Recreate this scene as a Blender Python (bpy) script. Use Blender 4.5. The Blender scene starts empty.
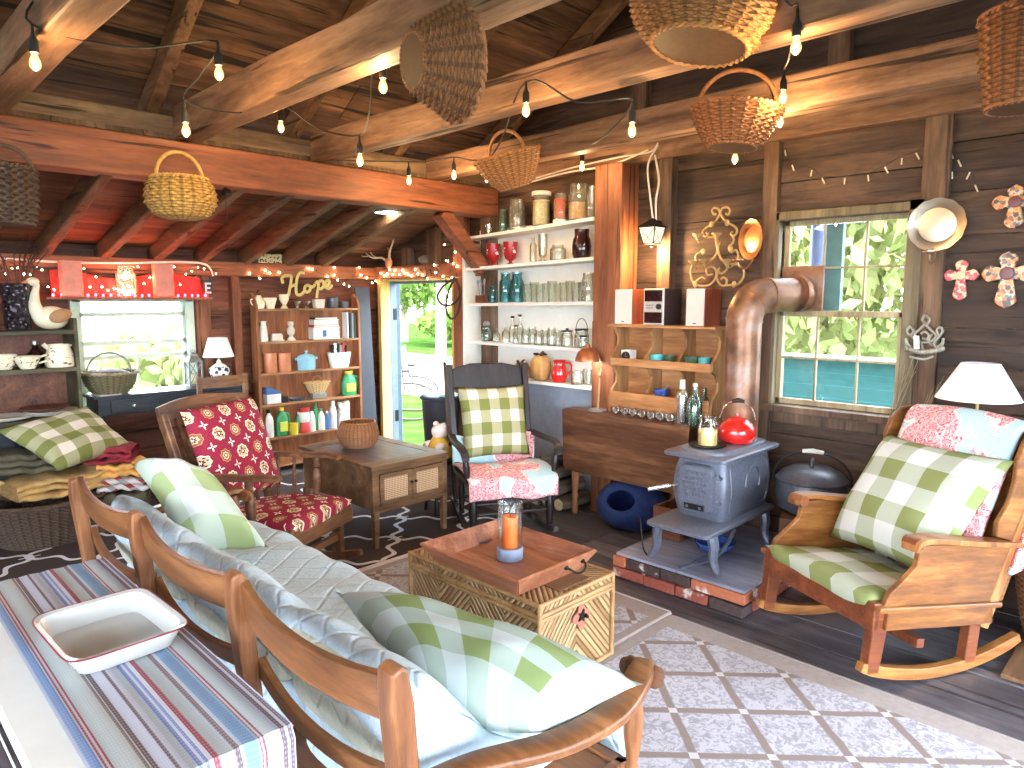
import bpy, bmesh, math, random
from mathutils import Vector, Matrix, Euler
random.seed(7)
SC = bpy.context.scene
COL = SC.collection
PI = math.pi
V = Vector
# ------------------------------------------------------------------ camera
PITCH = math.radians(6.93); YAW = math.atan2(.704, .71); EYE = 1.6; FPX = 700.0
_d = (math.cos(YAW), math.sin(YAW))
FW = V((math.cos(PITCH)*_d[0], math.cos(PITCH)*_d[1], -math.sin(PITCH)))
RT = V((_d[1], -_d[0], 0)); UP = V((math.sin(PITCH)*_d[0], math.sin(PITCH)*_d[1], math.cos(PITCH)))
cd = bpy.data.cameras.new('camera'); cam = bpy.data.objects.new('camera', cd); COL.objects.link(cam)
cd.sensor_width = 36; cd.lens = FPX/1024*36; cd.clip_start = .05; cd.clip_end = 300
m3 = Matrix((RT, UP, -FW)).transposed()
cam.matrix_world = Matrix.Translation((0, 0, EYE)) @ m3.to_4x4()
SC.camera = cam
def _ray(x, y):
    return FW + RT*((x-512)/FPX) + UP*((384-y)/FPX)
def AX(x, y, X): r = _ray(x, y); t = X/r.x; return V((X, t*r.y, EYE+t*r.z))     # the point of plane X=.. seen at a photo pixel
def AY(x, y, Y): r = _ray(x, y); t = Y/r.y; return V((t*r.x, Y, EYE+t*r.z))
def AZ(x, y, Z): r = _ray(x, y); t = (Z-EYE)/r.z; return V((t*r.x, t*r.y, Z))
def AD(x, y, D): r = _ray(x, y); return V((0, 0, EYE)) + r*D
# ------------------------------------------------------------------ object helpers
def tag(o, label=None, cat=None, group=None, kind=None):
    if label: o['label'] = label
    if cat: o['category'] = cat
    if group: o['group'] = group
    if kind: o['kind'] = kind
    return o
ROOTM = {}
def thing(name, label, cat, loc=(0, 0, 0), rz=0, group=None):
    o = bpy.data.objects.new(name, None); COL.objects.link(o)
    o.empty_display_size = .1
    o.location = loc; o.rotation_euler = (0, 0, rz)
    ROOTM[o.name] = Matrix.Translation(loc) @ Matrix.Rotation(rz, 4, 'Z')
    return tag(o, label, cat, group)
def dup(o, loc=None, rz=None, label=None, group=None, parent=None):
    c = o.copy(); COL.objects.link(c)
    if parent is not None: c.parent = parent
    if loc is not None: c.location = loc
    if rz is not None: c.rotation_euler = (0, 0, rz)
    if label: c['label'] = label
    if group: c['group'] = group
    for ch in list(o.children): dup(ch, parent=c)
    return c
def rotm(rx=0, ry=0, rz=0): return Euler((rx, ry, rz)).to_matrix()
def frame(o, x, y, z):
    return Matrix(((x[0], y[0], z[0], o[0]), (x[1], y[1], z[1], o[1]), (x[2], y[2], z[2], o[2]), (0, 0, 0, 1)))
class MB:
    def __init__(s): s.b = bmesh.new(); s.uv = s.b.loops.layers.uv.new('UVMap')
    def _f(s, vs, uvs=None):
        try: f = s.b.faces.new(vs)
        except ValueError: return None
        if uvs:
            for l, q in zip(f.loops, uvs): l[s.uv].uv = q
        return f
    def box(s, c, d, r=None):
        r = r or Matrix.Identity(3); c = V(c); vs = []
        for z in (-.5, .5):
            for y in (-.5, .5):
                for x in (-.5, .5): vs.append(s.b.verts.new(c + r @ V((x*d[0], y*d[1], z*d[2]))))
        for q in ((0, 2, 3, 1), (4, 5, 7, 6), (0, 1, 5, 4), (2, 6, 7, 3), (0, 4, 6, 2), (1, 3, 7, 5)): s._f([vs[i] for i in q])
        return s
    def bx(s, x0, x1, y0, y1, z0, z1): return s.box(((x0+x1)/2, (y0+y1)/2, (z0+z1)/2), (abs(x1-x0), abs(y1-y0), abs(z1-z0)))
    def bar(s, p0, p1, w, h, up=(0, 0, 1), w1=None, h1=None):
        p0 = V(p0); p1 = V(p1); d = (p1-p0).normalized(); up = V(up)
        x = d.cross(up)
        if x.length < 1e-4: x = d.cross(V((0, 1, 0)))
        x.normalize(); y = x.cross(d); vs = []
        for p, a, b in ((p0, w, h), (p1, w1 or w, h1 or h)):
            for q in ((-1, -1), (1, -1), (1, 1), (-1, 1)): vs.append(s.b.verts.new(p + x*(q[0]*a/2) + y*(q[1]*b/2)))
        s._f(vs[3::-1]); s._f(vs[4:8])
        for i in range(4): s._f([vs[i], vs[(i+1) % 4], vs[4+(i+1) % 4], vs[4+i]])
        return s
    def tube(s, pts, r, n=8, closed=False, flat=1.0, up=None):
        pts = [V(p) for p in pts]; m = len(pts); rr = r if isinstance(r, (list, tuple)) else [r]*m
        rings = []; ref = None
        for i, p in enumerate(pts):
            a = pts[i-1] if (i or closed) else p; c = pts[(i+1) % m] if (i < m-1 or closed) else p
            t = (c-a)
            if t.length < 1e-9: t = V((0, 0, 1))
            t.normalize()
            if up is not None: ref = V(up)
            if ref is None: ref = V((0, 0, 1)) if abs(t.z) < .9 else V((1, 0, 0))
            x = ref - t*ref.dot(t)
            if x.length < 1e-5: x = t.orthogonal()
            x.normalize(); ref = x; y = t.cross(x)
            rings.append([s.b.verts.new(p + (x*math.cos(2*PI*k/n)*flat + y*math.sin(2*PI*k/n))*rr[i]) for k in range(n)])
        for i in range(m if closed else m-1):
            A = rings[i]; B = rings[(i+1) % m]
            for k in range(n): s._f([A[k], A[(k+1) % n], B[(k+1) % n], B[k]])
        if not closed: s._f(rings[0][::-1]); s._f(rings[-1])
        return s
    def lathe(s, prof, c=(0, 0, 0), n=24, mat=None, sx=1, sy=1, cap=True):
        T = Matrix.Translation(V(c)) @ (mat.to_4x4() if mat else Matrix.Identity(4)); rings = []
        L = len(prof)
        for (r, z) in prof:
            if r < 1e-5: rings.append([s.b.verts.new(T @ V((0, 0, z)))])
            else: rings.append([s.b.verts.new(T @ V((r*sx*math.cos(2*PI*k/n), r*sy*math.sin(2*PI*k/n), z))) for k in range(n)])
        for i in range(L-1):
            A, B = rings[i], rings[i+1]
            for k in range(n):
                k1 = (k+1) % n; u0, u1, v0, v1 = k/n, (k+1)/n, i/(L-1), (i+1)/(L-1)
                if len(A) == 1 and len(B) == 1: continue
                if len(A) == 1: s._f([A[0], B[k1], B[k]], [(u0, v0), (u1, v1), (u0, v1)])
                elif len(B) == 1: s._f([A[k], A[k1], B[0]], [(u0, v0), (u1, v0), (u0, v1)])
                else: s._f([A[k], A[k1], B[k1], B[k]], [(u0, v0), (u1, v0), (u1, v1), (u0, v1)])
        if cap:
            if len(rings[0]) > 1: s._f(rings[0][::-1])
            if len(rings[-1]) > 1: s._f(rings[-1])
        return s
    def prism(s, poly, t, mat):
        """polygon in local XY extruded from z=0 to z=t, placed by mat"""
        a = [s.b.verts.new(mat @ V((p[0], p[1], 0))) for p in poly]; b = [s.b.verts.new(mat @ V((p[0], p[1], t))) for p in poly]
        n = len(poly); s._f(a[::-1]); s._f(b)
        for i in range(n): s._f([a[i], a[(i+1) % n], b[(i+1) % n], b[i]])
        return s
    def sph(s, c, r, sc=(1, 1, 1), n=14, m=8, rot=None):
        return s.lathe([(r*math.sin(PI*i/m), -r*math.cos(PI*i/m)) for i in range(m+1)], c, n, (rot or Matrix.Identity(3)) @ Matrix.Diagonal(V(sc)), cap=False)
    def grid(s, fn, nu, nv, thick=0, uvs=(1, 1), closed_u=False):
        """surface fn(u,v); thick: second skin along the normal"""
        P = [[V(fn(i/nu, j/nv)) for j in range(nv+1)] for i in range(nu+1)]
        def skin(off, flip):
            W = []
            for i in range(nu+1):
                row = []
                for j in range(nv+1):
                    du = P[min(i+1, nu)][j]-P[max(i-1, 0)][j]; dv = P[i][min(j+1, nv)]-P[i][max(j-1, 0)]
                    nn = du.cross(dv); nn = nn.normalized() if nn.length > 1e-9 else V((0, 0, 1))
                    row.append(s.b.verts.new(P[i][j]+nn*off))
                W.append(row)
            for i in range(nu):
                for j in range(nv):
                    q = [W[i][j], W[i+1][j], W[i+1][j+1], W[i][j+1]]
                    u = [(i/nu*uvs[0], j/nv*uvs[1]), ((i+1)/nu*uvs[0], j/nv*uvs[1]), ((i+1)/nu*uvs[0], (j+1)/nv*uvs[1]), (i/nu*uvs[0], (j+1)/nv*uvs[1])]
                    if flip: q.reverse(); u.reverse()
                    s._f(q, u)
            return W
        if not thick: skin(0, False); return s
        A = skin(thick/2, False); B = skin(-thick/2, True)
        edge = [(i, 0) for i in range(nu)] + [(nu, j) for j in range(nv)] + [(i, nv) for i in range(nu, 0, -1)] + [(0, j) for j in range(nv, 0, -1)]
        for k in range(len(edge)):
            a, b = edge[k], edge[(k+1) % len(edge)]
            s._f([A[a[0]][a[1]], B[a[0]][a[1]], B[b[0]][b[1]], A[b[0]][b[1]]], [(a[0]/nu*uvs[0], a[1]/nv*uvs[1])]*2+[(b[0]/nu*uvs[0], b[1]/nv*uvs[1])]*2)
        return s
    def pillow(s, c00, c10, c11, c01, th, n=22, pinch=.07, wr=.008, seed=0, bend=0, ear=.5, flatb=.5):
        """soft cushion on four corners; thickness th along the patch normal"""
        c00, c10, c11, c01 = map(V, (c00, c10, c11, c01)); rd = random.Random(seed)
        ph = [rd.uniform(0, 6.28) for _ in range(8)]
        N = ((c10-c00).cross(c01-c00)).normalized(); ctr = (c00+c10+c11+c01)/4
        def pt(u, v, sg):
            a, b = 2*u-1, 2*v-1
            pu = u + pinch*a*(b*b-1)*.5*(abs(a)**2); pv = v + pinch*b*(a*a-1)*.5*(abs(b)**2)
            p = (c00*(1-pu)+c10*pu)*(1-pv)+(c01*(1-pu)+c11*pu)*pv
            h = max(0, (1-abs(a)**2.4)*(1-abs(b)**2.4))**ear
            w = wr*(math.sin(7*u+5*v+ph[0])*math.sin(9*v-4*u+ph[1]) + .6*math.sin(17*u+9*v*v+ph[2])*math.sin(11*v+ph[3]))*min(1, h*1.5)
            e = wr*1.2*math.sin(6*u+4*v+ph[4])
            return p + N*(sg*(th*(flatb if sg < 0 else 1-flatb)*h + w) + e*(1-h) + bend*(a*a)), (u, v)
        W = {}
        for sg in (1, -1):
            for i in range(n+1):
                for j in range(n+1):
                    if sg < 0 and (i in (0, n) or j in (0, n)): W[sg, i, j] = W[1, i, j]; continue
                    W[sg, i, j] = s.b.verts.new(pt(i/n, j/n, sg)[0])
            for i in range(n):
                for j in range(n):
                    q = [(i, j), (i+1, j), (i+1, j+1), (i, j+1)]
                    if sg < 0: q.reverse()
                    s._f([W[sg, a, b] for a, b in q], [(a/n, b/n) for a, b in q])
        return s
    def rbox(s, c, d, rad=.3, n=8, r=None):
        """soft box (superellipsoid) for upholstery"""
        r = r or Matrix.Identity(3); c = V(c)
        def sg(x, e): return math.copysign(abs(x)**e, x)
        m = n*2
        def fn(u, v):
            a = -PI+2*PI*u; b = -PI/2+PI*v
            return c + r @ V((d[0]/2*sg(math.cos(b), rad)*sg(math.cos(a), rad), d[1]/2*sg(math.cos(b), rad)*sg(math.sin(a), rad), d[2]/2*sg(math.sin(b), rad)))
        s.grid(fn, m*2, m); return s
    def build(s, name, mat, parent=None, smooth=False, bevel=0, world=False, kind=None, label=None, cat=None, group=None, angle=40, solid=0, sub=0):
        b = s.b; bmesh.ops.remove_doubles(b, verts=b.verts, dist=1e-5)
        bmesh.ops.recalc_face_normals(b, faces=b.faces)
        me = bpy.data.meshes.new(name); o = bpy.data.objects.new(name, me); COL.objects.link(o)
        if parent is not None:
            o.parent = parent
            if world: b.transform(ROOTM[parent.name].inverted())
            if parent.name not in ROOTM or True: ROOTM[o.name] = ROOTM.get(parent.name, Matrix.Identity(4))
        elif kind != 'structure' and len(b.verts):
            xs = [v.co.x for v in b.verts]; ys = [v.co.y for v in b.verts]; zs = [v.co.z for v in b.verts]
            c = V(((min(xs)+max(xs))/2, (min(ys)+max(ys))/2, min(zs)))
            b.transform(Matrix.Translation(-c)); o.location = c; ROOTM[o.name] = Matrix.Translation(c)
        b.to_mesh(me); b.free()
        if smooth:
            me.polygons.foreach_set('use_smooth', [True]*len(me.polygons))
            if smooth != 2: me.set_sharp_from_angle(angle=math.radians(angle))
        if name == 'woven_body': mat = weave_of(mat)
        if isinstance(mat, (list, tuple)):
            for q in mat: me.materials.append(q)
        else: me.materials.append(mat)
        if bevel:
            md = o.modifiers.new('bevel', 'BEVEL'); md.width = bevel; md.segments = 2; md.limit_method = 'ANGLE'; md.angle_limit = math.radians(40)
        if solid:
            md = o.modifiers.new('solid', 'SOLIDIFY'); md.thickness = solid
        if sub:
            md = o.modifiers.new('sub', 'SUBSURF'); md.levels = sub; md.render_levels = sub
        return tag(o, label, cat, group, kind)
def arc(c, r, a0, a1, n, plane='xz', sx=1, sy=1):
    out = []
    for i in range(n+1):
        a = a0+(a1-a0)*i/n; x, y = r*sx*math.cos(a), r*sy*math.sin(a)
        out.append(V(c)+(V((x, 0, y)) if plane == 'xz' else V((0, x, y)) if plane == 'yz' else V((x, y, 0))))
    return out
def spline(pts, n=6):
    """Catmull-Rom through points"""
    P = [V(p) if len(p) == 3 else V((p[0], p[1], 0)) for p in pts]; P = [P[0]*2-P[1]]+P+[P[-1]*2-P[-2]]; out = []
    for i in range(1, len(P)-2):
        for k in range(n):
            t = k/n; a, b, c, d = P[i-1], P[i], P[i+1], P[i+2]
            out.append(.5*((2*b)+(c-a)*t+(2*a-5*b+4*c-d)*t*t+(3*b-a-3*c+d)*t**3))
    return out+[P[-2]]
def wicker(mb, prof, stakes=24, amp=.004, c=(0, 0, 0), mat=None, sx=1, sy=1, rows=None, bottom=True):
    """woven basket wall: profile resampled to rows that pass over and under the stakes"""
    T = Matrix.Translation(V(c)) @ (mat.to_4x4() if mat else Matrix.Identity(4))
    seg = [0]
    for a, b in zip(prof, prof[1:]): seg.append(seg[-1]+math.hypot(b[0]-a[0], b[1]-a[1]))
    rows = rows or max(8, int(seg[-1]/.012)); R = rows*2; n = stakes*4; rings = []
    for i in range(R+1):
        s = seg[-1]*i/R; k = max(j for j in range(len(seg)-1) if seg[j] <= s+1e-9); t = (s-seg[k])/max(1e-9, seg[k+1]-seg[k])
        r = prof[k][0]+(prof[k+1][0]-prof[k][0])*t; z = prof[k][1]+(prof[k+1][1]-prof[k][1])*t
        row = i//2; vb = -.5 if i % 2 else .5
        ring = []
        for j in range(n):
            a = 2*PI*j/n; cs = math.cos(stakes*a); w = amp*(cs*(1 if row % 2 else -1)*.6+vb*.7+(1.1 if j % 4 == 0 else 0))
            if r < .02: w = 0
            rr = r+w
            ring.append(mb.b.verts.new(T @ V((rr*sx*math.cos(a), rr*sy*math.sin(a), z))))
        rings.append(ring)
    for i in range(R):
        for j in range(n):
            q = [rings[i][j], rings[i][(j+1) % n], rings[i+1][(j+1) % n], rings[i+1][j]]
            mb._f(q, [(j/4+.5, i/2), ((j+1)/4+.5, i/2), ((j+1)/4+.5, (i+1)/2), (j/4+.5, (i+1)/2)])
    if bottom: mb._f(rings[0][::-1])
    return mb
def braid(mb, r, z, tr=.008, twist=14, c=(0, 0, 0), mat=None, sx=1, sy=1, n=64):
    """twisted rim of two canes"""
    T = Matrix.Translation(V(c)) @ (mat.to_4x4() if mat else Matrix.Identity(4))
    for k in (0, 1):
        pts = []
        for j in range(n):
            a = 2*PI*j/n; ph = twist*a+k*PI
            rr = r+tr*.7*math.cos(ph); zz = z+tr*.7*math.sin(ph)
            pts.append(T @ V((rr*sx*math.cos(a), rr*sy*math.sin(a), zz)))
        mb.tube(pts, tr*.75, 6, closed=True)
    return mb
# ------------------------------------------------------------------ materials
class G:
    def __init__(s, name):
        s.m = bpy.data.materials.new(name); s.m.use_nodes = True; s.nt = s.m.node_tree
        s.p = s.nt.nodes['Principled BSDF']; s.out = s.nt.nodes['Material Output']
    def n(s, t, **k):
        nd = s.nt.nodes.new(t)
        for a, b in k.items(): setattr(nd, a, b)
        return nd
    def put(s, sock, v):
        if hasattr(v, 'links'): s.nt.links.new(v, sock)
        elif isinstance(v, (tuple, list)) and len(v) == 3 and len(sock.default_value) == 4: sock.default_value = (*v, 1)
        else: sock.default_value = v
    def co(s, kind='Object', scale=(1, 1, 1), rot=(0, 0, 0), loc=(0, 0, 0)):
        t = s.n('ShaderNodeTexCoord').outputs[kind]; mp = s.n('ShaderNodeMapping'); s.put(mp.inputs[0], t)
        mp.inputs[1].default_value = loc; mp.inputs[2].default_value = rot; mp.inputs[3].default_value = scale
        return mp.outputs[0]
    def xyz(s, v):
        q = s.n('ShaderNodeSeparateXYZ'); s.put(q.inputs[0], v); return q.outputs[0], q.outputs[1], q.outputs[2]
    def vec(s, x, y, z=0):
        q = s.n('ShaderNodeCombineXYZ')
        for i, a in enumerate((x, y, z)): s.put(q.inputs[i], a)
        return q.outputs[0]
    def noise(s, v, sc=5, det=4, ro=.55, dist=0):
        q = s.n('ShaderNodeTexNoise'); s.put(q.inputs['Vector'], v)
        q.inputs['Scale'].default_value = sc; q.inputs['Detail'].default_value = det; q.inputs['Roughness'].default_value = ro; q.inputs['Distortion'].default_value = dist
        return q.outputs[0]
    def voro(s, v, sc=5, out='Distance', feat='F1', rnd=1):
        q = s.n('ShaderNodeTexVoronoi', feature=feat); s.put(q.inputs['Vector'], v); q.inputs['Scale'].default_value = sc; q.inputs['Randomness'].default_value = rnd
        return q.outputs[out]
    def m2(s, op, a, b=0, c=None, clamp=False):
        q = s.n('ShaderNodeMath', operation=op, use_clamp=clamp); s.put(q.inputs[0], a); s.put(q.inputs[1], b)
        if c is not None: s.put(q.inputs[2], c)
        return q.outputs[0]
    def add(s, a, b): return s.m2('ADD', a, b)
    def sub(s, a, b): return s.m2('SUBTRACT', a, b)
    def mul(s, a, b): return s.m2('MULTIPLY', a, b)
    def lt(s, a, b): return s.m2('LESS_THAN', a, b)
    def gt(s, a, b): return s.m2('GREATER_THAN', a, b)
    def fr(s, a): return s.m2('FRACT', a)
    def ab(s, a): return s.m2('ABSOLUTE', a)
    def sin(s, a): return s.m2('SINE', a)
    def cos(s, a): return s.m2('COSINE', a)
    def mx(s, a, b): return s.m2('MAXIMUM', a, b)
    def sm(s, a, lo, hi):
        q = s.n('ShaderNodeMapRange', interpolation_type='SMOOTHSTEP'); s.put(q.inputs[0], a); q.inputs[1].default_value = lo; q.inputs[2].default_value = hi
        return q.outputs[0]
    def ramp(s, f, stops, interp='LINEAR'):
        q = s.n('ShaderNodeValToRGB'); s.put(q.inputs[0], f); e = q.color_ramp; e.interpolation = interp
        while len(e.elements) < len(stops): e.elements.new(.5)
        for el, (p, c) in zip(e.elements, stops): el.position = p; el.color = (*c, 1)
        return q.outputs[0]
    def mix(s, f, a, b, mode='MIX'):
        q = s.n('ShaderNodeMix', data_type='RGBA', blend_type=mode); s.put(q.inputs[0], f); s.put(q.inputs[6], a); s.put(q.inputs[7], b)
        return q.outputs[2]
    def island(s): return s.n('ShaderNodeNewGeometry').outputs['Random Per Island']
    def bump(s, h, st=.3, d=.01):
        q = s.n('ShaderNodeBump'); s.put(q.inputs['Height'], h); q.inputs['Strength'].default_value = st; q.inputs['Distance'].default_value = d
        s.put(s.p.inputs['Normal'], q.outputs[0])
    def done(s, col=None, rough=.6, metal=0, spec=None):
        if col is not None: s.put(s.p.inputs['Base Color'], col)
        s.put(s.p.inputs['Roughness'], rough); s.p.inputs['Metallic'].default_value = metal
        if spec is not None: s.p.inputs['Specular IOR Level'].default_value = spec
        return s.m
def lin(r, g, b):
    f = lambda c: ((c/255+.055)/1.055)**2.4 if c > 10 else c/255/12.92
    return (f(r), f(g), f(b))
PLAINRGB = {}; WEAVE = {}
def weave_of(mat):
    """woven willow: darker stakes between lighter weavers, shade of the gaps painted between the rows"""
    if mat.name in WEAVE: return WEAVE[mat.name]
    rgb = PLAINRGB[mat.name]; g = G(mat.name+'_woven'); u, v, _ = g.xyz(g.co('UV')); du = g.ab(g.sub(g.fr(u), .5)); dv = g.ab(g.sub(g.fr(v), .5))
    par = g.gt(g.fr(g.mul(g.add(g.m2('FLOOR', u), g.m2('FLOOR', v)), .5)), .25); rib = g.sm(du, .17, .11); gap_shade = g.sm(dv, .33, .47)  # shade in the gaps between rows is put into the colour
    c = g.mix(g.noise(g.co('Object'), 45, 3), lin(*[x*.80 for x in rgb]), lin(*[min(255, x*1.14) for x in rgb])); c = g.mix(g.mul(par, .45), c, lin(*[x*.66 for x in rgb]))
    c = g.mix(g.mul(rib, .55), c, lin(*[x*.55 for x in rgb])); c = g.mix(g.mul(gap_shade, .75), c, lin(*[x*.28 for x in rgb])); WEAVE[mat.name] = g.done(c, .6); return WEAVE[mat.name]
def plain(name, rgb, rough=.5, metal=0, var=.12, sc=12, spec=None, coat=0):
    PLAINRGB[name] = rgb; g = G(name); c = lin(*rgb); f = g.noise(g.co(), sc, 3)
    a = tuple(x*(1-var) for x in c); b = tuple(min(1, x*(1+var)) for x in c)
    if coat: g.p.inputs['Coat Weight'].default_value = coat
    return g.done(g.ramp(f, [(.3, a), (.7, b)]), rough, metal, spec)
def wood(name, dark, mid, light, axis='X', rough=.55, st=1.0, island=.0, knots=0.0, bump=.25, fine=1.0, spec=.4, cracks=0.0):
    g = G(name); k = {'X': (.12, 1, 1), 'Y': (1, .12, 1), 'Z': (1, 1, .12)}[axis]
    v = g.co('Object', tuple(a*st for a in k))
    if island:
        isl = g.island(); off = g.n('ShaderNodeVectorMath', operation='ADD'); g.put(off.inputs[0], v); g.put(off.inputs[1], g.vec(g.mul(isl, 37.0), g.mul(isl, 91.0), g.mul(isl, 53.0))); v = off.outputs[0]
    n1 = g.noise(v, 9, 5, .6, .6); n2 = g.noise(v, 55, 4, .65, .2); n3 = g.noise(g.co('Object'), 1.7, 3)
    f = g.add(g.mul(n1, .62), g.add(g.mul(n2, .30*fine), g.mul(n3, .12)))
    c = g.ramp(f, [(.36, lin(*dark)), (.53, lin(*mid)), (.72, lin(*light))])
    if island:
        c = g.mix(1.0, c, g.ramp(isl, [(0, (1-island,)*3), (1, (1+island*.7,)*3)]), 'MULTIPLY')
    if knots:
        kn = g.voro(g.co('Object', tuple(a*st*2.2 for a in {'X': (.35, 1, 1), 'Y': (1, .35, 1), 'Z': (1, 1, .35)}[axis])), 1.6)
        c = g.mix(g.mul(g.sm(kn, .10, .02), knots), c, lin(*[x*.35 for x in dark]))
    if cracks:
        ck = g.noise(g.co('Object', tuple(a*st for a in {'X': (.05, 1, 1), 'Y': (1, .05, 1), 'Z': (1, 1, .05)}[axis])), 22, 3, .6, .3); cm = g.sm(ck, .585, .66)
        c = g.mix(g.mul(cm, cracks), c, lin(*[x*.45 for x in dark])); n1 = g.sub(n1, g.mul(cm, .5))
        st2 = g.noise(g.co('Object', (1, 1, 1)), 3.2, 4, .7, .5); c = g.mix(g.mul(g.sm(st2, .56, .72), .45*cracks), c, lin(*dark))
    g.bump(g.add(n1, g.mul(n2, .6)), bump, .006)
    return g.done(c, g.add(rough-.1, g.mul(n2, .2)), 0, spec)
def emit(name, rgb, st):
    g = G(name); e = g.n('ShaderNodeEmission'); e.inputs[0].default_value = (*rgb, 1); e.inputs[1].default_value = st
    g.nt.links.new(e.outputs[0], g.out.inputs[0]); g.nt.nodes.remove(g.p); return g.m
def glass(name, tint=(1, 1, 1), refl=.12, rough=.03, body=0.0, bodycol=(.9, .9, .85), edge=1.0):
    """thin-walled clear glass"""
    g = G(name); t = g.n('ShaderNodeBsdfTransparent'); fw_ = g.n('ShaderNodeLayerWeight'); fw_.inputs[0].default_value = .5; g.put(t.inputs[0], g.mix(g.sm(fw_.outputs['Facing'], .45, .95), tint, tuple(c*edge for c in tint)))
    q = g.n('ShaderNodeBsdfGlossy'); q.inputs['Roughness'].default_value = rough
    lw = g.n('ShaderNodeLayerWeight'); lw.inputs[0].default_value = .35
    fac = g.m2('ADD', g.mul(lw.outputs['Fresnel'], .42), refl*.6, clamp=True)
    mxs = g.n('ShaderNodeMixShader'); g.put(mxs.inputs[0], fac); g.nt.links.new(t.outputs[0], mxs.inputs[1]); g.nt.links.new(q.outputs[0], mxs.inputs[2])
    last = mxs.outputs[0]
    if body:
        d = g.n('ShaderNodeBsdfDiffuse'); d.inputs[0].default_value = (*bodycol, 1); m2 = g.n('ShaderNodeMixShader'); m2.inputs[0].default_value = body
        g.nt.links.new(last, m2.inputs[1]); g.nt.links.new(d.outputs[0], m2.inputs[2]); last = m2.outputs[0]
    g.nt.links.new(last, g.out.inputs[0]); g.nt.nodes.remove(g.p); return g.m
def gingham(name, nu, nv, c0, c1, c2, off=(0, 0), stripe=False):
    g = G(name); x, y, z = g.xyz(g.co('UV'))
    fx = g.lt(g.fr(g.add(g.mul(x, nu), off[0])), .5); fy = g.lt(g.fr(g.add(g.mul(y, nv), off[1])), .5)
    s = g.mul(g.add(fx, fy), .5)
    c = g.ramp(s, [(0, lin(*c0)), (.25, lin(*c1)), (.75, lin(*c2))], 'CONSTANT')
    w = g.noise(g.co('UV', (420, 420, 1)), 1, 1); c = g.mix(.25, c, g.ramp(w, [(.3, (.55,)*3), (.7, (1,)*3)]), 'MULTIPLY')
    g.bump(w, .12, .002); return g.done(c, .9, 0, .15)
# ------------------------------------------------------------------ palette
MT = {}
MT['wall'] = wood('wall_boards', (42, 30, 24), (76, 56, 44), (116, 88, 68), 'Y', .7, 1.0, .32, .7, .5, cracks=.7)
MT['wallback'] = wood('back_boards', (58, 32, 24), (108, 62, 44), (150, 92, 66), 'X', .65, 1.0, .25, .5, .4, cracks=.7)
MT['beamX'] = wood('orange_beam', (90, 50, 32), (142, 82, 52), (174, 110, 74), 'X', .6, .8, 0, .6, .5, cracks=.9)
MT['beamY'] = wood('tie_beam_wood', (82, 56, 40), (142, 104, 76), (190, 148, 112), 'Y', .65, .9, 0, .6, .6, cracks=.9)
MT['plate'] = wood('grey_plate', (74, 56, 42), (122, 96, 72), (160, 130, 98), 'X', .7, .9, 0, .5, .6, cracks=.9)
MT['rafter'] = wood('rafter_wood', (66, 46, 32), (112, 80, 56), (156, 118, 84), 'Y', .7, .9, 0, .4, .5, cracks=.9)
MT['roof'] = wood('roof_boards', (44, 30, 22), (100, 70, 50), (160, 118, 86), 'X', .75, .7, .45, .6, .5, cracks=.9)
MT['roof2'] = wood('leanto_boards', (62, 40, 30), (112, 74, 54), (156, 112, 84), 'X', .7, .7, .3, .4, .4, cracks=.7)
MT['stud'] = wood('stud_wood', (54, 40, 30), (98, 74, 56), (138, 108, 82), 'Z', .7, .9, 0, .4, .5, cracks=.7)
MT['postwood'] = wood('post_wood', (84, 48, 30), (136, 82, 54), (176, 116, 80), 'Z', .6, .8, 0, .5, .4, cracks=.7)
MT['floor'] = wood('floor_boards', (44, 42, 46), (88, 84, 90), (136, 132, 140), 'Y', .36, .8, .3, .3, .35, spec=.55, cracks=.7)
MT['floor2'] = wood('brown_board', (60, 40, 26), (104, 74, 50), (150, 112, 78), 'X', .5, 1, 0, .2)
MT['frame'] = wood('window_frame_wood', (110, 92, 68), (160, 142, 108), (196, 182, 150), 'Z', .6, 1, 0, .2)
MT['framedark'] = wood('casing_wood', (72, 62, 46), (108, 96, 72), (146, 128, 98), 'Z', .6, 1, 0, .2)
MT['whiteframe'] = plain('pale_green_paint', (206, 216, 196), .5)
MT['pane'] = glass('window_glass', (.97, .99, .99), .05, .0)
MT['yellowjamb'] = wood('yellow_jamb', (170, 130, 60), (214, 176, 100), (236, 206, 136), 'Z', .6)
MT['bluedoor'] = plain('blue_grey_paint', (92, 108, 124), .5)
MT['iron'] = plain('black_iron', (34, 33, 34), .5, .6)
MT['cable'] = plain('black_cable', (30, 27, 25), .6)
MT['whitecable'] = plain('white_cable', (226, 218, 206), .5)
# ------------------------------------------------------------------ the setting
XW, YB = 4.3, 6.3
def st(name, mb, mat, parent=None, **k): return mb.build(name, mat, parent, kind='structure', **k)
mb = MB(); rd = random.Random(3); x = -3.0
while x < XW:
    w = rd.choice((.19, .22, .24)); y = -3.2
    while y < YB:
        L = rd.uniform(2.2, 4.0); mb.bx(x+.003, min(x+w, XW+.02)-.003, y+.002, min(y+L, YB)-.002, -.04, rd.uniform(-.001, .001)); y += L
    x += w
st('floor', mb, MT['floor'], bevel=.002)
st('trim_20', MB().bx(3.45, 4.25, .30, .50, .002, .022), MT['floor2'], bevel=.003)          # loose brown board by the wall
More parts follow.
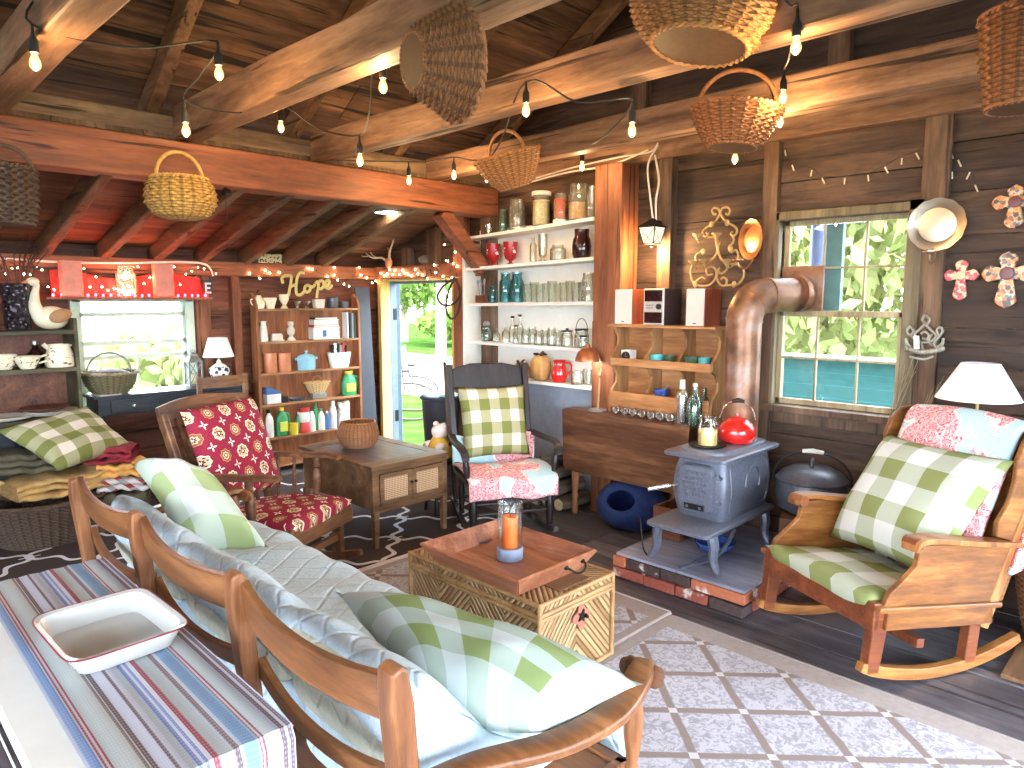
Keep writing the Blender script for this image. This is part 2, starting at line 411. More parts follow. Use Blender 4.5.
# right wall with window and door openings
WY0, WY1, WZ0, WZ1 = 1.20, 1.915, .95, 2.075
DY0, DY1, DZ1 = 4.99, 6.10, 1.79
def boards(mb, y0, y1, z0, z1, hs, xa, xb, holes, seed):
    rd = random.Random(seed); z = z0
    while z < z1-.01:
        h = min(rd.uniform(*hs), z1-z)
        if z1-(z+h) < .06: h = z1-z
        iv = [(y0, y1)]
        cuts = sorted({z, z+h} | {q for o in holes for q in (o[2], o[3]) if z < q < z+h})
        for a, b in zip(cuts, cuts[1:]):
            iv = [(y0, y1)]
            for (hy0, hy1, hz0, hz1) in holes:
                if hz0 < (a+b)/2 < hz1:
                    nv = []
                    for p, q in iv:
                        if hy1 <= p or hy0 >= q: nv.append((p, q)); continue
                        if p < hy0: nv.append((p, hy0))
                        if hy1 < q: nv.append((hy1, q))
                    iv = nv
            e = rd.uniform(0, .008)
            for p, q in iv: mb.bx(xa+e, xb, p, q, a+(.003 if a == z else 0), b-(.004 if b == z+h else 0))
        z += h
HO = [(WY0, WY1, WZ0, WZ1), (DY0, DY1, 0, DZ1), (-2.9, -.5, 0, 2.25)]
mb = MB()
bays = [(-3.2, 1.1, (.2, .27)), (1.1, 2.02, (.22, .3)), (2.02, 2.75, (.28, .38)), (2.75, 4.55, (.3, .4)), (4.55, 6.35, (.2, .28))]
for i, (a, b, h) in enumerate(bays): boards(mb, a+.002, b-.002, -.02, 2.56 if i < 4 else 2.56, h, 4.3, 4.33, HO, 20+i)
# gable above the plate
z = 2.62
while z < 5.0:
    boards(mb, -3.2, 4.62, z, z+.3, (.3, .3), 4.31, 4.33, [], int(z*100)); z += .3
st('wall_right', mb, MT['wall'])
mb = MB()      # unseen backing added behind the boards to stop light leaks
for (a, b, c, d) in [(-3.2, -2.9, -.05, 5.0), (-2.9, -.5, 2.25, 5.0), (-.5, WY0, -.05, 5.0), (WY1, DY0, -.05, 5.0), (DY1, 6.35, -.05, 5.0), (WY0, WY1, -.05, WZ0), (WY0, WY1, WZ1, 5.0), (DY0, DY1, DZ1, 5.0)]:
    mb.bx(4.335, 4.40, a, b, c, d)
st('wall_right_backing', mb, MT['stud'])
# plate and studs of the right wall
st('trim_1', MB().bx(4.22, 4.31, -3.2, 4.5, 2.55, 2.70), MT['beamY'], bevel=.006)
for i, (ya, yb, zt, xx) in enumerate([(1.02, 1.15, 2.55, 4.26), (1.935, 2.03, 2.55, 4.25), (2.66, 2.765, 2.55, 4.22), (-.35, -.22, 2.55, 4.25)]):
    st('trim_%d' % (i+2), MB().bx(xx, 4.301, ya-(.2 if i == 3 else 0)*0, yb, 0 if i != 2 else 1.432, zt), MT['stud'], bevel=.004)
for i, (ya, yb) in enumerate([(.3, .42), (1.55, 1.67), (2.9, 3.02), (-.9, -.78)]):       # short studs above the plate
    st('trim_%d' % (i+30), MB().bx(4.24, 4.31, ya, yb, 2.70, 4.4), MT['stud'], bevel=.004)
# window 2 (right wall)
w2 = st('window_2', MB().bx(4.255, 4.42, WY0-.075, WY0, WZ0-.03, WZ1+.05).bx(4.255, 4.42, WY1, WY1+.05, WZ0-.03, WZ1+.05).bx(4.255, 4.42, WY0-.075, WY1+.05, WZ1, WZ1+.05), MT['framedark'], bevel=.004)
st('window_sill', MB().bx(4.2, 4.42, WY0-.1, WY1+.08, WZ0-.045, WZ0-.005).bx(4.27, 4.31, WY0-.08, WY1+.06, WZ0-.12, WZ0-.045), MT['stud'], w2, bevel=.004)
def sash(name, x, y0, y1, z0, z1, parent, skip=None, cols=3, rows=2, fw=.03, mw=.012):
    m = MB().bx(x, x+.03, y0, y0+fw, z0, z1).bx(x, x+.03, y1-fw, y1, z0, z1).bx(x, x+.03, y0, y1, z0, z0+fw*1.1).bx(x, x+.03, y0, y1, z1-fw, z1)
    for k in range(1, cols): yy = y0+(y1-y0)*k/cols; m.bx(x+.004, x+.026, yy-mw/2, yy+mw/2, z0, z1)
    for k in range(1, rows): zz = z0+(z1-z0)*k/rows; m.bx(x+.004, x+.026, y0, y1, zz-mw/2, zz+mw/2)
    s = st(name, m, MT['frame'], parent, bevel=.003); p = MB()
    for a in range(cols):
        for b in range(rows):
            if skip == (a, b): continue
            ya, yb = y0+(y1-y0)*a/cols, y0+(y1-y0)*(a+1)/cols; za, zb = z0+(z1-z0)*b/rows, z0+(z1-z0)*(b+1)/rows
            p.bx(x+.013, x+.016, ya+.004, yb-.004, za+.004, zb-.004)
    st('window_pane', p, MT['pane'], s); return s
ZM = 1.51
sash('upper_sash', 4.345, WY0, WY1, ZM-.015, WZ1, w2, skip=(2, 0))
sash('lower_sash', 4.305, WY0, WY1, WZ0, ZM+.015, w2)
# back wall with window 1
mb = MB(); W1 = (1.47, 2.38, .76, 1.62)
def boards_y(mb, x0, x1, z0, z1, hs, seed, hole):
    tmp = MB(); boards(tmp, x0, x1, z0, z1, hs, -.03, 0, [hole], seed)
    M = Matrix(((0, 1, 0, 0), (-1, 0, 0, YB), (0, 0, 1, 0), (0, 0, 0, 1)))   # local y -> world x
    mp = {v: mb.b.verts.new(M @ v.co) for v in tmp.b.verts}
    for f in tmp.b.faces: mb._f([mp[v] for v in f.verts])
    tmp.b.free()
boards_y(mb, -3.0, 4.3, -.02, 2.05, (.16, .24), 9, W1)
st('wall_back', mb, MT['wallback'])
mb = MB()
for (a, b, c, d) in [(-3, W1[0], -.05, 2.0), (W1[1], 4.4, -.05, 2.0), (W1[0], W1[1], -.05, W1[2]), (W1[0], W1[1], W1[3], 2.0)]: mb.bx(a, b, 6.335, 6.40, c, d)
st('wall_back_sheathing', mb, MT['stud'])
w1 = st('window_1', MB().bx(W1[0]-.01, W1[0]+.05, 6.25, 6.42, W1[2]-.05, W1[3]+.01).bx(W1[1]-.05, W1[1]+.01, 6.25, 6.42, W1[2]-.05, W1[3]+.01).bx(W1[0], W1[1], 6.25, 6.42, W1[3]-.045, W1[3]+.01).bx(W1[0]-.03, W1[1]+.03, 6.2, 6.42, W1[2]-.06, W1[2]), MT['whiteframe'], bevel=.003)
m = MB()
for z in (1.475, 1.245, 1.13): m.bx(W1[0]+.05, W1[1]-.05, 6.30, 6.335, z-.018, z+.018)
m.bx(W1[0]+.05, W1[0]+.075, 6.30, 6.335, W1[2], W1[3]-.04).bx(W1[1]-.075, W1[1]-.05, 6.30, 6.335, W1[2], W1[3]-.04).bx(1.93, 1.945, 6.31, 6.33, W1[2], 1.13)
s1 = st('window_sash', m, MT['whiteframe'], w1, bevel=.002)
st('window_pane', MB().bx(W1[0]+.05, W1[1]-.05, 6.317, 6.32, W1[2], W1[3]-.04), MT['pane'], s1)
st('sash_latch', MB().tube(arc((1.9, 6.296, 1.262), .022, 0, PI, 8), .004, 6), MT['iron'], s1)
# plate of the back wall and of the lean-to end
st('trim_10', MB().bx(-3, 4.3, 6.16, 6.31, 1.80, 1.925), MT['beamX'], bevel=.008)
st('trim_11', MB().bx(4.2, 4.31, 4.45, 6.3, 1.80, 1.925), MT['beamX'], bevel=.008)
for i, (x0, x1) in enumerate([(2.40, 2.52), (2.72, 2.80)]):
    st('trim_%d' % (i+12), MB().bx(x0, x1, 6.22, 6.305, 0, 1.82), MT['postwood'], bevel=.005)
for i, (y0, y1, z1) in enumerate([(4.80, 4.955, 2.35), (5.20, 5.34, 2.26), (5.62, 5.74, 2.1)]):   # studs of the lean-to end above the door
    st('trim_%d' % (i+14), MB().bx(4.23, 4.305, y0, y1, 1.92 if i else 0, z1), MT['stud'] if i else MT['postwood'], bevel=.005)
d1 = st('door_1', MB().bx(4.22, 4.335, DY1-.006, DY1+.05, 0, DZ1+.02).bx(4.24, 4.42, DY0-.05, DY0+.006, 0, DZ1+.02).bx(4.24, 4.42, DY0, DY1, DZ1-.01, DZ1+.02), MT['yellowjamb'], bevel=.003)
st('storm_frame', MB().bx(4.336, 4.425, DY1-.009, DY1+.05, 0, DZ1).bx(4.40, 4.425, DY0-.01, DY1, DZ1-.035, DZ1), MT['bluedoor'], d1, bevel=.003)
st('door_leaf', MB().bar((4.43, DY1-.02, .9), (4.43+.575*.78, DY1-.02+.818*.78, .9), 1.75, .04, up=(.818, -.575, 0)), MT['bluedoor'], d1, bevel=.003)
st('door_hinge', MB().bx(4.37, 4.41, DY1-.016, DY1-.008, 1.38, 1.50).bx(4.37, 4.41, DY1-.016, DY1-.008, .3, .42), MT['iron'], d1)
st('threshold', MB().bx(4.2, 4.5, DY0, DY1, -.02, .025), MT['floor2'], d1, bevel=.004)
# main frame: orange beam, plate on it, tie beams
st('trim_16', MB().bx(-3, 4.28, 4.40, 4.60, 2.295, 2.525), MT['beamX'], bevel=.012)
st('trim_17', MB().bx(-3, 4.29, 4.455, 4.60, 2.527, 2.675), MT['plate'], bevel=.01)
def beam(name, p0, p1, w, h, mat, seed, wob=.012, n=12):
    rd = random.Random(seed); m = MB(); p0, p1 = V(p0), V(p1); d = (p1-p0).normalized(); up = V((0, 0, 1)); x = d.cross(up).normalized(); y = x.cross(d)
    rings = []
    for i in range(n+1):
        c = p0.lerp(p1, i/n); rings.append([m.b.verts.new(c + x*(a*(w/2+rd.uniform(-wob, wob)*.5)) + y*(b*(h/2+rd.uniform(-wob, wob)*(1 if b > 0 else .35)))) for a, b in ((-1, -1), (1, -1), (1, 1), (-1, 1))])
    for i in range(n):
        for k in range(4): m._f([rings[i][k], rings[i][(k+1) % 4], rings[i+1][(k+1) % 4], rings[i+1][k]])
    m._f(rings[0][::-1]); m._f(rings[-1])
    return st(name, m, mat, bevel=.012)
for i, (X, h, w) in enumerate([(.74, .17, .15), (1.70, .20, .13), (2.60, .175, .13), (3.60, .165, .14)]):
    beam('trim_%d' % (40+i), (X, 4.46, 2.53+h/2), (X, -3.0, 2.53+h/2), w, h, MT['beamY'], i+5)
SL = .62
def zr(y): return 2.70+(4.60-y)*SL if y > 1.0 else 2.70+3.6*SL-(1.0-y)*SL
for i, X in enumerate((-.15, .66, 1.55, 2.45, 3.30, 4.13)):
    beam('trim_%d' % (50+i), (X, 4.62, zr(4.62)), (X, 1.0, zr(1.0)), .075, .14, MT['rafter'], 60+i, .008)
    beam('trim_%d' % (60+i), (X, 1.0, zr(1.0)), (X, -2.6, zr(-2.6)), .075, .14, MT['rafter'], 70+i, .008)
mb = MB(); rd = random.Random(5); y = 4.75; off = .10
while y > -2.8:
    w = rd.uniform(.2, .3); y2 = y-w
    for xa, xb in ((-3.0, 1.9+rd.uniform(-1, 1)), (None, 4.42)):
        if xa is None: xa = last
        last = xb; a = V(((xa+xb)/2, y, zr(y)+off)); b = V(((xa+xb)/2, y2+.004, zr(y2+.004)+off)); L = (b-a).length
        if y > 1.0 > y2: b = V((a.x, 1.0, zr(1.0)+off))
        mb.bar(a, b, xb-xa-.006, .022)
    y = y2
st('ceiling', mb, MT['roof'])
st('ceiling_sheathing', MB().bar((.7, 4.95, zr(4.95)+.15), (.7, 1.0, zr(1.0)+.15), 7.6, .03).bar((.7, 1.0, zr(1.0)+.15), (.7, -3.0, zr(-3.0)+.15), 7.6, .03), MT['stud'])
# lean-to roof
def zl(y): return 2.42-(y-4.5)*.262
for i, (xa, xb) in enumerate([(3.46, 3.62), (3.10, 3.25), (2.76, 2.85), (2.40, 2.46), (2.06, 2.09), (1.69, 1.70), (1.28, 1.30), (.9, .92), (.5, .5), (.1, .1)]):
    beam('trim_%d' % (70+i), (xa, 4.5, zl(4.5)-.065), (xb, 6.32, zl(6.32)-.0), .07, .13, MT['rafter'], 90+i, .006)
mb = MB(); y = 4.45
while y < 6.6:
    w = rd.uniform(.15, .22); ym = y+w-.004
    s_ = rd.uniform(.8, 3)
    for xa, xb in ((-3, s_), (s_, 4.42)): mb.bar(((xa+xb)/2, y, zl(y)+.085), ((xa+xb)/2, ym, zl(ym)+.085), xb-xa-.005, .022)
    y += w
st('ceiling_leanto', mb, MT['roof2'])
st('ceiling_leanto_sheathing', MB().bar((.7, 4.45, zl(4.45)+.12), (.7, 6.8, zl(6.8)+.12), 7.6, .03), MT['stud'])
# brace from the orange beam to the post in the white shelf
bp = AY(440, 214, 4.5); bp = V((bp.x, 4.5, 2.30)); bq = V((4.17, 4.5, 1.86))
st('trim_18', MB().bar(bp, bq, .11, .12, up=(0, 1, 0)), MT['beamX'], bevel=.006)
st('trim_19', MB().bx(4.19, 4.305, 4.42, 4.54, 0, 2.30), MT['stud'], bevel=.006)
st('trim_21', MB().bx(4.10, 4.305, 3.036, 3.225, 0, 1.432).bx(4.10, 4.305, 2.985, 3.225, 1.432, 2.55), MT['postwood'], bevel=.006)      # wide brown post by the shelves
# walls behind the camera, with the wide barn doorway and a side opening added to let daylight in
m = MB().bx(-3.0, -1.9, -3.25, -3.2, 0, 5.0).bx(2.6, 4.4, -3.25, -3.2, 0, 5.0).bx(-1.9, 2.6, -3.25, -3.2, 2.4, 5.0)
st('wall_front', m, MT['wallback'])
m = MB().bx(-3.05, -3.0, -3.25, 6.4, 0, .8).bx(-3.05, -3.0, -3.25, 6.4, 2.2, 2.7).bx(-3.05, -3.0, -3.25, -2.0, .8, 2.2).bx(-3.05, -3.0, 2.6, 6.4, .8, 2.2)
for k in range(12): y0 = -3.25+k*.65; m.bx(-3.05, -3.0, y0, y0+.65, 2.7, min(zr(y0), zr(y0+.65))+.05) if y0 < 4.5 else None
st('wall_left', m, MT['wallback'])
# ------------------------------------------------------------------ outside
gr = G('grass'); f = gr.noise(gr.co('Object'), 3, 5); MT['grass'] = gr.done(gr.ramp(f, [(.3, lin(36, 56, 22)), (.7, lin(66, 92, 38))]), .95, 0, 0.0)
MT['drive'] = plain('pale_gravel', (150, 146, 138), .95, var=.1, sc=6)
st('ground_lawn', MB().bx(4.45, 40, -30, 40, -.3, -.12).bx(-30, 4.45, 6.45, 40, -.3, -.12).bx(-30, 40, -30, -3.3, -.3, -.12).bx(-30, -3.1, -30, 40, -.3, -.12), MT['grass'])
st('ground_drive', MB().bx(7.6, 13.5, -5, 30, -.2, -.11), MT['drive'])
def leafmat(name, a, b):
    g = G(name); c = g.ramp(g.island(), [(0, lin(*a)), (1, lin(*b))]); g.p.inputs['Subsurface Weight'].default_value = 0
    g.done(c, .7, 0, .1)
    t = g.n('ShaderNodeBsdfTranslucent'); g.put(t.inputs[0], c); mm = g.n('ShaderNodeMixShader'); mm.inputs[0].default_value = .45
    g.nt.links.new(g.p.outputs[0], mm.inputs[1]); g.nt.links.new(t.outputs[0], mm.inputs[2]); g.nt.links.new(mm.outputs[0], g.out.inputs[0]); return g.m
MT['leaf'] = leafmat('leaf_green', (70, 94, 40), (134, 158, 78)); MT['leaf2'] = leafmat('leaf_yellow_green', (120, 132, 76), (196, 196, 140))
MT['bark'] = wood('bark', (90, 80, 68), (140, 126, 108), (186, 172, 150), 'Z', .9, 1, 0, 0, .8)
def tree(loc, hgt, rad, n, leaf, label, cat='tree', trunk=True, name='tree', seed=1, low=.35, group=None, tr=.16):
    rd = random.Random(seed); t = thing(name, label, cat, loc, 0, group)
    m = MB()
    for k in range(n):
        while True:
            q = V((rd.uniform(-1, 1), rd.uniform(-1, 1), rd.uniform(-1, 1)))
            if .35 < q.length < 1: break
        c = V((q.x*rad, q.y*rad, hgt*(low+(1-low)*(q.z+1)/2))); s = rd.uniform(.09, .2)
        r = rotm(rd.uniform(0, 6), rd.uniform(0, 6), rd.uniform(0, 6)); a, b = r @ V((s, 0, 0)), r @ V((0, s*.6, 0))
        m._f([m.b.verts.new(c-a), m.b.verts.new(c-b), m.b.verts.new(c+a), m.b.verts.new(c+b)])
    m.build('foliage', leaf, t)
    if trunk:
        tk = MB().tube([(0, 0, -.12), (.03, .02, hgt*.3), (-.04, 0, hgt*.6), (0, .05, hgt*.9)], [tr, tr*.75, tr*.5, .04], 10)
        for k in range(5): a = k*1.3; tk.tube([(0, 0, hgt*.45), (math.cos(a)*rad*.4, math.sin(a)*rad*.4, hgt*.65), (math.cos(a)*rad*.7, math.sin(a)*rad*.7, hgt*.8)], [.07, .05, .02], 6)
        tk.build('trunk', MT['bark'], t, smooth=True)
    return t
p = AX(441, 360, 11.5); tree((p.x, p.y, 0), 6.0, 2.2, 4200, MT['leaf'], 'tall tree with a pale trunk seen through the open doorway', seed=2, low=.42, tr=.15)
p = AX(405, 360, 17); tree((p.x, p.y, 0), 5.2, 2.6, 4200, MT['leaf'], 'leafy green tree across the pale drive, seen left in the doorway', seed=3, low=.2)
for k, (px_, D_, sd_, lb_) in enumerate([(396, 22, 41, 'distant leafy tree at the far left of the doorway view'), (426, 31, 42, 'distant leafy tree behind the pale trunk, left of it in the doorway'), (458, 40, 43, 'distant leafy tree right of the pale trunk in the doorway')]):
    p = AX(px_, 330, D_); tree((p.x, p.y, 0), 6.5, 2.6, 2600, MT['leaf'], lb_, seed=sd_, low=.38, group='distant trees seen through the doorway')
p = AX(420, 330, 16); tree((p.x+1, p.y-1, 0), 1.3, 1.6, 1500, MT['leaf'], 'low green bush at the far edge of the drive seen through the doorway', 'bush', False, 'bush', 4, .1)
for k, (y, xx, h, sd, lab) in enumerate([(4.4, 11.4, 5.4, 5, 'leafy tree outside the right window, seen in its left panes'), (2.3, 14.6, 6.6, 6, 'leafy tree outside the right window, seen in its middle panes'), (.2, 11.2, 5.4, 7, 'leafy tree outside the right window, seen in its right panes')]):
    tree((xx, y, 0), h, 1.75, 4200, MT['leaf2'], lab, seed=sd, low=.02)
p = AY(160, 380, 10.5); tree((p.x, p.y, 0), 1.25, 1.2, 1200, MT['leaf2'], 'yellow green bush outside the left window', 'bush', False, 'bush', 8, .05)
p = AY(40, 380, 14.5); tree((p.x, p.y, 0), 1.0, 1.3, 900, MT['leaf2'], 'pale bush outside the left window, further left', 'bush', False, 'bush', 9, .05)
# turquoise boarded shed outside the right window
MT['teal'] = plain('turquoise_paint', (44, 104, 108), .6); MT['tealpost'] = plain('green_blue_paint', (84, 118, 116), .6); MT['bluemetal'] = plain('blue_grey_metal', (104, 118, 160), .45, .3)
sh = thing('garden_shed', 'turquoise clapboard shed outside below the right window', 'shed', (7.0, 2.2, -.12))
m = MB()
for k in range(9): m.box((0, 0, .06+k*.125), (.02, 5.2, .14), rotm(0, -.09, 0))
m.build('clapboard_wall', MT['teal'], sh)
m = MB().bar((-.06, 0, 1.17), (1.5, 0, 1.02), 5.4, .03); m.build('shed_roof', plain('pale_roofing', (176, 184, 184), .6), sh)
m = MB().bx(.02, 1.5, -2.55, 2.55, 0, .98); m.build('shed_body', MT['teal'], sh)
q0, q1 = AX(828, 228, 4.40), AX(838, 310, 4.40)
MB().bx(4.385, 4.425, min(q0.y, q1.y)-.012, q0.y+.0, ZM+.02, WZ1-.005).build('window_slat', MT['tealpost'], label='narrow turquoise upright board just outside the upper panes of the right window', cat='board', bevel=.004)
# lawn swing seen through the doorway
MT['alu'] = plain('weathered_steel', (74, 62, 56), .6, .1)
sw = AX(420, 420, 6.3); sw.z = -.12
t = thing('lawn_chair', 'curved metal lawn chair on the grass outside the doorway', 'chair', sw, math.radians(228))
for s in (-.42, .42):
    MB().tube(spline([(s, -.35, .55), (s, .05, .52), (s, .25, .35), (s, .1, .05), (s, -.3, .03)], 5), .016, 8).build('side_frame', MT['alu'], t, smooth=True)
    MB().tube(spline([(s, -.1, .72), (s, -.3, .72), (s, -.42, .68)], 4), .022, 8).build('armrest', MT['alu'], t, smooth=True)
    MB().tube([(s, -.05, .53), (s, -.12, .72)], .012, 6).build('arm_support', MT['alu'], t, smooth=True)
m = MB(); m.grid(lambda u, v: (-.42+.84*u, .1-.5*v+.35*max(0, v-.55), .45+.04*math.cos(6*v)+1.2*max(0, v-.55)), 6, 16, .015); m.build('seat_shell', MT['alu'], t, smooth=True)
MB().tube(spline([(.42, -.25, .7), (.5, -.42, 1.0), (.62, -.5, 1.5)], 6), .022, 8).build('canopy_pole', MT['alu'], t, smooth=True)
# ------------------------------------------------------------------ fabrics and furniture woods
MT['maple'] = wood('maple_wood', (72, 40, 22), (120, 74, 42), (162, 110, 70), 'Y', .42, 1.2, 0, .2, .2)
MT['maplez'] = wood('maple_post', (76, 42, 24), (126, 78, 46), (168, 114, 74), 'Z', .42, 1.2, 0, .2, .2)
MT['darkmaple'] = wood('brown_rocker_wood', (62, 38, 24), (104, 68, 44), (150, 106, 72), 'X', .45, 1.2, 0, 0, .2)
MT['blackwood'] = wood('black_brown_wood', (17, 11, 11), (34, 23, 23), (60, 44, 44), 'Z', .4, 1.2, 0, 0, .2)
MT['pine'] = wood('pine_wood', (96, 54, 24), (160, 102, 52), (208, 152, 92), 'X', .4, .9, .0, .5, .2)
MT['piney'] = wood('pine_wood_side', (64, 32, 14), (132, 80, 36), (190, 132, 72), 'Y', .4, .9, .0, .6, .2)
MT['pinez'] = wood('pine_wood_upright', (94, 52, 24), (156, 98, 50), (204, 146, 88), 'Z', .4, .9, 0, .5, .2)
MT['pinedark'] = wood('dark_pine_wood', (74, 34, 18), (122, 64, 36), (164, 98, 60), 'Y', .4, 1, 0, .3, .2)
MT['walnut'] = wood('walnut_wood', (70, 48, 30), (118, 86, 58), (160, 124, 90), 'X', .45, 1, 0, 0, .2)
MT['acacia'] = wood('acacia_tray', (104, 60, 40), (156, 96, 68), (200, 140, 108), 'Y', .4, 1.2, 0, .2, .15)
GREEN = [(214, 214, 208), (182, 186, 166), (136, 142, 90)]
MT['ging'] = gingham('green_check', 3.0, 3.0, *GREEN, off=(.12, .3)); MT['ging2'] = gingham('green_check_large', 2.4, 2.0, *GREEN, off=(.2, .05))
MT['ging5'] = gingham('green_check_pale', 2.0, 1.5, (204, 208, 200), (184, 192, 174), (154, 166, 116), off=(.35, .2)); MT['ging3'] = gingham('green_check_olive', 3.4, 3.0, (222, 214, 198), (168, 164, 128), (122, 126, 70), off=(.1, .1)); MT['ging4'] = gingham('green_check_wide', 2.6, 3.3, (182, 190, 188), (158, 170, 158), (126, 140, 90), off=(.3, .55))
def red_fabric():
    g = G('red_medallion_fabric'); u, v, _ = g.xyz(g.co('UV', (4.4, 4.4, 1)))
    def cell(ou, ov):
        p = g.sub(g.fr(g.add(u, ou)), .5); q = g.sub(g.fr(g.add(v, ov)), .5); return p, q, g.m2('SQRT', g.add(g.mul(p, p), g.mul(q, q)))
    p, q, r = cell(.5, .5); ang = g.m2('ARCTAN2', q, p); wob = g.mul(g.sin(g.mul(ang, 8)), .022)
    par = g.m2('FRACT', g.mul(g.add(g.m2('FLOOR', g.add(u, .5)), g.m2('FLOOR', g.add(v, .5))), .5)); odd = g.gt(par, .25)
    base = g.mix(g.noise(g.co('UV'), 60, 2), lin(120, 28, 46), lin(160, 50, 70))
    rr = g.add(r, wob); inn = g.mix(g.gt(g.voro(g.co('UV', (4.4, 4.4, 1)), 9), .38), lin(96, 62, 44), lin(206, 176, 140))
    c = g.mix(g.lt(rr, g.add(.30, g.mul(odd, -.02))), base, g.mix(odd, lin(240, 226, 200), lin(190, 150, 110)))
    c = g.mix(g.lt(rr, .255), c, g.mix(odd, inn, lin(150, 96, 66))); c = g.mix(g.mul(odd, g.lt(rr, .16)), c, lin(222, 200, 160)); c = g.mix(g.lt(rr, .11), c, lin(112, 40, 40)); c = g.mix(g.lt(rr, .05), c, lin(240, 226, 200))
    p, q, r = cell(0, 0); mn = g.m2('MINIMUM', g.ab(p), g.ab(q))
    pet = g.mul(g.lt(mn, g.mul(g.sin(g.mul(r, 14)), .035)), g.mul(g.lt(r, .22), g.gt(r, .03)))
    c = g.mix(pet, c, lin(244, 222, 206))
    w = g.noise(g.co('UV'), 300, 1); g.bump(w, .15, .002); return g.done(c, .9, 0, .15)
MT['red'] = red_fabric()
def paisley():
    g = G('paisley_fabric'); co = g.co('Object'); wv = g.n('ShaderNodeVectorMath', operation='ADD'); nz = g.n('ShaderNodeTexNoise'); g.put(nz.inputs['Vector'], co); nz.inputs['Scale'].default_value = 5
    g.put(wv.inputs[0], co); g.put(wv.inputs[1], nz.outputs['Color']); v1 = g.voro(wv.outputs[0], 9); big = g.noise(co, 4.2, 2)
    rings = g.sin(g.mul(v1, 46)); det = g.gt(g.noise(co, 70, 3), .52)
    pink = g.mix(g.gt(rings, .1), lin(196, 92, 102), lin(228, 178, 180)); pink = g.mix(g.mul(det, .6), pink, lin(240, 214, 212))
    blue = g.mix(g.mul(g.gt(g.sin(g.mul(v1, 60)), .75), .7), lin(176, 212, 222), lin(238, 236, 232))
    c = g.mix(g.sm(big, .525, .545), pink, blue); edge = g.mul(g.gt(big, .505), g.lt(big, .53)); c = g.mix(g.mul(edge, .8), c, lin(244, 236, 232))
    g.bump(g.noise(co, 200, 1), .1, .002); return g.done(c, .9, 0, .15)
MT['paisley'] = paisley()
def quilt(name, a, b):
    g = G(name); co = g.co('Object'); x, y, z = g.xyz(co)
    s = g.add(x, z); d1 = g.ab(g.sin(g.mul(g.add(y, g.mul(s, .8)), 24))); d2 = g.ab(g.sin(g.mul(g.sub(y, g.mul(s, .8)), 24)))
    seam = g.m2('MINIMUM', d1, d2); n = g.noise(co, 34, 3, .6, .8); n2 = g.noise(co, 160, 2); h = g.add(g.mul(g.sm(seam, 0, .35), .6), g.mul(n, .9))
    c = g.mix(g.add(g.mul(n, .7), g.mul(n2, .4)), lin(*a), lin(*b)); g.bump(h, .7, .009); return g.done(c, .92, 0, .1)
MT['quilt'] = quilt('blue_grey_quilt', (158, 182, 198), (214, 227, 236)); MT['cushion'] = quilt('pale_cushion_cover', (176, 178, 162), (226, 224, 206))
# ------------------------------------------------------------------ rugs
def rug_beige():
    g = G('beige_tile_rug'); x, y, z = g.xyz(g.co('Object')); nz = g.mul(g.sub(g.noise(g.co('Object'), 9, 2), .5), .05)
    a = g.add(g.add(g.m2('DIVIDE', x, .37), g.m2('DIVIDE', y, .40)), nz); b = g.sub(g.add(g.m2('DIVIDE', x, .37), nz), g.m2('DIVIDE', y, .40))
    da = g.ab(g.sub(g.fr(a), .5)); db = g.ab(g.sub(g.fr(b), .5)); e = g.mx(da, db)
    line = g.sm(e, .425, .455); node = g.mul(g.gt(da, .44), g.gt(db, .44))
    tex = g.sm(g.noise(g.co('Object'), 38, 3, .6, 1.2), .40, .56); fill = g.mix(tex, lin(154, 150, 158), lin(186, 183, 192))
    c = g.mix(line, fill, lin(138, 124, 118)); c = g.mix(node, c, lin(196, 190, 192)); g.bump(g.add(tex, g.noise(g.co('Object'), 300, 1)), .3, .003)
    return g.done(c, .95, 0, .1)
MT['beigerug'] = rug_beige(); MT['binding'] = plain('pale_binding', (206, 200, 204), .9); MT['rugborder'] = plain('taupe_border', (160, 148, 144), .95, var=.08, sc=40)
def make_rug(x0, x1, y0, y1, label, node, bind=None, group=None):
    t = thing('area_rug', label, 'rug', (0, 0, 0), 0, group)
    t.location = (node[0], node[1], .002); ROOTM[t.name] = Matrix.Translation(t.location)
    MB().bx(x0+.10, x1-.12, y0+.05, y1-.05, .002, .012).build('pile', MT['beigerug'], t, world=True)
    MB().bx(x0, x1, y0, y0+.05, .002, .011).bx(x0, x1, y1-.05, y1, .002, .011).bx(x0, x0+.10, y0+.05, y1-.05, .002, .011).bx(x1-.12, x1, y0+.05, y1-.05, .002, .011).build('border', MT['rugborder'], t, world=True)
    m = MB().bx(x0-.012, x0, y0, y1, .002, .014).bx(x1, x1+.012, y0, y1, .002, .014).bx(x0, x1, y0-.012, y0, .002, .014).bx(x0, x1, y1, y1+(.05 if bind else .012), .002, .014)
    m.build('binding', MT['binding'] if bind else MT['rugborder'], t, world=True, bevel=.002)
make_rug(.75, 2.96, -1.4, 1.80, 'beige diamond tile patterned rug in the foreground beside the platform rocker', (2.436, 1.151, 0))
make_rug(.95, 2.99, 1.83, 3.40, 'beige diamond tile patterned rug under the bamboo trunk, with a pale bound edge', (2.40+.0, 2.29, 0), True)
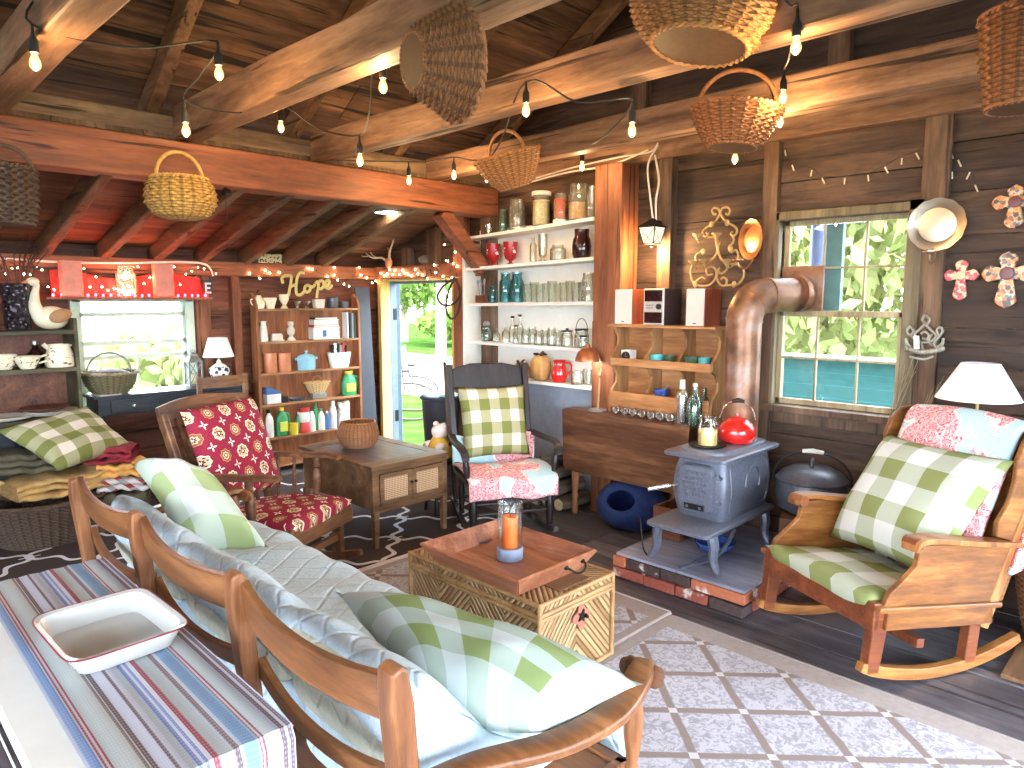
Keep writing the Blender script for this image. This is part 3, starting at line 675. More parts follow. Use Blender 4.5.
def rug_trellis():
    g = G('brown_trellis_rug'); x, y, z = g.xyz(g.co('Object'))
    a = g.add(g.m2('DIVIDE', x, .60), g.m2('DIVIDE', y, .66)); b = g.sub(g.m2('DIVIDE', x, .60), g.m2('DIVIDE', y, .66))
    w = .06
    aa = g.add(a, g.mul(g.sin(g.mul(b, 4*PI)), w)); bb = g.add(b, g.mul(g.sin(g.mul(a, 4*PI)), w))
    da = g.ab(g.sub(g.fr(aa), .5)); db = g.ab(g.sub(g.fr(bb), .5)); da2 = g.ab(g.sub(g.fr(a), .5)); db2 = g.ab(g.sub(g.fr(b), .5))
    line = g.mx(g.gt(da, .463), g.gt(db, .463)); node = g.mul(g.gt(da2, .40), g.gt(db2, .40)); kn = g.mul(node, g.gt(g.ab(g.sub(da2, db2)), .028))
    line = g.mx(line, g.mul(node, g.lt(g.ab(g.sub(da2, db2)), .02)))
    n = g.noise(g.co('Object'), 260, 2); c = g.mix(n, lin(48, 38, 38), lin(92, 78, 76)); c = g.mix(g.mx(line, g.mul(node, g.gt(g.add(da2, db2), .92))), c, lin(222, 218, 222)); g.bump(n, .5, .004)
    return g.done(c, .95, 0, .1)
MT['trellis'] = rug_trellis()
t = thing('shag_rug', 'dark brown rug with a white trellis pattern under the red rocker and cane table', 'rug', (2.659, 3.738, .001))
MB().bx(.35, 3.55, 3.46, 5.80, .001, .013).build('pile', MT['trellis'], t, world=True)
MB().bx(.35, 3.55, 5.80, 5.86, .001, .010).bx(3.55, 3.58, 3.46, 5.86, .001, .010).build('binding', plain('brown_binding', (70, 58, 50), .9), t, world=True)
# ------------------------------------------------------------------ striped table, dish
TZ = .72
t = thing('console_table', 'white painted narrow table behind the settee, under a striped cloth', 'table', (.44, 1.95, 0))
MT['whitewood'] = plain('white_paint', (218, 214, 208), .45, var=.04)
MB().bx(.225, .640, 1.285, 2.60, TZ-.03, TZ).build('table_top', MT['whitewood'], t, world=True, bevel=.006)
MB().bx(.255, .615, 1.32, 1.34, TZ-.13, TZ-.03).bx(.255, .615, 2.545, 2.565, TZ-.13, TZ-.03).bx(.255, .275, 1.32, 2.56, TZ-.13, TZ-.03).bx(.595, .615, 1.32, 2.56, TZ-.13, TZ-.03).build('apron', MT['whitewood'], t, world=True, bevel=.003)
for x in (.275, .595):
    for y in (1.34, 2.54): MB().bar((x, y, 0), (x, y, TZ-.03), .035, .035, (0, 1, 0), .05, .05).build('leg', MT['whitewood'], t, world=True, bevel=.004)
def stripes():
    g = G('striped_cloth'); u, v, _ = g.xyz(g.co('UV')); S = [(0, (196, 202, 214)), (.012, (110, 150, 210)), (.05, (90, 140, 205)), (.062, (228, 216, 220)), (.07, (176, 40, 66)), (.082, (230, 214, 216)), (.090, (176, 40, 66)), (.105, (196, 204, 196)), (.18, (206, 206, 196)), (.22, (150, 124, 116)), (.235, (212, 206, 212)), (.245, (128, 104, 100)), (.27, (206, 204, 218)), (.33, (128, 106, 106)), (.35, (212, 208, 220)), (.38, (196, 204, 206)), (.42, (110, 130, 190)), (.445, (208, 208, 224)), (.46, (112, 132, 192)), (.475, (220, 214, 222)), (.50, (178, 44, 70)), (.52, (200, 60, 84)), (.53, (206, 216, 212)), (.585, (196, 208, 206)), (.61, (142, 112, 116)), (.64, (206, 214, 220)), (.66, (112, 172, 224)), (.735, (150, 200, 232)), (.75, (178, 44, 70)), (.757, (226, 212, 220)), (.768, (178, 44, 70)), (.78, (200, 214, 214)), (.85, (190, 196, 220))]
    g2 = [(.875, (134, 110, 116)), (.90, (216, 214, 228)), (.915, (134, 110, 116)), (.94, (206, 210, 232)), (.955, (120, 140, 200)), (.965, (190, 204, 232))]
    c = g.ramp(g.m2('MULTIPLY', u, 1.0), [(p, lin(*q)) for p, q in S[:30]], 'CONSTANT')
    c2 = g.ramp(u, [(0, lin(200, 214, 214))]+[(p, lin(*q)) for p, q in S[30:]+g2], 'CONSTANT'); c = g.mix(g.gt(u, .762), c, c2)
    ch = g.gt(g.add(g.sin(g.mul(v, 900)), g.sin(g.mul(u, 420))), .55); c = g.mix(g.mul(ch, .22), c, lin(244, 242, 246))
    c = g.mix(1.0, c, (.60, .58, .60), 'MULTIPLY'); hs = g.n('ShaderNodeHueSaturation'); hs.inputs['Saturation'].default_value = .78; g.put(hs.inputs['Color'], c); c = hs.outputs[0]
    g.bump(g.noise(g.co('UV', (300, 900, 1)), 1, 1), .2, .002); return g.done(c, .9, 0, .15)
MT['stripes'] = stripes()
def cloth(u, v):
    s = v*1.62; x = .305+.36*u
    if u > .95: x = .645+ (u-.95)*.02
    top = 1.325
    if s < top: y, z = 2.607-s, TZ+.004
    else:
        e = s-top; y = 1.282-.012*min(1, e/.02)-.02*e; z = TZ+.004-e
    return (x-.012*(v-.5), y, z+.0012*math.sin(40*u))
m = MB().grid(cloth, 40, 60, .0022); m.build('tablecloth', MT['stripes'], smooth=True, label='striped woven cloth in blue, red and beige lying over the white table', cat='tablecloth')
MT['enamel'] = plain('white_enamel', (184, 182, 177), .18, var=.03, coat=.4); MT['redrim'] = plain('dark_red_enamel', (110, 30, 34), .3)
t = thing('baking_dish', 'white enamel rectangular baking dish with a thin dark red rim on the striped cloth', 'dish', (.485, 1.925, TZ+.007), .03)
def sq(a, b, e, z, n=48):
    out = []
    for k in range(n):
        q = 2*PI*k/n; c, s_ = math.cos(q), math.sin(q); out.append(V((a*math.copysign(abs(c)**e, c), b*math.copysign(abs(s_)**e, s_), z)))
    return out
def loft(mb, rings, cap0=True, cap1=True):
    R = [[mb.b.verts.new(p) for p in r] for r in rings]; n = len(R[0])
    for i in range(len(R)-1):
        for k in range(n): mb._f([R[i][k], R[i][(k+1) % n], R[i+1][(k+1) % n], R[i+1][k]], [(k/n, i/len(R)), ((k+1)/n, i/len(R)), ((k+1)/n, (i+1)/len(R)), (k/n, (i+1)/len(R))])
    if cap0: mb._f(R[0][::-1])
    if cap1: mb._f(R[-1])
    return mb
rings = [sq(.105, .135, .3, 0), sq(.112, .142, .3, .004), sq(.130, .164, .28, .052), sq(.140, .176, .28, .056), sq(.140, .176, .28, .059), sq(.127, .161, .28, .055), sq(.108, .138, .3, .008), sq(.10, .13, .3, .006)]
loft(MB(), rings).build('dish_body', MT['enamel'], t, smooth=True)
MB().tube(sq(.140, .176, .28, .0575), .0022, 6, closed=True).build('rim', MT['redrim'], t, smooth=True)
# ------------------------------------------------------------------ settee
PY = [3.38, 2.60, 1.80, 1.08]
t = thing('settee', 'long maple framed settee with curved ladder back between the striped table and trunk', 'sofa', (1.15, 2.23, 0))
zt = [.845, .87, .877, .892]
for i, y in enumerate(PY):
    m = MB(); m.prism([(-.024, 0), (.024, 0), (.024, .50), (.028, .80), (.02, .875), (.004, .885), (-.02, .875), (-.028, .80), (-.024, .50)], .056, frame((.83-.045*0, y+.028, 0), (1, 0, 0), (-.085, 0, zt[i]/.885), (0, -1, 0)))
    m.build('back_post', MT['maplez'], t, world=True, bevel=.008)
def rail(ya, yb, z0, z1, x0, sag, dip):
    def fn(u, v):
        q = 4*u*(1-u); zz = z0+(z1-z0)*v - dip*q*(1 if v > .5 else .6)
        return (x0-.09*(zz-.4)-sag*q+.0, ya+(yb-ya)*u, zz)
    return MB().grid(fn, 14, 3, .024)
for a, b in zip(PY, PY[1:]):
    rail(a-.02, b+.02, .745, .85, .815, .035, .03).build('top_rail', MT['maple'], t, world=True, smooth=True, bevel=.004)
    rail(a-.02, b+.02, .56, .62, .83, .03, .045).build('lower_rail', MT['maple'], t, world=True, smooth=True, bevel=.004)
MB().bx(1.50, 1.53, 1.06, 3.40, .20, .31).bx(.84, .87, 1.06, 3.40, .20, .31).bx(.84, 1.53, 1.06, 1.09, .20, .31).bx(.84, 1.53, 3.37, 3.40, .20, .31).bx(.87, 1.5, 1.09, 3.37, .285, .30).build('seat_frame', MT['maple'], t, world=True, bevel=.005)
for s, y0 in ((-1, 1.08), (1, 3.38)):
    pts = [(.80, y0, .60), (.95, y0+s*.03, .595), (1.12, y0+s*.11, .60), (1.28, y0+s*.14, .61), (1.42, y0+s*.115, .622), (1.52, y0+s*.075, .625)]
    P = spline(pts, 5); m = MB(); n = len(P); L = []
    for k, p in enumerate(P):
        d = (P[min(k+1, n-1)]-P[max(k-1, 0)]).normalized(); x = d.cross(V((0, 0, 1))).normalized(); w = .027+.013*math.sin(PI*min(1, k/(n-1)*.9)); w = w if k < n-2 else w*.9
        L.append([p-x*w+V((0, 0, -.013)), p+x*w+V((0, 0, -.013)), p+x*w*1.0+V((0, 0, .007)), p+x*w*.7+V((0, 0, .015)), p-x*w*.7+V((0, 0, .015)), p-x*w+V((0, 0, .007))])
    loft(m, L).build('armrest', MT['maple'], t, world=True, smooth=True, bevel=.004)
    yk = y0+s*.075
    MB().tube([(1.50, yk-.05, .605), (1.515, yk-.045, .60), (1.515, yk+.045, .60), (1.50, yk+.05, .605)], [.022, .030, .030, .022], 12).build('arm_scroll', MT['maple'], t, world=True, smooth=True)
    MB().lathe([(.018, .30), (.021, .33), (.014, .36), (.018, .38), (.026, .44), (.028, .50), (.021, .535), (.024, .542), (.018, .55), (.024, .558), (.016, .575), (.016, .605)], (1.475, yk, 0), 16).build('arm_post', MT['maplez'], t, world=True, smooth=True)
    for x in (.87, 1.485): MB().lathe([(.016, 0), (.022, .04), (.026, .12), (.022, .16), (.028, .18), (.028, .22)], (x, y0+s*.0, 0), 14).build('leg', MT['maplez'], t, world=True, smooth=True)
for i, (a, b) in enumerate(zip(PY, PY[1:])):
    if i == 2: b += .10
    m = MB().rbox(((.935), (a+b)/2, .585), (.12, abs(a-b)-.03, .25), .35, 9, rotm(0, -.12, 0))
    m.build('back_cushion', MT['cushion'], smooth=2, label=['pale quilted back cushion at the far end of the settee', 'pale quilted back cushion in the middle of the settee', 'pale quilted back cushion at the near end of the settee, behind the check pillow'][i], cat='cushion', group='settee back cushions')
    m = MB().rbox((1.20, (a+b)/2, .385), (.60, abs(a-b)-.01, .17), .3, 9)
    m.build('seat_cushion', MT['quilt'], smooth=2, label=['blue grey seat cushion at the far end of the settee', 'blue grey seat cushion in the middle of the settee', 'blue grey seat cushion at the near end of the settee, showing beside the arm post'][i], cat='cushion', group='settee seat cushions')
qp = [(.868, .58), (.872, .67), (.905, .728), (.95, .715), (1.0, .665), (1.05, .60), (1.11, .535), (1.20, .495), (1.35, .492), (1.47, .485), (1.545, .455), (1.575, .38), (1.58, .30), (1.575, .22)]
qs = spline([(x, z, 0) for x, z in qp], 4)
def qf(u, v):
    k = u*(len(qs)-1); i = min(int(k), len(qs)-2); p = qs[i].lerp(qs[i+1], k-i); y = 3.36-2.24*v; s_ = 1
    dipp = sum(math.exp(-((y-c)/.05)**2) for c in PY[1:3])
    top = math.exp(-((u-.18)/.12)**2)
    w = .008*math.sin(9*y+3*u)*math.sin(14*u+2*y)+.004*math.sin(23*y+9*u)
    e_ = max(0, 1-(y-1.10)/.12) if y < 1.22 else 0
    return (p.x+w*.6+.01, y+.01*math.sin(12*u), p.y+w-.02*dipp*top-.30*e_*e_*math.exp(-((u-.16)/.17)**2))
MB().grid(qf, 64, 90, .016).build('quilt', MT['quilt'], smooth=2, label='pale blue grey quilt spread over the back and seat of the settee', cat='quilt')
# settee pillows
A = V((1.14, 1.94, .665)); B = V((1.385, .915, .645)); C = V((1.10, 1.0, .635)); D = V((.99, 1.32, .66))
MB().pillow(A, D, C, B, .22, wr=.008, seed=3, pinch=.05, flatb=.5).build('pillow', MT['ging4'], smooth=2, label='large green and white check pillow slumped over the near arm of the settee', cat='pillow', group='green check pillows')
P1 = V((.98, 3.38, .88)); P2 = V((1.24, 3.14, .80)); P3 = V((1.30, 2.74, .55)); P4 = V((1.0, 2.85, .58))
MB().pillow(P1, P4, P3, P2, .24, wr=.012, seed=5, pinch=.10, flatb=.3).build('pillow', MT['ging5'], smooth=2, label='green and white check pillow leaning at the far end of the settee', cat='pillow', group='green check pillows')
# ------------------------------------------------------------------ trunk with tray
def bamboo():
    g = G('split_bamboo'); x, y, z = g.xyz(g.co('Object')); geo = g.n('ShaderNodeNewGeometry'); nx, ny, nz = g.xyz(geo.outputs['Normal'])
    side = g.gt(g.ab(nx), .7); topm = g.gt(g.ab(nz), .7)
    h = g.add(g.mul(side, y), g.mul(g.sub(1, side), x)); per = g.add(g.mul(side, .212), g.mul(g.sub(1, side), .255))
    vv = g.add(g.mul(topm, y), g.mul(g.sub(1, topm), z))
    tri = g.m2('PINGPONG', h, per); d = g.add(tri, g.mul(vv, .85)); s = g.ab(g.sin(g.mul(d, 105)))
    idx = g.m2('FLOOR', g.m2('DIVIDE', d, PI/105)); rn = g.n('ShaderNodeTexWhiteNoise', noise_dimensions='1D'); g.put(rn.inputs['W'], idx)
    c = g.mix(rn.outputs[0], lin(158, 118, 76), lin(212, 178, 130)); c = g.mix(g.sm(s, .45, .05), c, lin(70, 46, 26)); c = g.mix(g.mul(g.noise(g.co('Object'), 30, 3), .4), c, lin(120, 84, 50))
    g.bump(s, .9, .012); return g.done(c, .5, 0, .4)
MT['bamboo'] = bamboo(); MT['cane'] = wood('bamboo_pole', (128, 92, 56), (168, 128, 84), (200, 164, 116), 'X', .45, 1.5, 0, .3, .1)
TX0, TX1, TY0, TY1, TH = 1.95, 2.43, 1.78, 2.62, .40
t = thing('bamboo_trunk', 'split bamboo trunk in chevron pattern used as coffee table, under the wooden tray', 'trunk', ((TX0+TX1)/2, (TY0+TY1)/2, .013))
MB().bx(TX0+.008, TX1-.008, TY0+.008, TY1-.008, .013, .335).build('trunk_body', MT['bamboo'], t, world=True)
MB().bx(TX0+.004, TX1-.004, TY0+.004, TY1-.004, .342, TH-.004).build('lid', MT['bamboo'], t, world=True)
for z in (.022, .328, .348, TH-.008):
    m = MB()
    for a, b in (((TX0, TY0), (TX1, TY0)), ((TX1, TY0), (TX1, TY1)), ((TX1, TY1), (TX0, TY1)), ((TX0, TY1), (TX0, TY0))): m.tube([(*a, z), (*b, z)], .010, 8)
    m.build('edge_cane', MT['cane'], t, world=True, smooth=True)
for a in ((TX0, TY0), (TX1, TY0), (TX1, TY1), (TX0, TY1)): MB().tube([(*a, .015), (*a, TH)], .010, 8).build('corner_cane', MT['cane'], t, world=True, smooth=True)
MT['redmetal'] = plain('reddish_plate', (182, 110, 90), .5, .2)
hx = (TX0+TX1)/2+.015; hq = MB()
poly = [(.045*math.cos(a)*(1+.25*math.cos(4*a)), .05*math.sin(a)*(1+.25*math.cos(4*a))) for a in [2*PI*k/40 for k in range(40)]]
hp = hq.prism(poly, .006, frame((hx, TY0-.002, .27), (1, 0, 0), (0, 0, 1), (0, -1, 0))).build('hasp_plate', MT['redmetal'], t, world=True)
star = [((.030 if k % 2 == 0 else .012)*math.cos(2*PI*k/10), (.030 if k % 2 == 0 else .012)*math.sin(2*PI*k/10)) for k in range(10)]
MB().prism(star, .008, frame((hx, TY0-.008, .275), (1, 0, 0), (0, 0, 1), (0, -1, 0))).tube([(hx+.01, TY0-.02, .275), (hx+.025, TY0-.02, .265)], .008, 8).build('hasp', MT['iron'], t, world=True)
MB().bx(hx-.10, hx+.10, TY0+.03, TY0+.13, TH-.003, TH+.002).build('lid_inlay', MT['walnut'], t, world=True)
# tray
t = thing('serving_tray', 'square acacia wood tray with flared sides and iron handles on the trunk', 'tray', (2.155, 2.16, TH+.004))
bx0, bx1, by0, by1 = 1.955, 2.345, 1.905, 2.42; fl = .055; th = .085; z0 = TH+.005
MB().bx(bx0, bx1, by0, by1, z0, z0+.012).build('tray_base', MT['acacia'], t, world=True, bevel=.002)
for a, b, c, d in (((bx0, by0), (bx1, by0), (bx0-fl, by0-fl), (bx1+fl, by0-fl)), ((bx1, by0), (bx1, by1), (bx1+fl, by0-fl), (bx1+fl, by1+fl)), ((bx1, by1), (bx0, by1), (bx1+fl, by1+fl), (bx0-fl, by1+fl)), ((bx0, by1), (bx0, by0), (bx0-fl, by1+fl), (bx0-fl, by0-fl))):
    MB().grid(lambda u, v: V((*a, z0)).lerp(V((*b, z0)), u).lerp(V((*c, z0+th)).lerp(V((*d, z0+th)), u), v), 4, 2, .012).build('tray_side', MT['acacia'], t, world=True)
for (x, y, dy) in ((2.26, by0-.045, -1), (2.04, by1+.045, 1)):
    m = MB(); P = spline([(x-.055, y-dy*.0, z0+.055), (x-.05, y+dy*.02, z0+.05), (x-.03, y+dy*.035, z0+.035), (x, y+dy*.038, z0+.03), (x+.03, y+dy*.035, z0+.035), (x+.05, y+dy*.02, z0+.05), (x+.055, y, z0+.055)], 4)
    m.tube(P, .005, 8); m.sph((x-.055, y, z0+.055), .011).sph((x+.055, y, z0+.055), .011); m.build('tray_handle', MT['iron'], t, world=True, smooth=True)
MT['candleglass'] = glass('clear_glass', (.98, .99, .98), .07, .02); MT['orangewax'] = plain('orange_wax', (240, 124, 52), .5, var=.05); MT['orangewax'].node_tree.nodes['Principled BSDF'].inputs['Subsurface Weight'].default_value = .2; MT['greystone'] = plain('blue_grey_stone', (138, 152, 176), .45)
c = AZ(510, 558, z0+.013)
t = thing('hurricane_candle_holder', 'clear glass cylinder candle holder with blue grey base on the tray', 'candle holder', c)
MB().lathe([(0, 0), (.058, 0), (.061, .004), (.061, .050), (.057, .055), (0, .055)], (0, 0, 0), 28).build('base_ring', MT['greystone'], t, smooth=True)
MB().lathe([(.0565, .03), (.0565, .262), (.058, .264), (.055, .264), (.0535, .06)], (0, 0, 0), 32, cap=False).build('glass_cylinder', MT['candleglass'], t, smooth=True)
m = MB().lathe([(0, 0), (.035, 0), (.036, .004), (.036, .138), (.033, .144), (.026, .14), (0, .139)], c+V((0, 0, .0555)), 28); o = m.build('candle', MT['orangewax'], smooth=True, label='orange pillar candle inside the glass cylinder on the tray', cat='candle')
MB().tube([(0, 0, .138), (.002, 0, .155)], .0015, 6).build('wick', MT['iron'], o)
c = AZ(480, 540, z0+.013); MB().lathe([(0, 0), (.055, 0), (.058, .004), (.055, .009), (.05, .007), (0, .007)], c, 32).build('coaster', plain('dark_purple_slate', (84, 60, 62), .5), smooth=True, label='dark round coaster lying in the tray behind the orange candle', cat='coaster')
# ------------------------------------------------------------------ red rocking chair
def local(t):
    return lambda x, y, z: ROOTM[t.name] @ V((x, y, z))
def rocker_bar(t, x, mat, y0=-.42, y1=.40, rad=1.25, w=.032, h=.045, name='rocker'):
    m = MB(); P = []
    for k in range(17):
        y = y0+(y1-y0)*k/16; P.append(V((x, y, rad-math.sqrt(rad*rad-y*y)+h/2)))
    L = []
    for k, p in enumerate(P):
        d = (P[min(k+1, 16)]-P[max(k-1, 0)]).normalized(); nrm = V((0, -d.z, d.y)); hh = h*(.75 if k in (0, 16) else 1)
        L.append([p+V((-w/2, 0, 0))-nrm*hh/2, p+V((w/2, 0, 0))-nrm*hh/2, p+V((w/2, 0, 0))+nrm*hh/2, p+V((-w/2, 0, 0))+nrm*hh/2])
    return loft(m, L).build(name, mat, t, bevel=.004)
def turned(m, p0, p1, r, seed=0):
    prof = [(.75, 0), (1, .04), (.7, .08), (.95, .12), (.85, .2), (1.15, .38), (1.2, .5), (1.0, .66), (.7, .74), (1.05, .78), (.75, .82), (1.0, .88), (.9, 1)]
    p0, p1 = V(p0), V(p1); d = p1-p0; q = d.to_track_quat('Z', 'Y').to_matrix(); return m.lathe([(r*a, d.length*b) for a, b in prof], p0, 14, q)
RZ = math.radians(205); t = thing('rocking_chair', 'dark brown rocking chair with red medallion cushions and spindle arms', 'rocking chair', (1.845, 3.71, .013), RZ)
W, D = .60, .58
MB().prism([(-W/2, .26), (W/2, .26), (W/2, .335), (W/2-.03, .375), (-W/2+.03, .375), (-W/2, .335)], .03, frame((0, D/2, 0), (1, 0, 0), (0, 0, 1), (0, -1, 0))).build('front_rail', MT['darkmaple'], t, bevel=.006)
m = MB()
for s in (-1, 1): m.bar((s*(W/2-.02), D/2-.02, .325), (s*(W/2-.02), -D/2, .28), .03, .09)
m.bar((-W/2+.02, -D/2, .28), (W/2-.02, -D/2, .28), .03, .08).box((0, 0, .315), (W-.06, D-.06, .02), rotm(.08)); m.build('seat_frame', MT['darkmaple'], t, bevel=.005)
for s in (-1, 1):
    rocker_bar(t, s*.27, MT['darkmaple'], -.50, .36)
    for y in (.20, -.20): MB().bx(s*.27-.022, s*.27+.022, y-.03, y+.03, .045, .30).build('leg', MT['darkmaple'], t, bevel=.006)
    MB().bar((s*.30, -D/2+.0, .26), (s*.30, -D/2-.24, .95), .04, .05, (0, 1, 0)).build('back_post', MT['darkmaple'], t, bevel=.008)
    # paddle arm on a turned front post with spindles
    P = spline([(s*.29, -.40, .62), (s*.30, -.20, .63), (s*.305, .0, .64), (s*.30, .12, .65), (s*.275, .22, .645)], 4); L = []
    for k, p in enumerate(P):
        f = k/(len(P)-1); w = .026+.028*math.sin(PI*min(1, f*1.05))**2*f+.01*f
        if k == len(P)-1: w *= .7
        L.append([p+V((-w, 0, -.011)), p+V((w, 0, -.011)), p+V((w, 0, .006)), p+V((w*.7, 0, .013)), p+V((-w*.7, 0, .013)), p+V((-w, 0, .006))])
    loft(MB(), L).build('armrest', MT['darkmaple'], t, smooth=True)
    turned(MB(), (s*.285, .04, .34), (s*.30, .04, .64), .024).build('arm_post', MT['darkmaple'], t, smooth=True)
    for y in (-.12, -.24): turned(MB(), (s*.285, y, .33), (s*.298, y, .63), .012).build('arm_spindle', MT['darkmaple'], t, smooth=True)
MB().grid(lambda u, v: (-.31+.62*u, -D/2-.235-.03*4*u*(1-u)-.03*v, .87+.12*v+.03*math.sin(PI*u)*v), 12, 3, .026).build('crest_rail', MT['darkmaple'], t, smooth=True, bevel=.004)
m = MB()
for k in range(5): m.bar((-.2+.1*k, -D/2-.02, .32), (-.2+.1*k, -D/2-.235, .92), .022, .014, (0, 1, 0))
m.build('back_slats', MT['darkmaple'], t)
MB().bx(-.27, .27, .18, .215, .14, .18).bx(-.27, .27, -.215, -.18, .14, .18).build('stretcher', MT['darkmaple'], t, bevel=.004)
L_ = local(t)
c = [L_(-.275, .30, .395), L_(.275, .30, .395), L_(.26, -.26, .365), L_(-.26, -.26, .365)]
MB().pillow(c[0], c[1], c[2], c[3], .21, wr=.004, pinch=.0, ear=.30, flatb=.20, seed=1).build('seat_cushion', MT['red'], smooth=2, label='red medallion print seat cushion on the brown rocking chair', cat='cushion', group='red medallion cushions')
c = [L_(.285, -.215, .44), L_(-.285, -.215, .44), L_(-.285, -.42, .98), L_(.285, -.42, .98)]
MB().pillow(c[0], c[1], c[2], c[3], .15, wr=.005, pinch=.02, ear=.35, flatb=.4, seed=2).build('back_cushion', MT['red'], smooth=2, label='red medallion print back cushion leaning in the brown rocking chair', cat='cushion', group='red medallion cushions')
# ------------------------------------------------------------------ cane side table
t = thing('side_table', 'brown end table with two cane doors and dark inset top before the doorway', 'table', (2.74, 4.1, .013))
X0, X1, Y0, Y1, Z1 = 2.43, 3.04, 3.645, 4.55, .555
MB().bx(X0-.01, X1+.01, Y0-.01, Y0+.11, Z1-.025, Z1).bx(X0-.01, X1+.01, Y1-.11, Y1+.01, Z1-.025, Z1).bx(X0-.01, X0+.08, Y0+.11, Y1-.11, Z1-.025, Z1).bx(X1-.08, X1+.01, Y0+.11, Y1-.11, Z1-.025, Z1).build('table_top', MT['walnut'], t, world=True, bevel=.003)
MB().bx(X0+.08, X1-.08, Y0+.11, Y1-.11, Z1-.02, Z1-.003).build('top_inset', wood('dark_slate_inset', (52, 44, 46), (92, 84, 90), (138, 130, 140), 'Y', .35, 1.2, 0, 0, .15), t, world=True)
MB().bx(X0+.01, X0+.03, Y0+.02, Y1-.02, .26, Z1-.025).bx(X1-.03, X1-.01, Y0+.02, Y1-.02, .26, Z1-.025).bx(X0+.03, X1-.03, Y1-.04, Y1-.02, .26, Z1-.025).bx(X0+.03, X1-.03, Y0+.02, Y1-.04, .26, .28).build('cabinet_body', MT['walnut'], t, world=True, bevel=.003)
MB().bx(X0, X0+.05, Y0, Y0+.03, .25, Z1-.025).bx(X1-.05, X1, Y0, Y0+.03, .25, Z1-.025).bx(X0+.05, X1-.05, Y0, Y0+.03, Z1-.06, Z1-.025).bx(X0+.05, X1-.05, Y0, Y0+.03, .25, .285).build('face_frame', MT['walnut'], t, world=True, bevel=.003)
gc = G('cane_weave'); xx, yy, zz = gc.xyz(gc.co('Object', (1, 1, 1))); h = gc.mul(gc.add(gc.sin(gc.mul(xx, 520)), gc.sin(gc.mul(zz, 520))), .5); gc.bump(h, .6, .004)
MT['caneweave'] = gc.done(gc.mix(gc.sm(h, -.5, .5), lin(150, 112, 80), lin(216, 182, 146)), .6)
for s, (a, b) in enumerate(((X0+.052, (X0+X1)/2-.002), ((X0+X1)/2+.002, X1-.052))):
    m = MB().bx(a, b, Y0-.012, Y0+.012, .287, .32).bx(a, b, Y0-.012, Y0+.012, Z1-.09, Z1-.062).bx(a, a+.03, Y0-.012, Y0+.012, .32, Z1-.09).bx(b-.03, b, Y0-.012, Y0+.012, .32, Z1-.09)
    d = m.build('door', MT['walnut'], t, world=True, bevel=.002)
    MB().bx(a+.03, b-.03, Y0-.004, Y0+.006, .32, Z1-.09).build('cane_panel', MT['caneweave'], d, world=True)
    kx = b-.015 if s == 0 else a+.015
    MB().lathe([(.004, 0), (.005, .006), (.010, .012), (.009, .02), (0, .022)], (kx, Y0-.012, .41), 14, rotm(PI/2)).build('knob', MT['iron'], d, world=True, smooth=True)
for x in (X0+.025, X1-.025):
    for y in (Y0+.015, Y1-.025): MB().bar((x, y, .013), (x, y, .26), .032, .032, (0, 1, 0), .042, .042).build('leg', MT['walnut'], t, world=True, bevel=.004)
# ------------------------------------------------------------------ black rocking chair
RZ = math.radians(152); t = thing('rocking_chair', 'black high backed rocking chair with paisley seat by the doorway', 'rocking chair', (3.36, 3.42, 0), RZ)
W, D = .60, .50; BM = MT['blackwood']
MB().bx(-W/2, W/2, -D/2, D/2, .355, .395).bx(-W/2+.02, W/2-.02, D/2-.03, D/2, .27, .36).build('seat', BM, t, bevel=.008)
for s in (-1, 1):
    rocker_bar(t, s*.265, BM, -.46, .36, name='rocker')
    turned(MB(), (s*.27, .21, .05), (s*.27, .21, .36), .026).build('front_leg', BM, t, smooth=True)
    turned(MB(), (s*.25, -.21, .06), (s*.25, -.21, .36), .022).build('rear_leg', BM, t, smooth=True)
    MB().bar((s*.275, -D/2+.01, .36), (s*.29, -D/2-.17, 1.12), .045, .055, (0, 1, 0)).build('back_post', BM, t, bevel=.008)
    poly = [(0, .50), (.10, .56), (.13, .70), (.10, .84), (.12, .98), (.09, 1.08), (0, 1.13)]
    MB().prism(poly, .022, frame((s*.29-.011, -D/2-.08, 0), (0, 1, 0), (0, -.22, 1), (1, 0, 0))).build('wing', BM, t, bevel=.005)
    P = spline([(s*.30, -.30, .62), (s*.325, -.1, .615), (s*.335, .1, .62), (s*.33, .22, .60), (s*.325, .25, .56)], 4); L = []
    for p in P: L.append([p+V((-.026, 0, -.014)), p+V((.026, 0, -.014)), p+V((.026, 0, .014)), p+V((-.026, 0, .014))])
    loft(MB(), L).build('armrest', BM, t, bevel=.006)
    turned(MB(), (s*.30, .20, .39), (s*.325, .20, .605), .020).build('arm_post', BM, t, smooth=True)
MB().prism([(-.30, .94), (.30, .94), (.30, 1.06), (.24, 1.10), (.12, 1.125), (-.12, 1.125), (-.24, 1.10), (-.30, 1.06)], .025, frame((0, -D/2+.075, 0), (1, 0, 0), (0, -.225, 1), (0, -1, 0))).build('crest_rail', BM, t, bevel=.006)
m = MB()
for k in range(6): m.bar((-.2+.08*k, -D/2, .39), (-.2+.08*k, -D/2-.135, .96), .02, .014, (0, 1, 0))
m.build('back_spindles', BM, t)
for y, z in ((.21, .17), (.21, .24), (-.21, .18)): turned(MB(), (-.26, y, z), (.26, y, z), .014).build('stretcher', BM, t, smooth=True)
L_ = local(t)
def pc(u, v):
    x = -.31+.62*u; s = v*.86
    if s < .24: y, z = -.235, .62-s*.9
    elif s < .74: q = s-.24; y, z = -.235+q, .405+.05*math.sin(PI*q/.5)*(1-.4*abs(2*u-1)**3)
    else: y, z = .268, .40-(s-.74)
    z += .010*math.sin(7*u+3*v)+.006*math.sin(15*u); return L_(x, y, z)
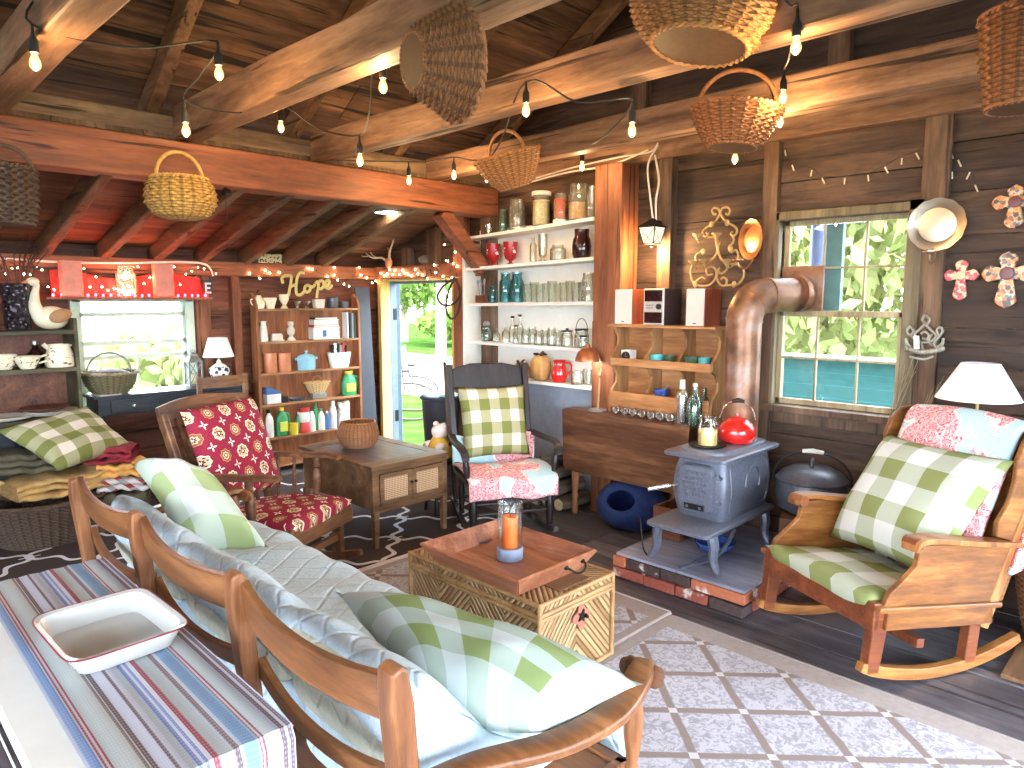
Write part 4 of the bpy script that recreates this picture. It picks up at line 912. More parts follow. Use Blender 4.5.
MB().grid(pc, 30, 44, .012).build('seat_cover', MT['paisley'], smooth=2, label='pink and aqua paisley cloth over the seat of the black rocking chair', cat='cloth', group='paisley chair covers')
c = [L_(.25, -.15, .47), L_(-.25, -.15, .47), L_(-.255, -.31, .97), L_(.255, -.31, .97)]
MB().pillow(*c, .15, wr=.006, pinch=.07, flatb=.35, seed=4).build('pillow', MT['ging3'], smooth=2, label='olive and cream check pillow standing in the black rocking chair', cat='pillow', group='green check pillows')
# ------------------------------------------------------------------ pine platform rocker
RZ = math.radians(63); t = thing('platform_rocker', 'big honey pine wing armchair on rockers before the right wall', 'rocking chair', (3.345, 1.025, .008), RZ); t.rotation_euler = (.10, 0, RZ); ROOTM[t.name] = Matrix.Translation(t.location) @ Matrix.Rotation(RZ, 4, 'Z') @ Matrix.Rotation(.10, 4, 'X')
W, D = .68, .64; PM = MT['piney']; PZm = MT['pinez']; PD = MT['pinedark']
MB().bx(-W/2, W/2, D/2-.03, D/2, .225, .335).build('front_rail', PD, t, bevel=.006)
MB().bx(-W/2+.03, W/2-.03, -D/2, D/2-.03, .27, .30).bx(-W/2+.02, W/2-.02, -D/2, -D/2+.03, .22, .31).build('seat_platform', PD, t, bevel=.003)
def bk(y0, z): return y0-(z-.3)*.30
for s in (-1, 1):
    x = s*W/2
    rocker_bar(t, s*(W/2-.02), PM, -.54, .34, 1.2, .038, .05)
    MB().prism([(-.032, 0), (.032, 0), (.032, .16), (.042, .30), (-.042, .30), (-.042, .16)], .045, frame((x-(.045 if s > 0 else 0), D/2-.035, .045), (0, 1, 0), (0, 0, 1), (1, 0, 0))).build('front_leg', PD, t, bevel=.005)
    MB().prism([(-.032, 0), (.032, 0), (.032, .27), (-.032, .27)], .045, frame((x-(.045 if s > 0 else 0), -D/2+.07, .055), (0, 1, 0), (0, 0, 1), (1, 0, 0))).build('rear_leg', PD, t, bevel=.005)
    MB().bx(x-.018, x+.018, -D/2, D/2-.05, .235, .315).bx(x-.03, x+.03, -D/2-.03, D/2+.005, .313, .337).build('side_rail', PM, t, bevel=.006)
    poly = [(-D/2-.05, .335), (D/2-.03, .335), (D/2-.05, .39), (D/2-.12, .45), (D/2-.17, .50), (D/2-.175, .55), (D/2-.15, .585), (-D/2-.12, .60)]
    MB().prism(poly, .026, frame((x-.013, 0, 0), (0, 1, 0), (0, 0, 1), (1, 0, 0))).build('arm_panel', PM, t, bevel=.005)
    P = spline([(x, -D/2-.16, .588), (x, -.15, .60), (x, .05, .612), (x, .13, .612), (x, .175, .60), (x, .188, .575)], 4); Lr = []
    for p in P: Lr.append([p+V((-.042, 0, -.012)), p+V((.042, 0, -.012)), p+V((.042, 0, .010)), p+V((-.042, 0, .010))])
    loft(MB(), Lr).build('armrest', PZm if s < 0 else PM, t, smooth=True, bevel=.005)
    MB().tube([(x-s*.045, .16, .592), (x+s*.02, .16, .592)], .026, 14).build('arm_scroll', PD, t, smooth=True)
    # back stile and scalloped wing
    MB().bar((x, -D/2+.04, .22), (x, bk(-D/2+.04, 1.05)-.02, 1.05), .036, .05, (0, 1, 0)).build('back_stile', PZm, t, bevel=.006)
    poly = [(.0, .60), (.10, .62), (.125, .68), (.10, .76), (.11, .86), (.145, .95), (.14, 1.03), (.10, 1.085), (.04, 1.10), (0, 1.08)]
    MB().prism(poly, .024, frame((x-.012, -D/2+.04+.09, 0), (0, 1, 0), (0, -.30, 1), (1, 0, 0))).build('wing', PM, t, bevel=.006)
MB().grid(lambda u, v: (-W/2+W*u, bk(-D/2+.02, .34+v*.74)-.01, .34+v*(.68+.06*math.sin(PI*u))), 14, 6, .022).build('back_panel', PM, t, bevel=.004)
MB().bx(-W/2+.04, W/2-.04, -.02, .02, .12, .16).build('stretcher', PD, t, bevel=.004)
L_ = local(t)
c = [L_(-.315, .345, .365), L_(.315, .345, .365), L_(.30, -.24, .345), L_(-.30, -.24, .345)]
MB().pillow(c[0], c[1], c[2], c[3], .15, wr=.006, pinch=.03, ear=.30, flatb=.18, seed=8).build('seat_cushion', MT['ging2'], smooth=2, label='green and white check seat cushion on the pine platform rocker', cat='cushion')
def pc2(u, v):
    x = -.29+.58*u; s = v*1.05
    if s < .50: z = .56+s; y = bk(-D/2+.10, z)+.04+.02*math.sin(PI*u)
    elif s < .60: q = (s-.50)/.10; z = 1.06+.035*math.sin(PI*q); y = bk(-D/2+.10, 1.06)+.04-.11*q
    else: z = 1.06-(s-.60)*1.0; y = bk(-D/2-.03, z)-.035
    y += .008*math.sin(9*u+5*v); return L_(x, y, z+(.02*math.sin(PI*u) if .35 < v < .7 else 0))
MB().grid(pc2, 30, 50, .03).build('chair_back_cover', MT['paisley'], smooth=2, label='pink and aqua paisley cover padded over the back of the pine rocker', cat='cloth', group='paisley chair covers')
def side_pad(u, v):
    z = .46+.46*v; return L_(-W/2-.03+.0*u, bk(-D/2+.06, z)-.05-.06*u, z+.02*u)
MB().grid(side_pad, 6, 12, .02).build('cover_flap', MT['paisley'], smooth=2, label='strip of paisley cloth hanging behind the near side of the pine rocker', cat='cloth', group='paisley chair covers')
c = [L_(.325, -.05, .40), L_(-.31, -.05, .40), L_(-.335, -.33, .95), L_(.335, -.33, .95)]
MB().pillow(*c, .20, wr=.010, pinch=.08, flatb=.35, seed=6).build('pillow', MT['ging'], smooth=2, label='green and white check pillow standing in the pine platform rocker', cat='pillow', group='green check pillows')
# ------------------------------------------------------------------ hearth and stove
def brick_mat(name, a, b):
    g = G(name); n = g.noise(g.co('Object'), 40, 4); n2 = g.noise(g.co('Object'), 9, 3); c = g.mix(n, lin(*a), lin(*b)); c = g.mix(g.sm(n2, .60, .70), c, lin(214, 206, 200)); g.bump(n, .5, .004); return g.done(c, .9, 0, .2)
MT['brick'] = brick_mat('red_brick', (128, 62, 52), (178, 100, 84)); MT['brick2'] = brick_mat('orange_brick', (158, 84, 58), (204, 128, 96)); MT['brickdark'] = brick_mat('sooty_brick', (58, 48, 48), (96, 78, 76))
MT['slate'] = wood('slate_slab', (96, 100, 116), (140, 144, 164), (180, 184, 204), 'Y', .45, .8, 0, 0, .3)
t = thing('hearth', 'brick edged hearth topped with slate slabs under the stove', 'hearth', (3.7, 1.95, 0))
HX0, HX1, HY0, HY1 = 3.20, 4.20, 1.53, 2.34
ys = [2.34, 2.255, 2.055, 1.855, 1.53]
cols = ['brick', 'brickdark', 'brickdark', 'brick2', 'brickdark']
rd = random.Random(4)
for row in (0, 1):
    yy = HY1+ (0 if row else .02)
    edges = [2.345, 2.13, 1.93, 1.73, 1.53] if row == 0 else [2.345, 2.25, 2.03, 1.84, 1.53]
    mats = (['brick', 'brick', 'brick', 'brickdark'] if row == 0 else ['brick2', 'brickdark', 'brickdark', 'brick2'])
    for (a, b), mm in zip(zip(edges, edges[1:]), mats):
        o = rd.uniform(-.006, .006); MB().bx(HX0+o-.004, HX0+.10, b+.004, a-.004, .004+row*.064, .060+row*.064).build('brick', MT[mm], t, world=True, bevel=.006)
    for k in range(4): MB().bx(HX0+.11+k*.22, HX0+.32+k*.22, HY0, HY0+.10, .004+row*.064, .060+row*.064).build('brick', MT['brick'], t, world=True, bevel=.006)
    for k in range(4): MB().bx(HX0+.11+k*.22, HX0+.32+k*.22, HY1-.10, HY1, .004+row*.064, .060+row*.064).build('brick', MT['brick'], t, world=True, bevel=.006)
MB().bx(HX0+.10, HX1-.01, HY0+.10, HY1-.10, .003, .124).build('hearth_core', MT['slate'], t, world=True)
MB().bx(HX0+.012, HX0+.5, HY0+.01, 1.93, .126, .142).build('slate_slab', MT['slate'], t, world=True, bevel=.002)
MB().bx(HX0+.012, HX0+.5, 1.935, HY1-.01, .126, .142).build('slate_slab', MT['slate'], t, world=True, bevel=.002)
MB().bx(HX0+.505, HX1, HY0+.01, HY1-.01, .126, .142).build('slate_slab', MT['slate'], t, world=True, bevel=.002)
gs = G('grey_cast_iron'); nn = gs.noise(gs.co('Object'), 60, 4); gs.bump(nn, .25, .003); MT['cast'] = gs.done(gs.mix(nn, lin(80, 82, 94), lin(124, 128, 144)), .42, .35, .5)
t = thing('wood_stove', 'grey cast iron box stove on curved legs standing on the hearth', 'stove', (3.7, 1.94, .142)); HZ = .142
SX0, SX1, SY0, SY1, SZ0, SZ1 = 3.44, 4.00, 1.79, 2.10, .375, .725
rings = []
for k in range(11):
    f = k/10; b = .030*math.sin(PI*f); z = SZ0+(SZ1-SZ0)*f
    cx, cy = (SX0+SX1)/2, (SY0+SY1)/2; rings.append([V((cx, cy, 0))+p for p in sq((SX1-SX0)/2+b-.02, (SY1-SY0)/2+b*.9-.01, .16, z, 40)])
loft(MB(), rings).build('stove_body', MT['cast'], t, world=True, smooth=True)
def plate(x0, x1, y0, y1, z0, z1, e=.10): return loft(MB(), [[V(((x0+x1)/2, (y0+y1)/2, 0))+p for p in sq((x1-x0)/2-a, (y1-y0)/2-a, e, z, 40)] for a, z in ((.008, z0), (0, z0+.006), (0, z1-.006), (.006, z1))])
plate(3.37, 4.035, 1.745, 2.14, .724, .750).build('top_plate', MT['cast'], t, world=True, smooth=True)
loft(MB(), [[V((3.72, 1.945, 0))+p for p in sq(.30-a, .15-a, .35, z, 40)] for a, z in ((0, .749), (.004, .765), (.012, .768))]).build('lid_plate', MT['cast'], t, world=True, smooth=True)
plate(3.20, 4.02, 1.745, 2.14, .350, .376, .14).build('ash_shelf', MT['cast'], t, world=True, smooth=True)
# door on the front with raised rows, damper and latch coil
dp = [V((0, p.y+1.945, p.x+.555)) for p in sq(.135, .105, .35, 0, 36)]
d = loft(MB(), [[V((x, p.y, p.z)) if a == 0 else V((x, 1.945+(p.y-1.945)*(1-a), .555+(p.z-.555)*(1-a))) for p in dp] for x, a in ((3.44, 0), (3.412, 0), (3.400, .06))]).build('stove_door', MT['cast'], t, world=True, smooth=True)
m = MB(); rd = random.Random(12)
for row in range(5):
    y = 2.03 - .012*abs(row-2)
    while y > 1.875:
        w = rd.uniform(.008, .015); z = .645-row*.031
        m.bx(3.392, 3.401, y-w, y, z-.009, z+.009); y -= w+.006
m.build('cast_ornament', MT['cast'], d, world=True, bevel=.002)
MB().bx(3.392, 3.404, 1.885, 2.005, .438, .468).build('damper_slide', MT['iron'], d, world=True)
for y in (1.905, 1.985): MB().lathe([(.006, 0), (.009, .004), (.006, .012), (0, .013)], (3.393, y, .453), 12, rotm(0, -PI/2)).build('damper_knob', MT['cast'], d, world=True, smooth=True)
m = MB()
for z in (.49, .63): m.tube([(3.425, 1.825, z-.02), (3.425, 1.825, z+.02)], .012, 10).bx(3.413, 3.44, 1.80, 1.85, z-.008, z+.008)
m.build('door_hinge', MT['cast'], d, world=True, smooth=True)
MT['chrome'] = plain('bright_steel', (206, 206, 202), .25, .9)
m = MB().tube([(3.40, 2.05, .555), (3.365, 2.09, .552)], .006, 8); P = []
for k in range(90): f = k/89; P.append(V((3.37, 2.085, .552)).lerp(V((3.27, 2.165, .535)), f)+V((.0, .008*math.cos(k*.9), .011*math.sin(k*.9))))
m.tube(P, .0035, 5); m.tube([(3.37, 2.085, .552), (3.27, 2.165, .535)], .007, 8); m.build('coil_handle', MT['chrome'], d, world=True, smooth=True)
for (sx, sy) in ((3.30, 1.775), (3.30, 2.105), (3.94, 1.79), (3.94, 2.10)):
    s = -1 if sy < 1.9 else 1; P = spline([(sx+.01, sy-s*.01, .36), (sx-.0, sy+s*.012, .29), (sx-.0, sy+s*.01, .22), (sx-.005, sy+s*.035, .165), (sx-.01, sy+s*.055, HZ+.012)], 4); n = len(P)
    MB().tube(P, [.034-.018*k/(n-1) for k in range(n)], 8).build('leg', MT['cast'], t, world=True, smooth=True)
MB().tube(arc((3.74, 1.772, .565), .085, -PI*.12, PI*1.05, 20, 'xz', 1, 1.1), .006, 6).tube([V((3.72+p.x, 1.945-.143-.027*math.sin(PI*(.175+p.y)/.35), .55+p.y)) for p in sq(.225, .140, .25, 0, 48)], .006, 6, closed=True).build('side_moulding', MT['cast'], t, world=True, smooth=True)
gp = G('rusty_stovepipe'); n1 = gp.noise(gp.co('Object'), 5, 4); MT['pipe'] = gp.done(gp.ramp(n1, [(.35, lin(96, 70, 54)), (.5, lin(140, 98, 72)), (.65, lin(150, 132, 124))]), .4, .45)
t = thing('stovepipe', 'brown steel stovepipe with elbow running from the stove into the window', 'stovepipe', (3.93, 1.955, .75))
pr = .102; pc_ = V((3.925, 1.955, 0)); pe = V((4.3, 1.795, 1.635))
MB().tube([(pc_.x, pc_.y, .752), (pc_.x, pc_.y, 1.47)], pr, 28).build('vertical_pipe', MT['pipe'], t, world=True, smooth=True)
h0 = V((pc_.x, pc_.y, 0)); dh = (V((pe.x, pe.y, 0))-h0).normalized()
E_ = [V((pc_.x, pc_.y, 1.46))]
for k in range(7): a = PI/2*k/6; E_.append(V((pc_.x, pc_.y, 1.47))+dh*(.15*(1-math.cos(a)))+V((0, 0, .15*math.sin(a))))
m = MB()
m.tube(E_, pr*1.02, 28)
for k in (1, 4): m.tube([E_[k], E_[k]+(E_[k+1]-E_[k]).normalized()*.012], pr*1.05, 28)
m.build('elbow', MT['pipe'], t, world=True, smooth=True)
MB().tube([E_[-1], V((4.36, pe.y-.0, 1.63))+dh*.02], pr, 28).build('horizontal_pipe', MT['pipe'], t, world=True, smooth=True)
m = MB().tube([E_[-1], E_[-1]+dh*.03], pr*1.045, 28); q = V((4.27, 1.80, 1.63)); m.tube([q, q+dh*.035], pr*1.08, 28); m.build('pipe_collar', MT['pipe'], t, world=True, smooth=True)
MB().bx(4.325, 4.338, 1.66, 1.93, 1.50, 1.80).build('flue_plate', MT['pipe'], t, world=True, bevel=.002)
f0 = AX(818.5, 250, 4.60); MB().tube([V((4.33, 1.795, 1.63)), V((4.60, f0.y+.02, 1.63)), V((4.60, f0.y, 1.66)), V((4.60, f0.y, 4.6))], [.06, .06, .05, .05], 20).build('outside_flue', MT['bluemetal'], t, world=True, smooth=True, label='blue grey flue rising outside the window')
# things on the stove
MT['redenamel'] = plain('red_enamel', (198, 32, 28), .15, var=.04, coat=.6)
k0 = V((3.79, 1.905, .7685)); t = thing('kettle', 'round red enamel kettle with arched wire handle on the stove', 'kettle', k0, .5)
MB().lathe([(0, 0), (.082, 0), (.098, .012), (.108, .05), (.104, .085), (.086, .115), (.062, .130), (.057, .134)], (0, 0, 0), 32).build('kettle_body', MT['redenamel'], t, smooth=True)
l = MB().lathe([(.059, .132), (.057, .138), (.03, .148), (.0, .151)], (0, 0, 0), 28).build('lid', MT['redenamel'], t, smooth=True)
MB().lathe([(.006, .149), (.006, .154), (.013, .158), (.012, .166), (0, .169)], (0, 0, 0), 14).build('lid_knob', MT['redenamel'], l, smooth=True)
MB().tube(spline([(.085, 0, .06), (.115, 0, .08), (.135, 0, .115)], 4), [.022, .022, .021, .02, .018, .017, .016, .015, .014], 12).build('spout', MT['redenamel'], t, smooth=True)
m = MB().tube(arc((0, 0, .125), .10, PI*.03, PI*.97, 20, 'yz', 1, 1.2), .0035, 6); m.build('wire_handle', MT['chrome'], t, smooth=True)
MB().tube([(0, -.035, .240), (0, 0, .246), (0, .035, .240)], [.010, .014, .010], 12).build('handle_grip', MT['blackwood'], t, smooth=True)
c = V((3.56, 1.965, .7685)); MB().lathe([(0, 0), (.09, 0), (.105, .008), (.108, .012), (.09, .009), (0, .008)], c, 32).build('trivet_plate', MT['iron'], smooth=True, label='round dark iron plate under the jar candle on the stove', cat='plate')
t = thing('jar_candle', 'glass jar candle with pale yellow wax on the stove beside the kettle', 'candle', c+V((0, 0, .0085)))
MB().lathe([(0, .003), (.052, .003), (.053, .006), (.053, .088), (.02, .092), (0, .09)], (0, 0, 0), 28).build('wax', plain('yellow_wax', (238, 214, 140), .45, var=.03), t, smooth=True)
MB().lathe([(.057, 0), (.058, .004), (.058, .125), (.048, .142), (.048, .160), (.051, .164), (.046, .165), (.045, .144), (.0545, .124), (.0545, .006)], (0, 0, 0), 32, cap=False).build('glass_jar', MT['candleglass'], t, smooth=True)
# under and beside the stove
MT['blueceramic'] = plain('blue_white_glaze', (64, 92, 168), .2, var=.5, sc=60)
MB().lathe([(0, 0), (.05, 0), (.10, .03), (.115, .062), (.108, .062), (.09, .03), (0, .012)], (3.62, 1.93, .1425), 32).build('bowl', MT['blueceramic'], smooth=True, label='blue and white speckled bowl on the hearth under the stove', cat='bowl')
pt = MB(); P = spline([(3.30, 2.19, .1475), (3.285, 2.17, .1475), (3.29, 2.20, .18), (3.30, 2.225, .30), (3.305, 2.235, .335), (3.30, 2.255, .35)], 5)
pt.tube(P, .005, 8).build('stove_poker', MT['iron'], smooth=True, label='thin bent iron hook standing on the hearth left of the stove', cat='poker')
MB().tube(spline([(3.24, 1.93, .148), (3.33, 1.90, .148), (3.42, 1.86, .152), (3.50, 1.83, .19), (3.56, 1.815, .24), (3.60, 1.80, .31)], 5), .010, 8).build('hearth_hose', MT['cast'], smooth=True, label='curved grey iron bar resting on the hearth in front of the stove legs', cat='bar')
MT['boxwood'] = wood('old_box_wood', (60, 34, 24), (104, 62, 44), (142, 92, 66), 'Y', .6)
t = thing('wooden_crate', 'small brown wooden box on the hearth behind the left stove leg', 'crate', (3.74, 2.245, .1425))
MB().bx(3.60, 3.88, 2.15, 2.165, .1425, .335).bx(3.60, 3.88, 2.325, 2.34, .1425, .335).bx(3.60, 3.615, 2.165, 2.325, .1425, .335).bx(3.865, 3.88, 2.165, 2.325, .1425, .335).build('box_sides', MT['boxwood'], t, world=True, bevel=.003)
MB().bx(3.615, 3.865, 2.165, 2.325, .15, .16).build('box_floor', MT['boxwood'], t, world=True)
# cast iron cauldron right of the stove
t = thing('cast_iron_pot', 'lidded black cast iron pot with wire handle beside the stove', 'pot', (3.97, 1.53, .143), .3)
MB().bx(-.16, .16, -.13, .13, 0, .22).build('crate_stand', MT['boxwood'], t, bevel=.004)
gk = G('black_cast_iron'); nn = gk.noise(gk.co('Object'), 70, 3); gk.bump(nn, .2, .002); MT['blackcast'] = gk.done(gk.mix(nn, lin(58, 58, 63), lin(104, 104, 114)), .38, .4)
MB().lathe([(0, .222), (.10, .222), (.15, .25), (.175, .32), (.17, .38), (.165, .40)], (0, 0, 0), 36).build('pot_body', MT['blackcast'], t, smooth=True)
l = MB().lathe([(.172, .398), (.174, .408), (.15, .44), (.10, .468), (.04, .478), (0, .48)], (0, 0, 0), 36).build('lid', MT['blackcast'], t, smooth=True)
MB().tube(spline([(-.05, 0, .476), (-.045, 0, .50), (0, 0, .51), (.045, 0, .50), (.05, 0, .476)], 4), .008, 8).build('lid_handle', MT['blackcast'], l, smooth=True)
MB().tube(arc((0, 0, .40), .185, -.1, PI+.1, 26, 'yz', 1, .82), .006, 8).build('wire_handle', MT['iron'], t, smooth=True)
t.scale = (1.12, 1.12, 1.08); MB().tube([(0, -.05, .551), (0, 0, .556), (0, .05, .551)], [.010, .013, .010], 10).build('handle_grip', plain('pale_grip', (190, 186, 176), .5), t, smooth=True)
# ------------------------------------------------------------------ white shelves by the doorway
MT['whiteshelf'] = plain('white_shelf_paint', (232, 230, 220), .5, var=.05, sc=5); MT['glass'] = glass('jar_glass', (.95, .96, .92), .12, .04, .05, (.85, .86, .78), .35); MT['aqua'] = glass('aqua_glass', (.45, .74, .76), .14, .04, .12, (.10, .36, .40), .5); MT['greenglass'] = glass('green_tinted_glass', (.70, .82, .74), .12, .04, .10, (.3, .42, .36), .45)
MT['darkglass'] = plain('dark_brown_glass', (46, 24, 24), .12); MT['greymetal'] = plain('grey_metal', (150, 150, 146), .4, .7)
SXF, SXB = 4.09, 4.285
shz = [((3.23, 2.190), (4.62, 2.130)), ((3.23, 1.905), (4.62, 1.868)), ((3.23, 1.580), (4.62, 1.562)), ((3.23, 1.230), (4.62, 1.236)), ((3.23, .948), (4.62, .945))]
t = thing('wall_shelf', 'white built in shelf unit full of jars between the doorway and brown post', 'shelf', (4.19, 3.92, 0))
MB().bx(4.285, 4.299, 3.228, 4.65, .0, 2.2).build('back_panel', MT['whiteshelf'], t, world=True)
MB().bx(4.275, 4.284, 3.23, 4.615, 0, .915).build('lower_panel', plain('dim_white_panel', (150, 156, 168), .6), t, world=True)  # white panel below the shelf; its dim light is put into the colour
MB().bx(SXF-.02, 4.285, 4.62, 4.645, 0, 2.08).build('side_panel', MT['whiteshelf'], t, world=True, bevel=.003)
for (a, b) in shz: MB().bar(((SXF+SXB)/2, a[0], a[1]-.013), ((SXF+SXB)/2, b[0], b[1]-.013), SXB-SXF, .026).build('shelf', MT['whiteshelf'], t, world=True, bevel=.003)
def shelfpos(px, k, x=4.16):
    (y0, z0), (y1, z1) = shz[k]; y = AX(px, 300, x).y; z = z0+(z1-z0)*(y-y0)/(y1-y0); return V((x, y, z+.0015))
def turn(name, prof, mat, label, cat, loc, group=None, n=20, open_=True, parts=(), rz=0):
    t = thing(name, label, cat, loc, rz, group); names = {}
    MB().lathe(prof, (0, 0, 0), n, cap=not open_).build('body', mat, t, smooth=True)
    for nm, pr, mm in parts: MB().lathe(pr, (0, 0, 0), n).build(nm, mm, t, smooth=True)
    return t
def jarprof(r, h, neck=.75, w=.0025): return [(0, .001), (r*.92, .0), (r, .006), (r, h*.72), (r*neck, h*.84), (r*neck, h), (r*neck-w, h), (r*neck-w, h*.84), (r-w, h*.71), (r-w, .008), (0, .006)]
def tumprof(r, h, w=.002): return [(0, 0), (r*.8, 0), (r*.82, .004), (r, h), (r-w, h), (r*.8-w, .008), (0, .007)]
def content(r, h, z0=.008): return [(0, z0), (r, z0), (r, z0+h), (r*.6, z0+h+.006), (0, z0+h+.008)]
G1 = MT['glass']
lidw = plain('white_lid', (226, 222, 210), .4); popcorn = plain('cream_contents', (214, 196, 160), .8, var=.3, sc=50); orangec = plain('orange_contents', (206, 84, 38), .6, var=.25, sc=60); tanc = plain('tan_contents', (196, 152, 100), .8, var=.25, sc=50)
# top shelf
turn('drinking_glass', tumprof(.030, .085), G1, 'small clear glass at the far end of the top white shelf', 'glass', shelfpos(489, 0))
turn('jar', jarprof(.042, .185, .8), MT['greenglass'], 'tall green tinted jar on the top white shelf', 'jar', shelfpos(503, 0))
turn('jar', jarprof(.072, .245, .85), G1, 'tall clear glass jar on the top white shelf beside the green tinted jar', 'jar', shelfpos(517, 0))
turn('canister', jarprof(.075, .235, .92), G1, 'glass canister of popcorn with a wide white lid on the top white shelf', 'jar', shelfpos(541, 0), parts=(('popcorn', content(.068, .19), popcorn), ('lid', [(.07, .235), (.078, .236), (.078, .262), (.07, .268), (0, .27)], lidw)))
turn('jar', jarprof(.058, .22, .8), G1, 'glass jar with bright orange contents on the top white shelf', 'jar', shelfpos(560, 0), parts=(('contents', content(.052, .15, .03), orangec), ('white_base', [(0, .0), (.06, 0), (.06, .026), (0, .026)], lidw)))
turn('jar', jarprof(.078, .245, .9), G1, 'wide glass jar half filled with tan grain on the top white shelf', 'jar', shelfpos(577.5, 0), parts=(('grain', content(.072, .12), tanc), ('lid', [(.07, .245), (.073, .247), (.073, .265), (0, .267)], G1)))
turn('jar', jarprof(.035, .235, .8), G1, 'slim clear jar against the brown post on the top white shelf', 'jar', shelfpos(590.5, 0))
# second shelf
gr_ = G('red_white_print'); v_ = gr_.voro(gr_.co('Object'), 26); xx, yy, zz = gr_.xyz(gr_.co('Object')); MT['redprint'] = gr_.done(gr_.mix(gr_.mul(gr_.lt(v_, .36), gr_.lt(zz, .135)), lin(150, 26, 34), lin(238, 214, 206)), .25)
for px, lb in ((493.5, 'red goblet with white printed pattern, far one on the second white shelf'), (510.5, 'red goblet with white printed pattern, near one on the second white shelf')):
    turn('goblet', [(0, 0), (.036, 0), (.036, .006), (.014, .016), (.014, .026), (.045, .05), (.058, .09), (.060, .185), (.057, .185), (.054, .09), (0, .05)], MT['redprint'], lb, 'goblet', shelfpos(px, 1), n=24)
turn('bottle', jarprof(.028, .20, .5), G1, 'narrow clear glass bottle behind the goblets on the second white shelf', 'bottle', shelfpos(533, 1, 4.2))
turn('tall_glass', [(0, 0), (.034, 0), (.034, .006), (.012, .02), (.03, .05), (.038, .12), (.036, .215), (.034, .215), (.028, .05), (0, .03)], G1, 'tall footed clear glass in the middle of the second white shelf', 'glass', shelfpos(542.5, 1))
turn('jar', jarprof(.062, .12, .7), G1, 'squat round clear jar beside the dark jar on the second white shelf', 'jar', shelfpos(557.5, 1))
turn('jar', [(0, 0), (.060, 0), (.070, .03), (.073, .09), (.066, .14), (.054, .165), (.057, .215), (.054, .215), (.05, .165), (0, .16)], MT['darkglass'], 'dark brown glazed jar at the near end of the second white shelf', 'jar', shelfpos(581, 1), n=28)
# third shelf
b = thing('utensil_box', 'small brown box of cutlery at the far end of the third shelf', 'box', shelfpos(483, 2, 4.13))
MB().bx(-.05, .05, -.045, .045, 0, .065).build('box_body', MT['boxwood'], b, bevel=.003)
m = MB(); rd = random.Random(8)
for k in range(7): x, y = rd.uniform(-.035, .035), rd.uniform(-.03, .03); m.tube([(x, y, .06), (x*1.3, y*1.4, .14+rd.uniform(0, .05))], .004, 6).sph((x*1.3, y*1.4, .15+rd.uniform(0, .04)), .012, (1, .5, 1.6), 8, 6)
m.build('cutlery', MT['greymetal'], b, smooth=True)
for px, r, h, lb in ((492.5, .040, .14, 'small aqua blue jar beside the cutlery box'), (505.5, .052, .235, 'tall aqua blue jar in the middle of the three on the third shelf'), (517, .055, .235, 'aqua blue mason jar with glass lid next to the clear glasses')):
    turn('aqua_jar', jarprof(r, h, .72), MT['aqua'], lb, 'jar', shelfpos(px, 2), parts=(('lid', [(r*.72, h), (r*.76, h+.002), (r*.76, h+.014), (0, h+.018)], MT['aqua']),) if h > .2 else ())
def row(first, pxs, k, label, group, sc=None, xs=None, cat='glass'):
    for i, px in enumerate(pxs):
        p = shelfpos(px, k, (xs or [4.14])[i % len(xs or [4.14])])
        o = first(p) if i == 0 else dup(src, p)
        if i == 0: src = o
        if sc: o.scale = (sc[i % len(sc)][0],)*2+(sc[i % len(sc)][1],)
row(lambda p: turn('drinking_glass', tumprof(.036, .15), G1, 'clear drinking glass in the close row on the third white shelf', 'glass', p, 'clear glasses on the third white shelf'), [528, 534, 540, 546, 552, 558, 564, 570, 576, 582], 2, '', '', [(1, 1), (1.05, 1.08), (1, .96)], [4.13, 4.2])
turn('jar', jarprof(.050, .215, .8), G1, 'tallest clear jar at the near end of the third white shelf', 'jar', shelfpos(588, 2))
# fourth shelf
j = turn('jar', jarprof(.045, .115, .8), MT['greenglass'], 'grey glass jar with a round ball stopper at the far end of the fourth shelf', 'jar', shelfpos(486.5, 3)); MB().sph((0, 0, .145), .030).build('ball_stopper', MT['greymetal'], j, smooth=True)
turn('bottle', [(0, 0), (.032, 0), (.034, .006), (.034, .06), (.014, .085), (.014, .11), (.011, .11), (.011, .085), (.031, .06), (.031, .008), (0, .006)], G1, 'short clear bottle with a narrow neck on the fourth white shelf', 'bottle', shelfpos(496.5, 3))
for px, r, h, lb in ((506, .036, .155, 'square shouldered clear bottle on the fourth shelf, behind the short bottle'), (512.5, .030, .22, 'tall clear bottle with black stopper, far one on the fourth shelf'), (520, .030, .235, 'tall clear bottle with black stopper, near one on the fourth shelf'), (516, .028, .15, 'low clear bottle with black stopper before the tall stoppered bottles')):
    turn('stoppered_bottle', [(0, 0), (r, 0), (r, h*.55), (r*.4, h*.72), (r*.4, h*.93), (r*.33, h*.93), (r*.33, h*.72), (r*.9, h*.54), (r*.9, .006), (0, .006)], G1, lb, 'bottle', shelfpos(px, 3, 4.21 if r < .031 and h > .2 else 4.13), parts=(('stopper', [(.008, h*.92), (.011, h*.93), (.017, h*.95), (.017, h), (0, h+.004)], MT['iron']),) if r < .035 else ())
row(lambda p: turn('jar', jarprof(.038, .125, .8), G1, 'small clear jar in the close row on the fourth white shelf', 'jar', p, 'clear jars on the fourth white shelf'), [526, 532.5, 539, 545.5, 552, 558], 3, '', '', [(1, 1), (1.0, 1.12), (1.05, .95)], [4.13, 4.2])
turn('sugar_jar', jarprof(.044, .115, .85), G1, 'clear jar with a flat black lid on the fourth white shelf', 'jar', shelfpos(567.5, 3), parts=(('lid', [(.038, .115), (.043, .116), (.043, .126), (.012, .128), (.012, .142), (0, .143)], MT['iron']),))
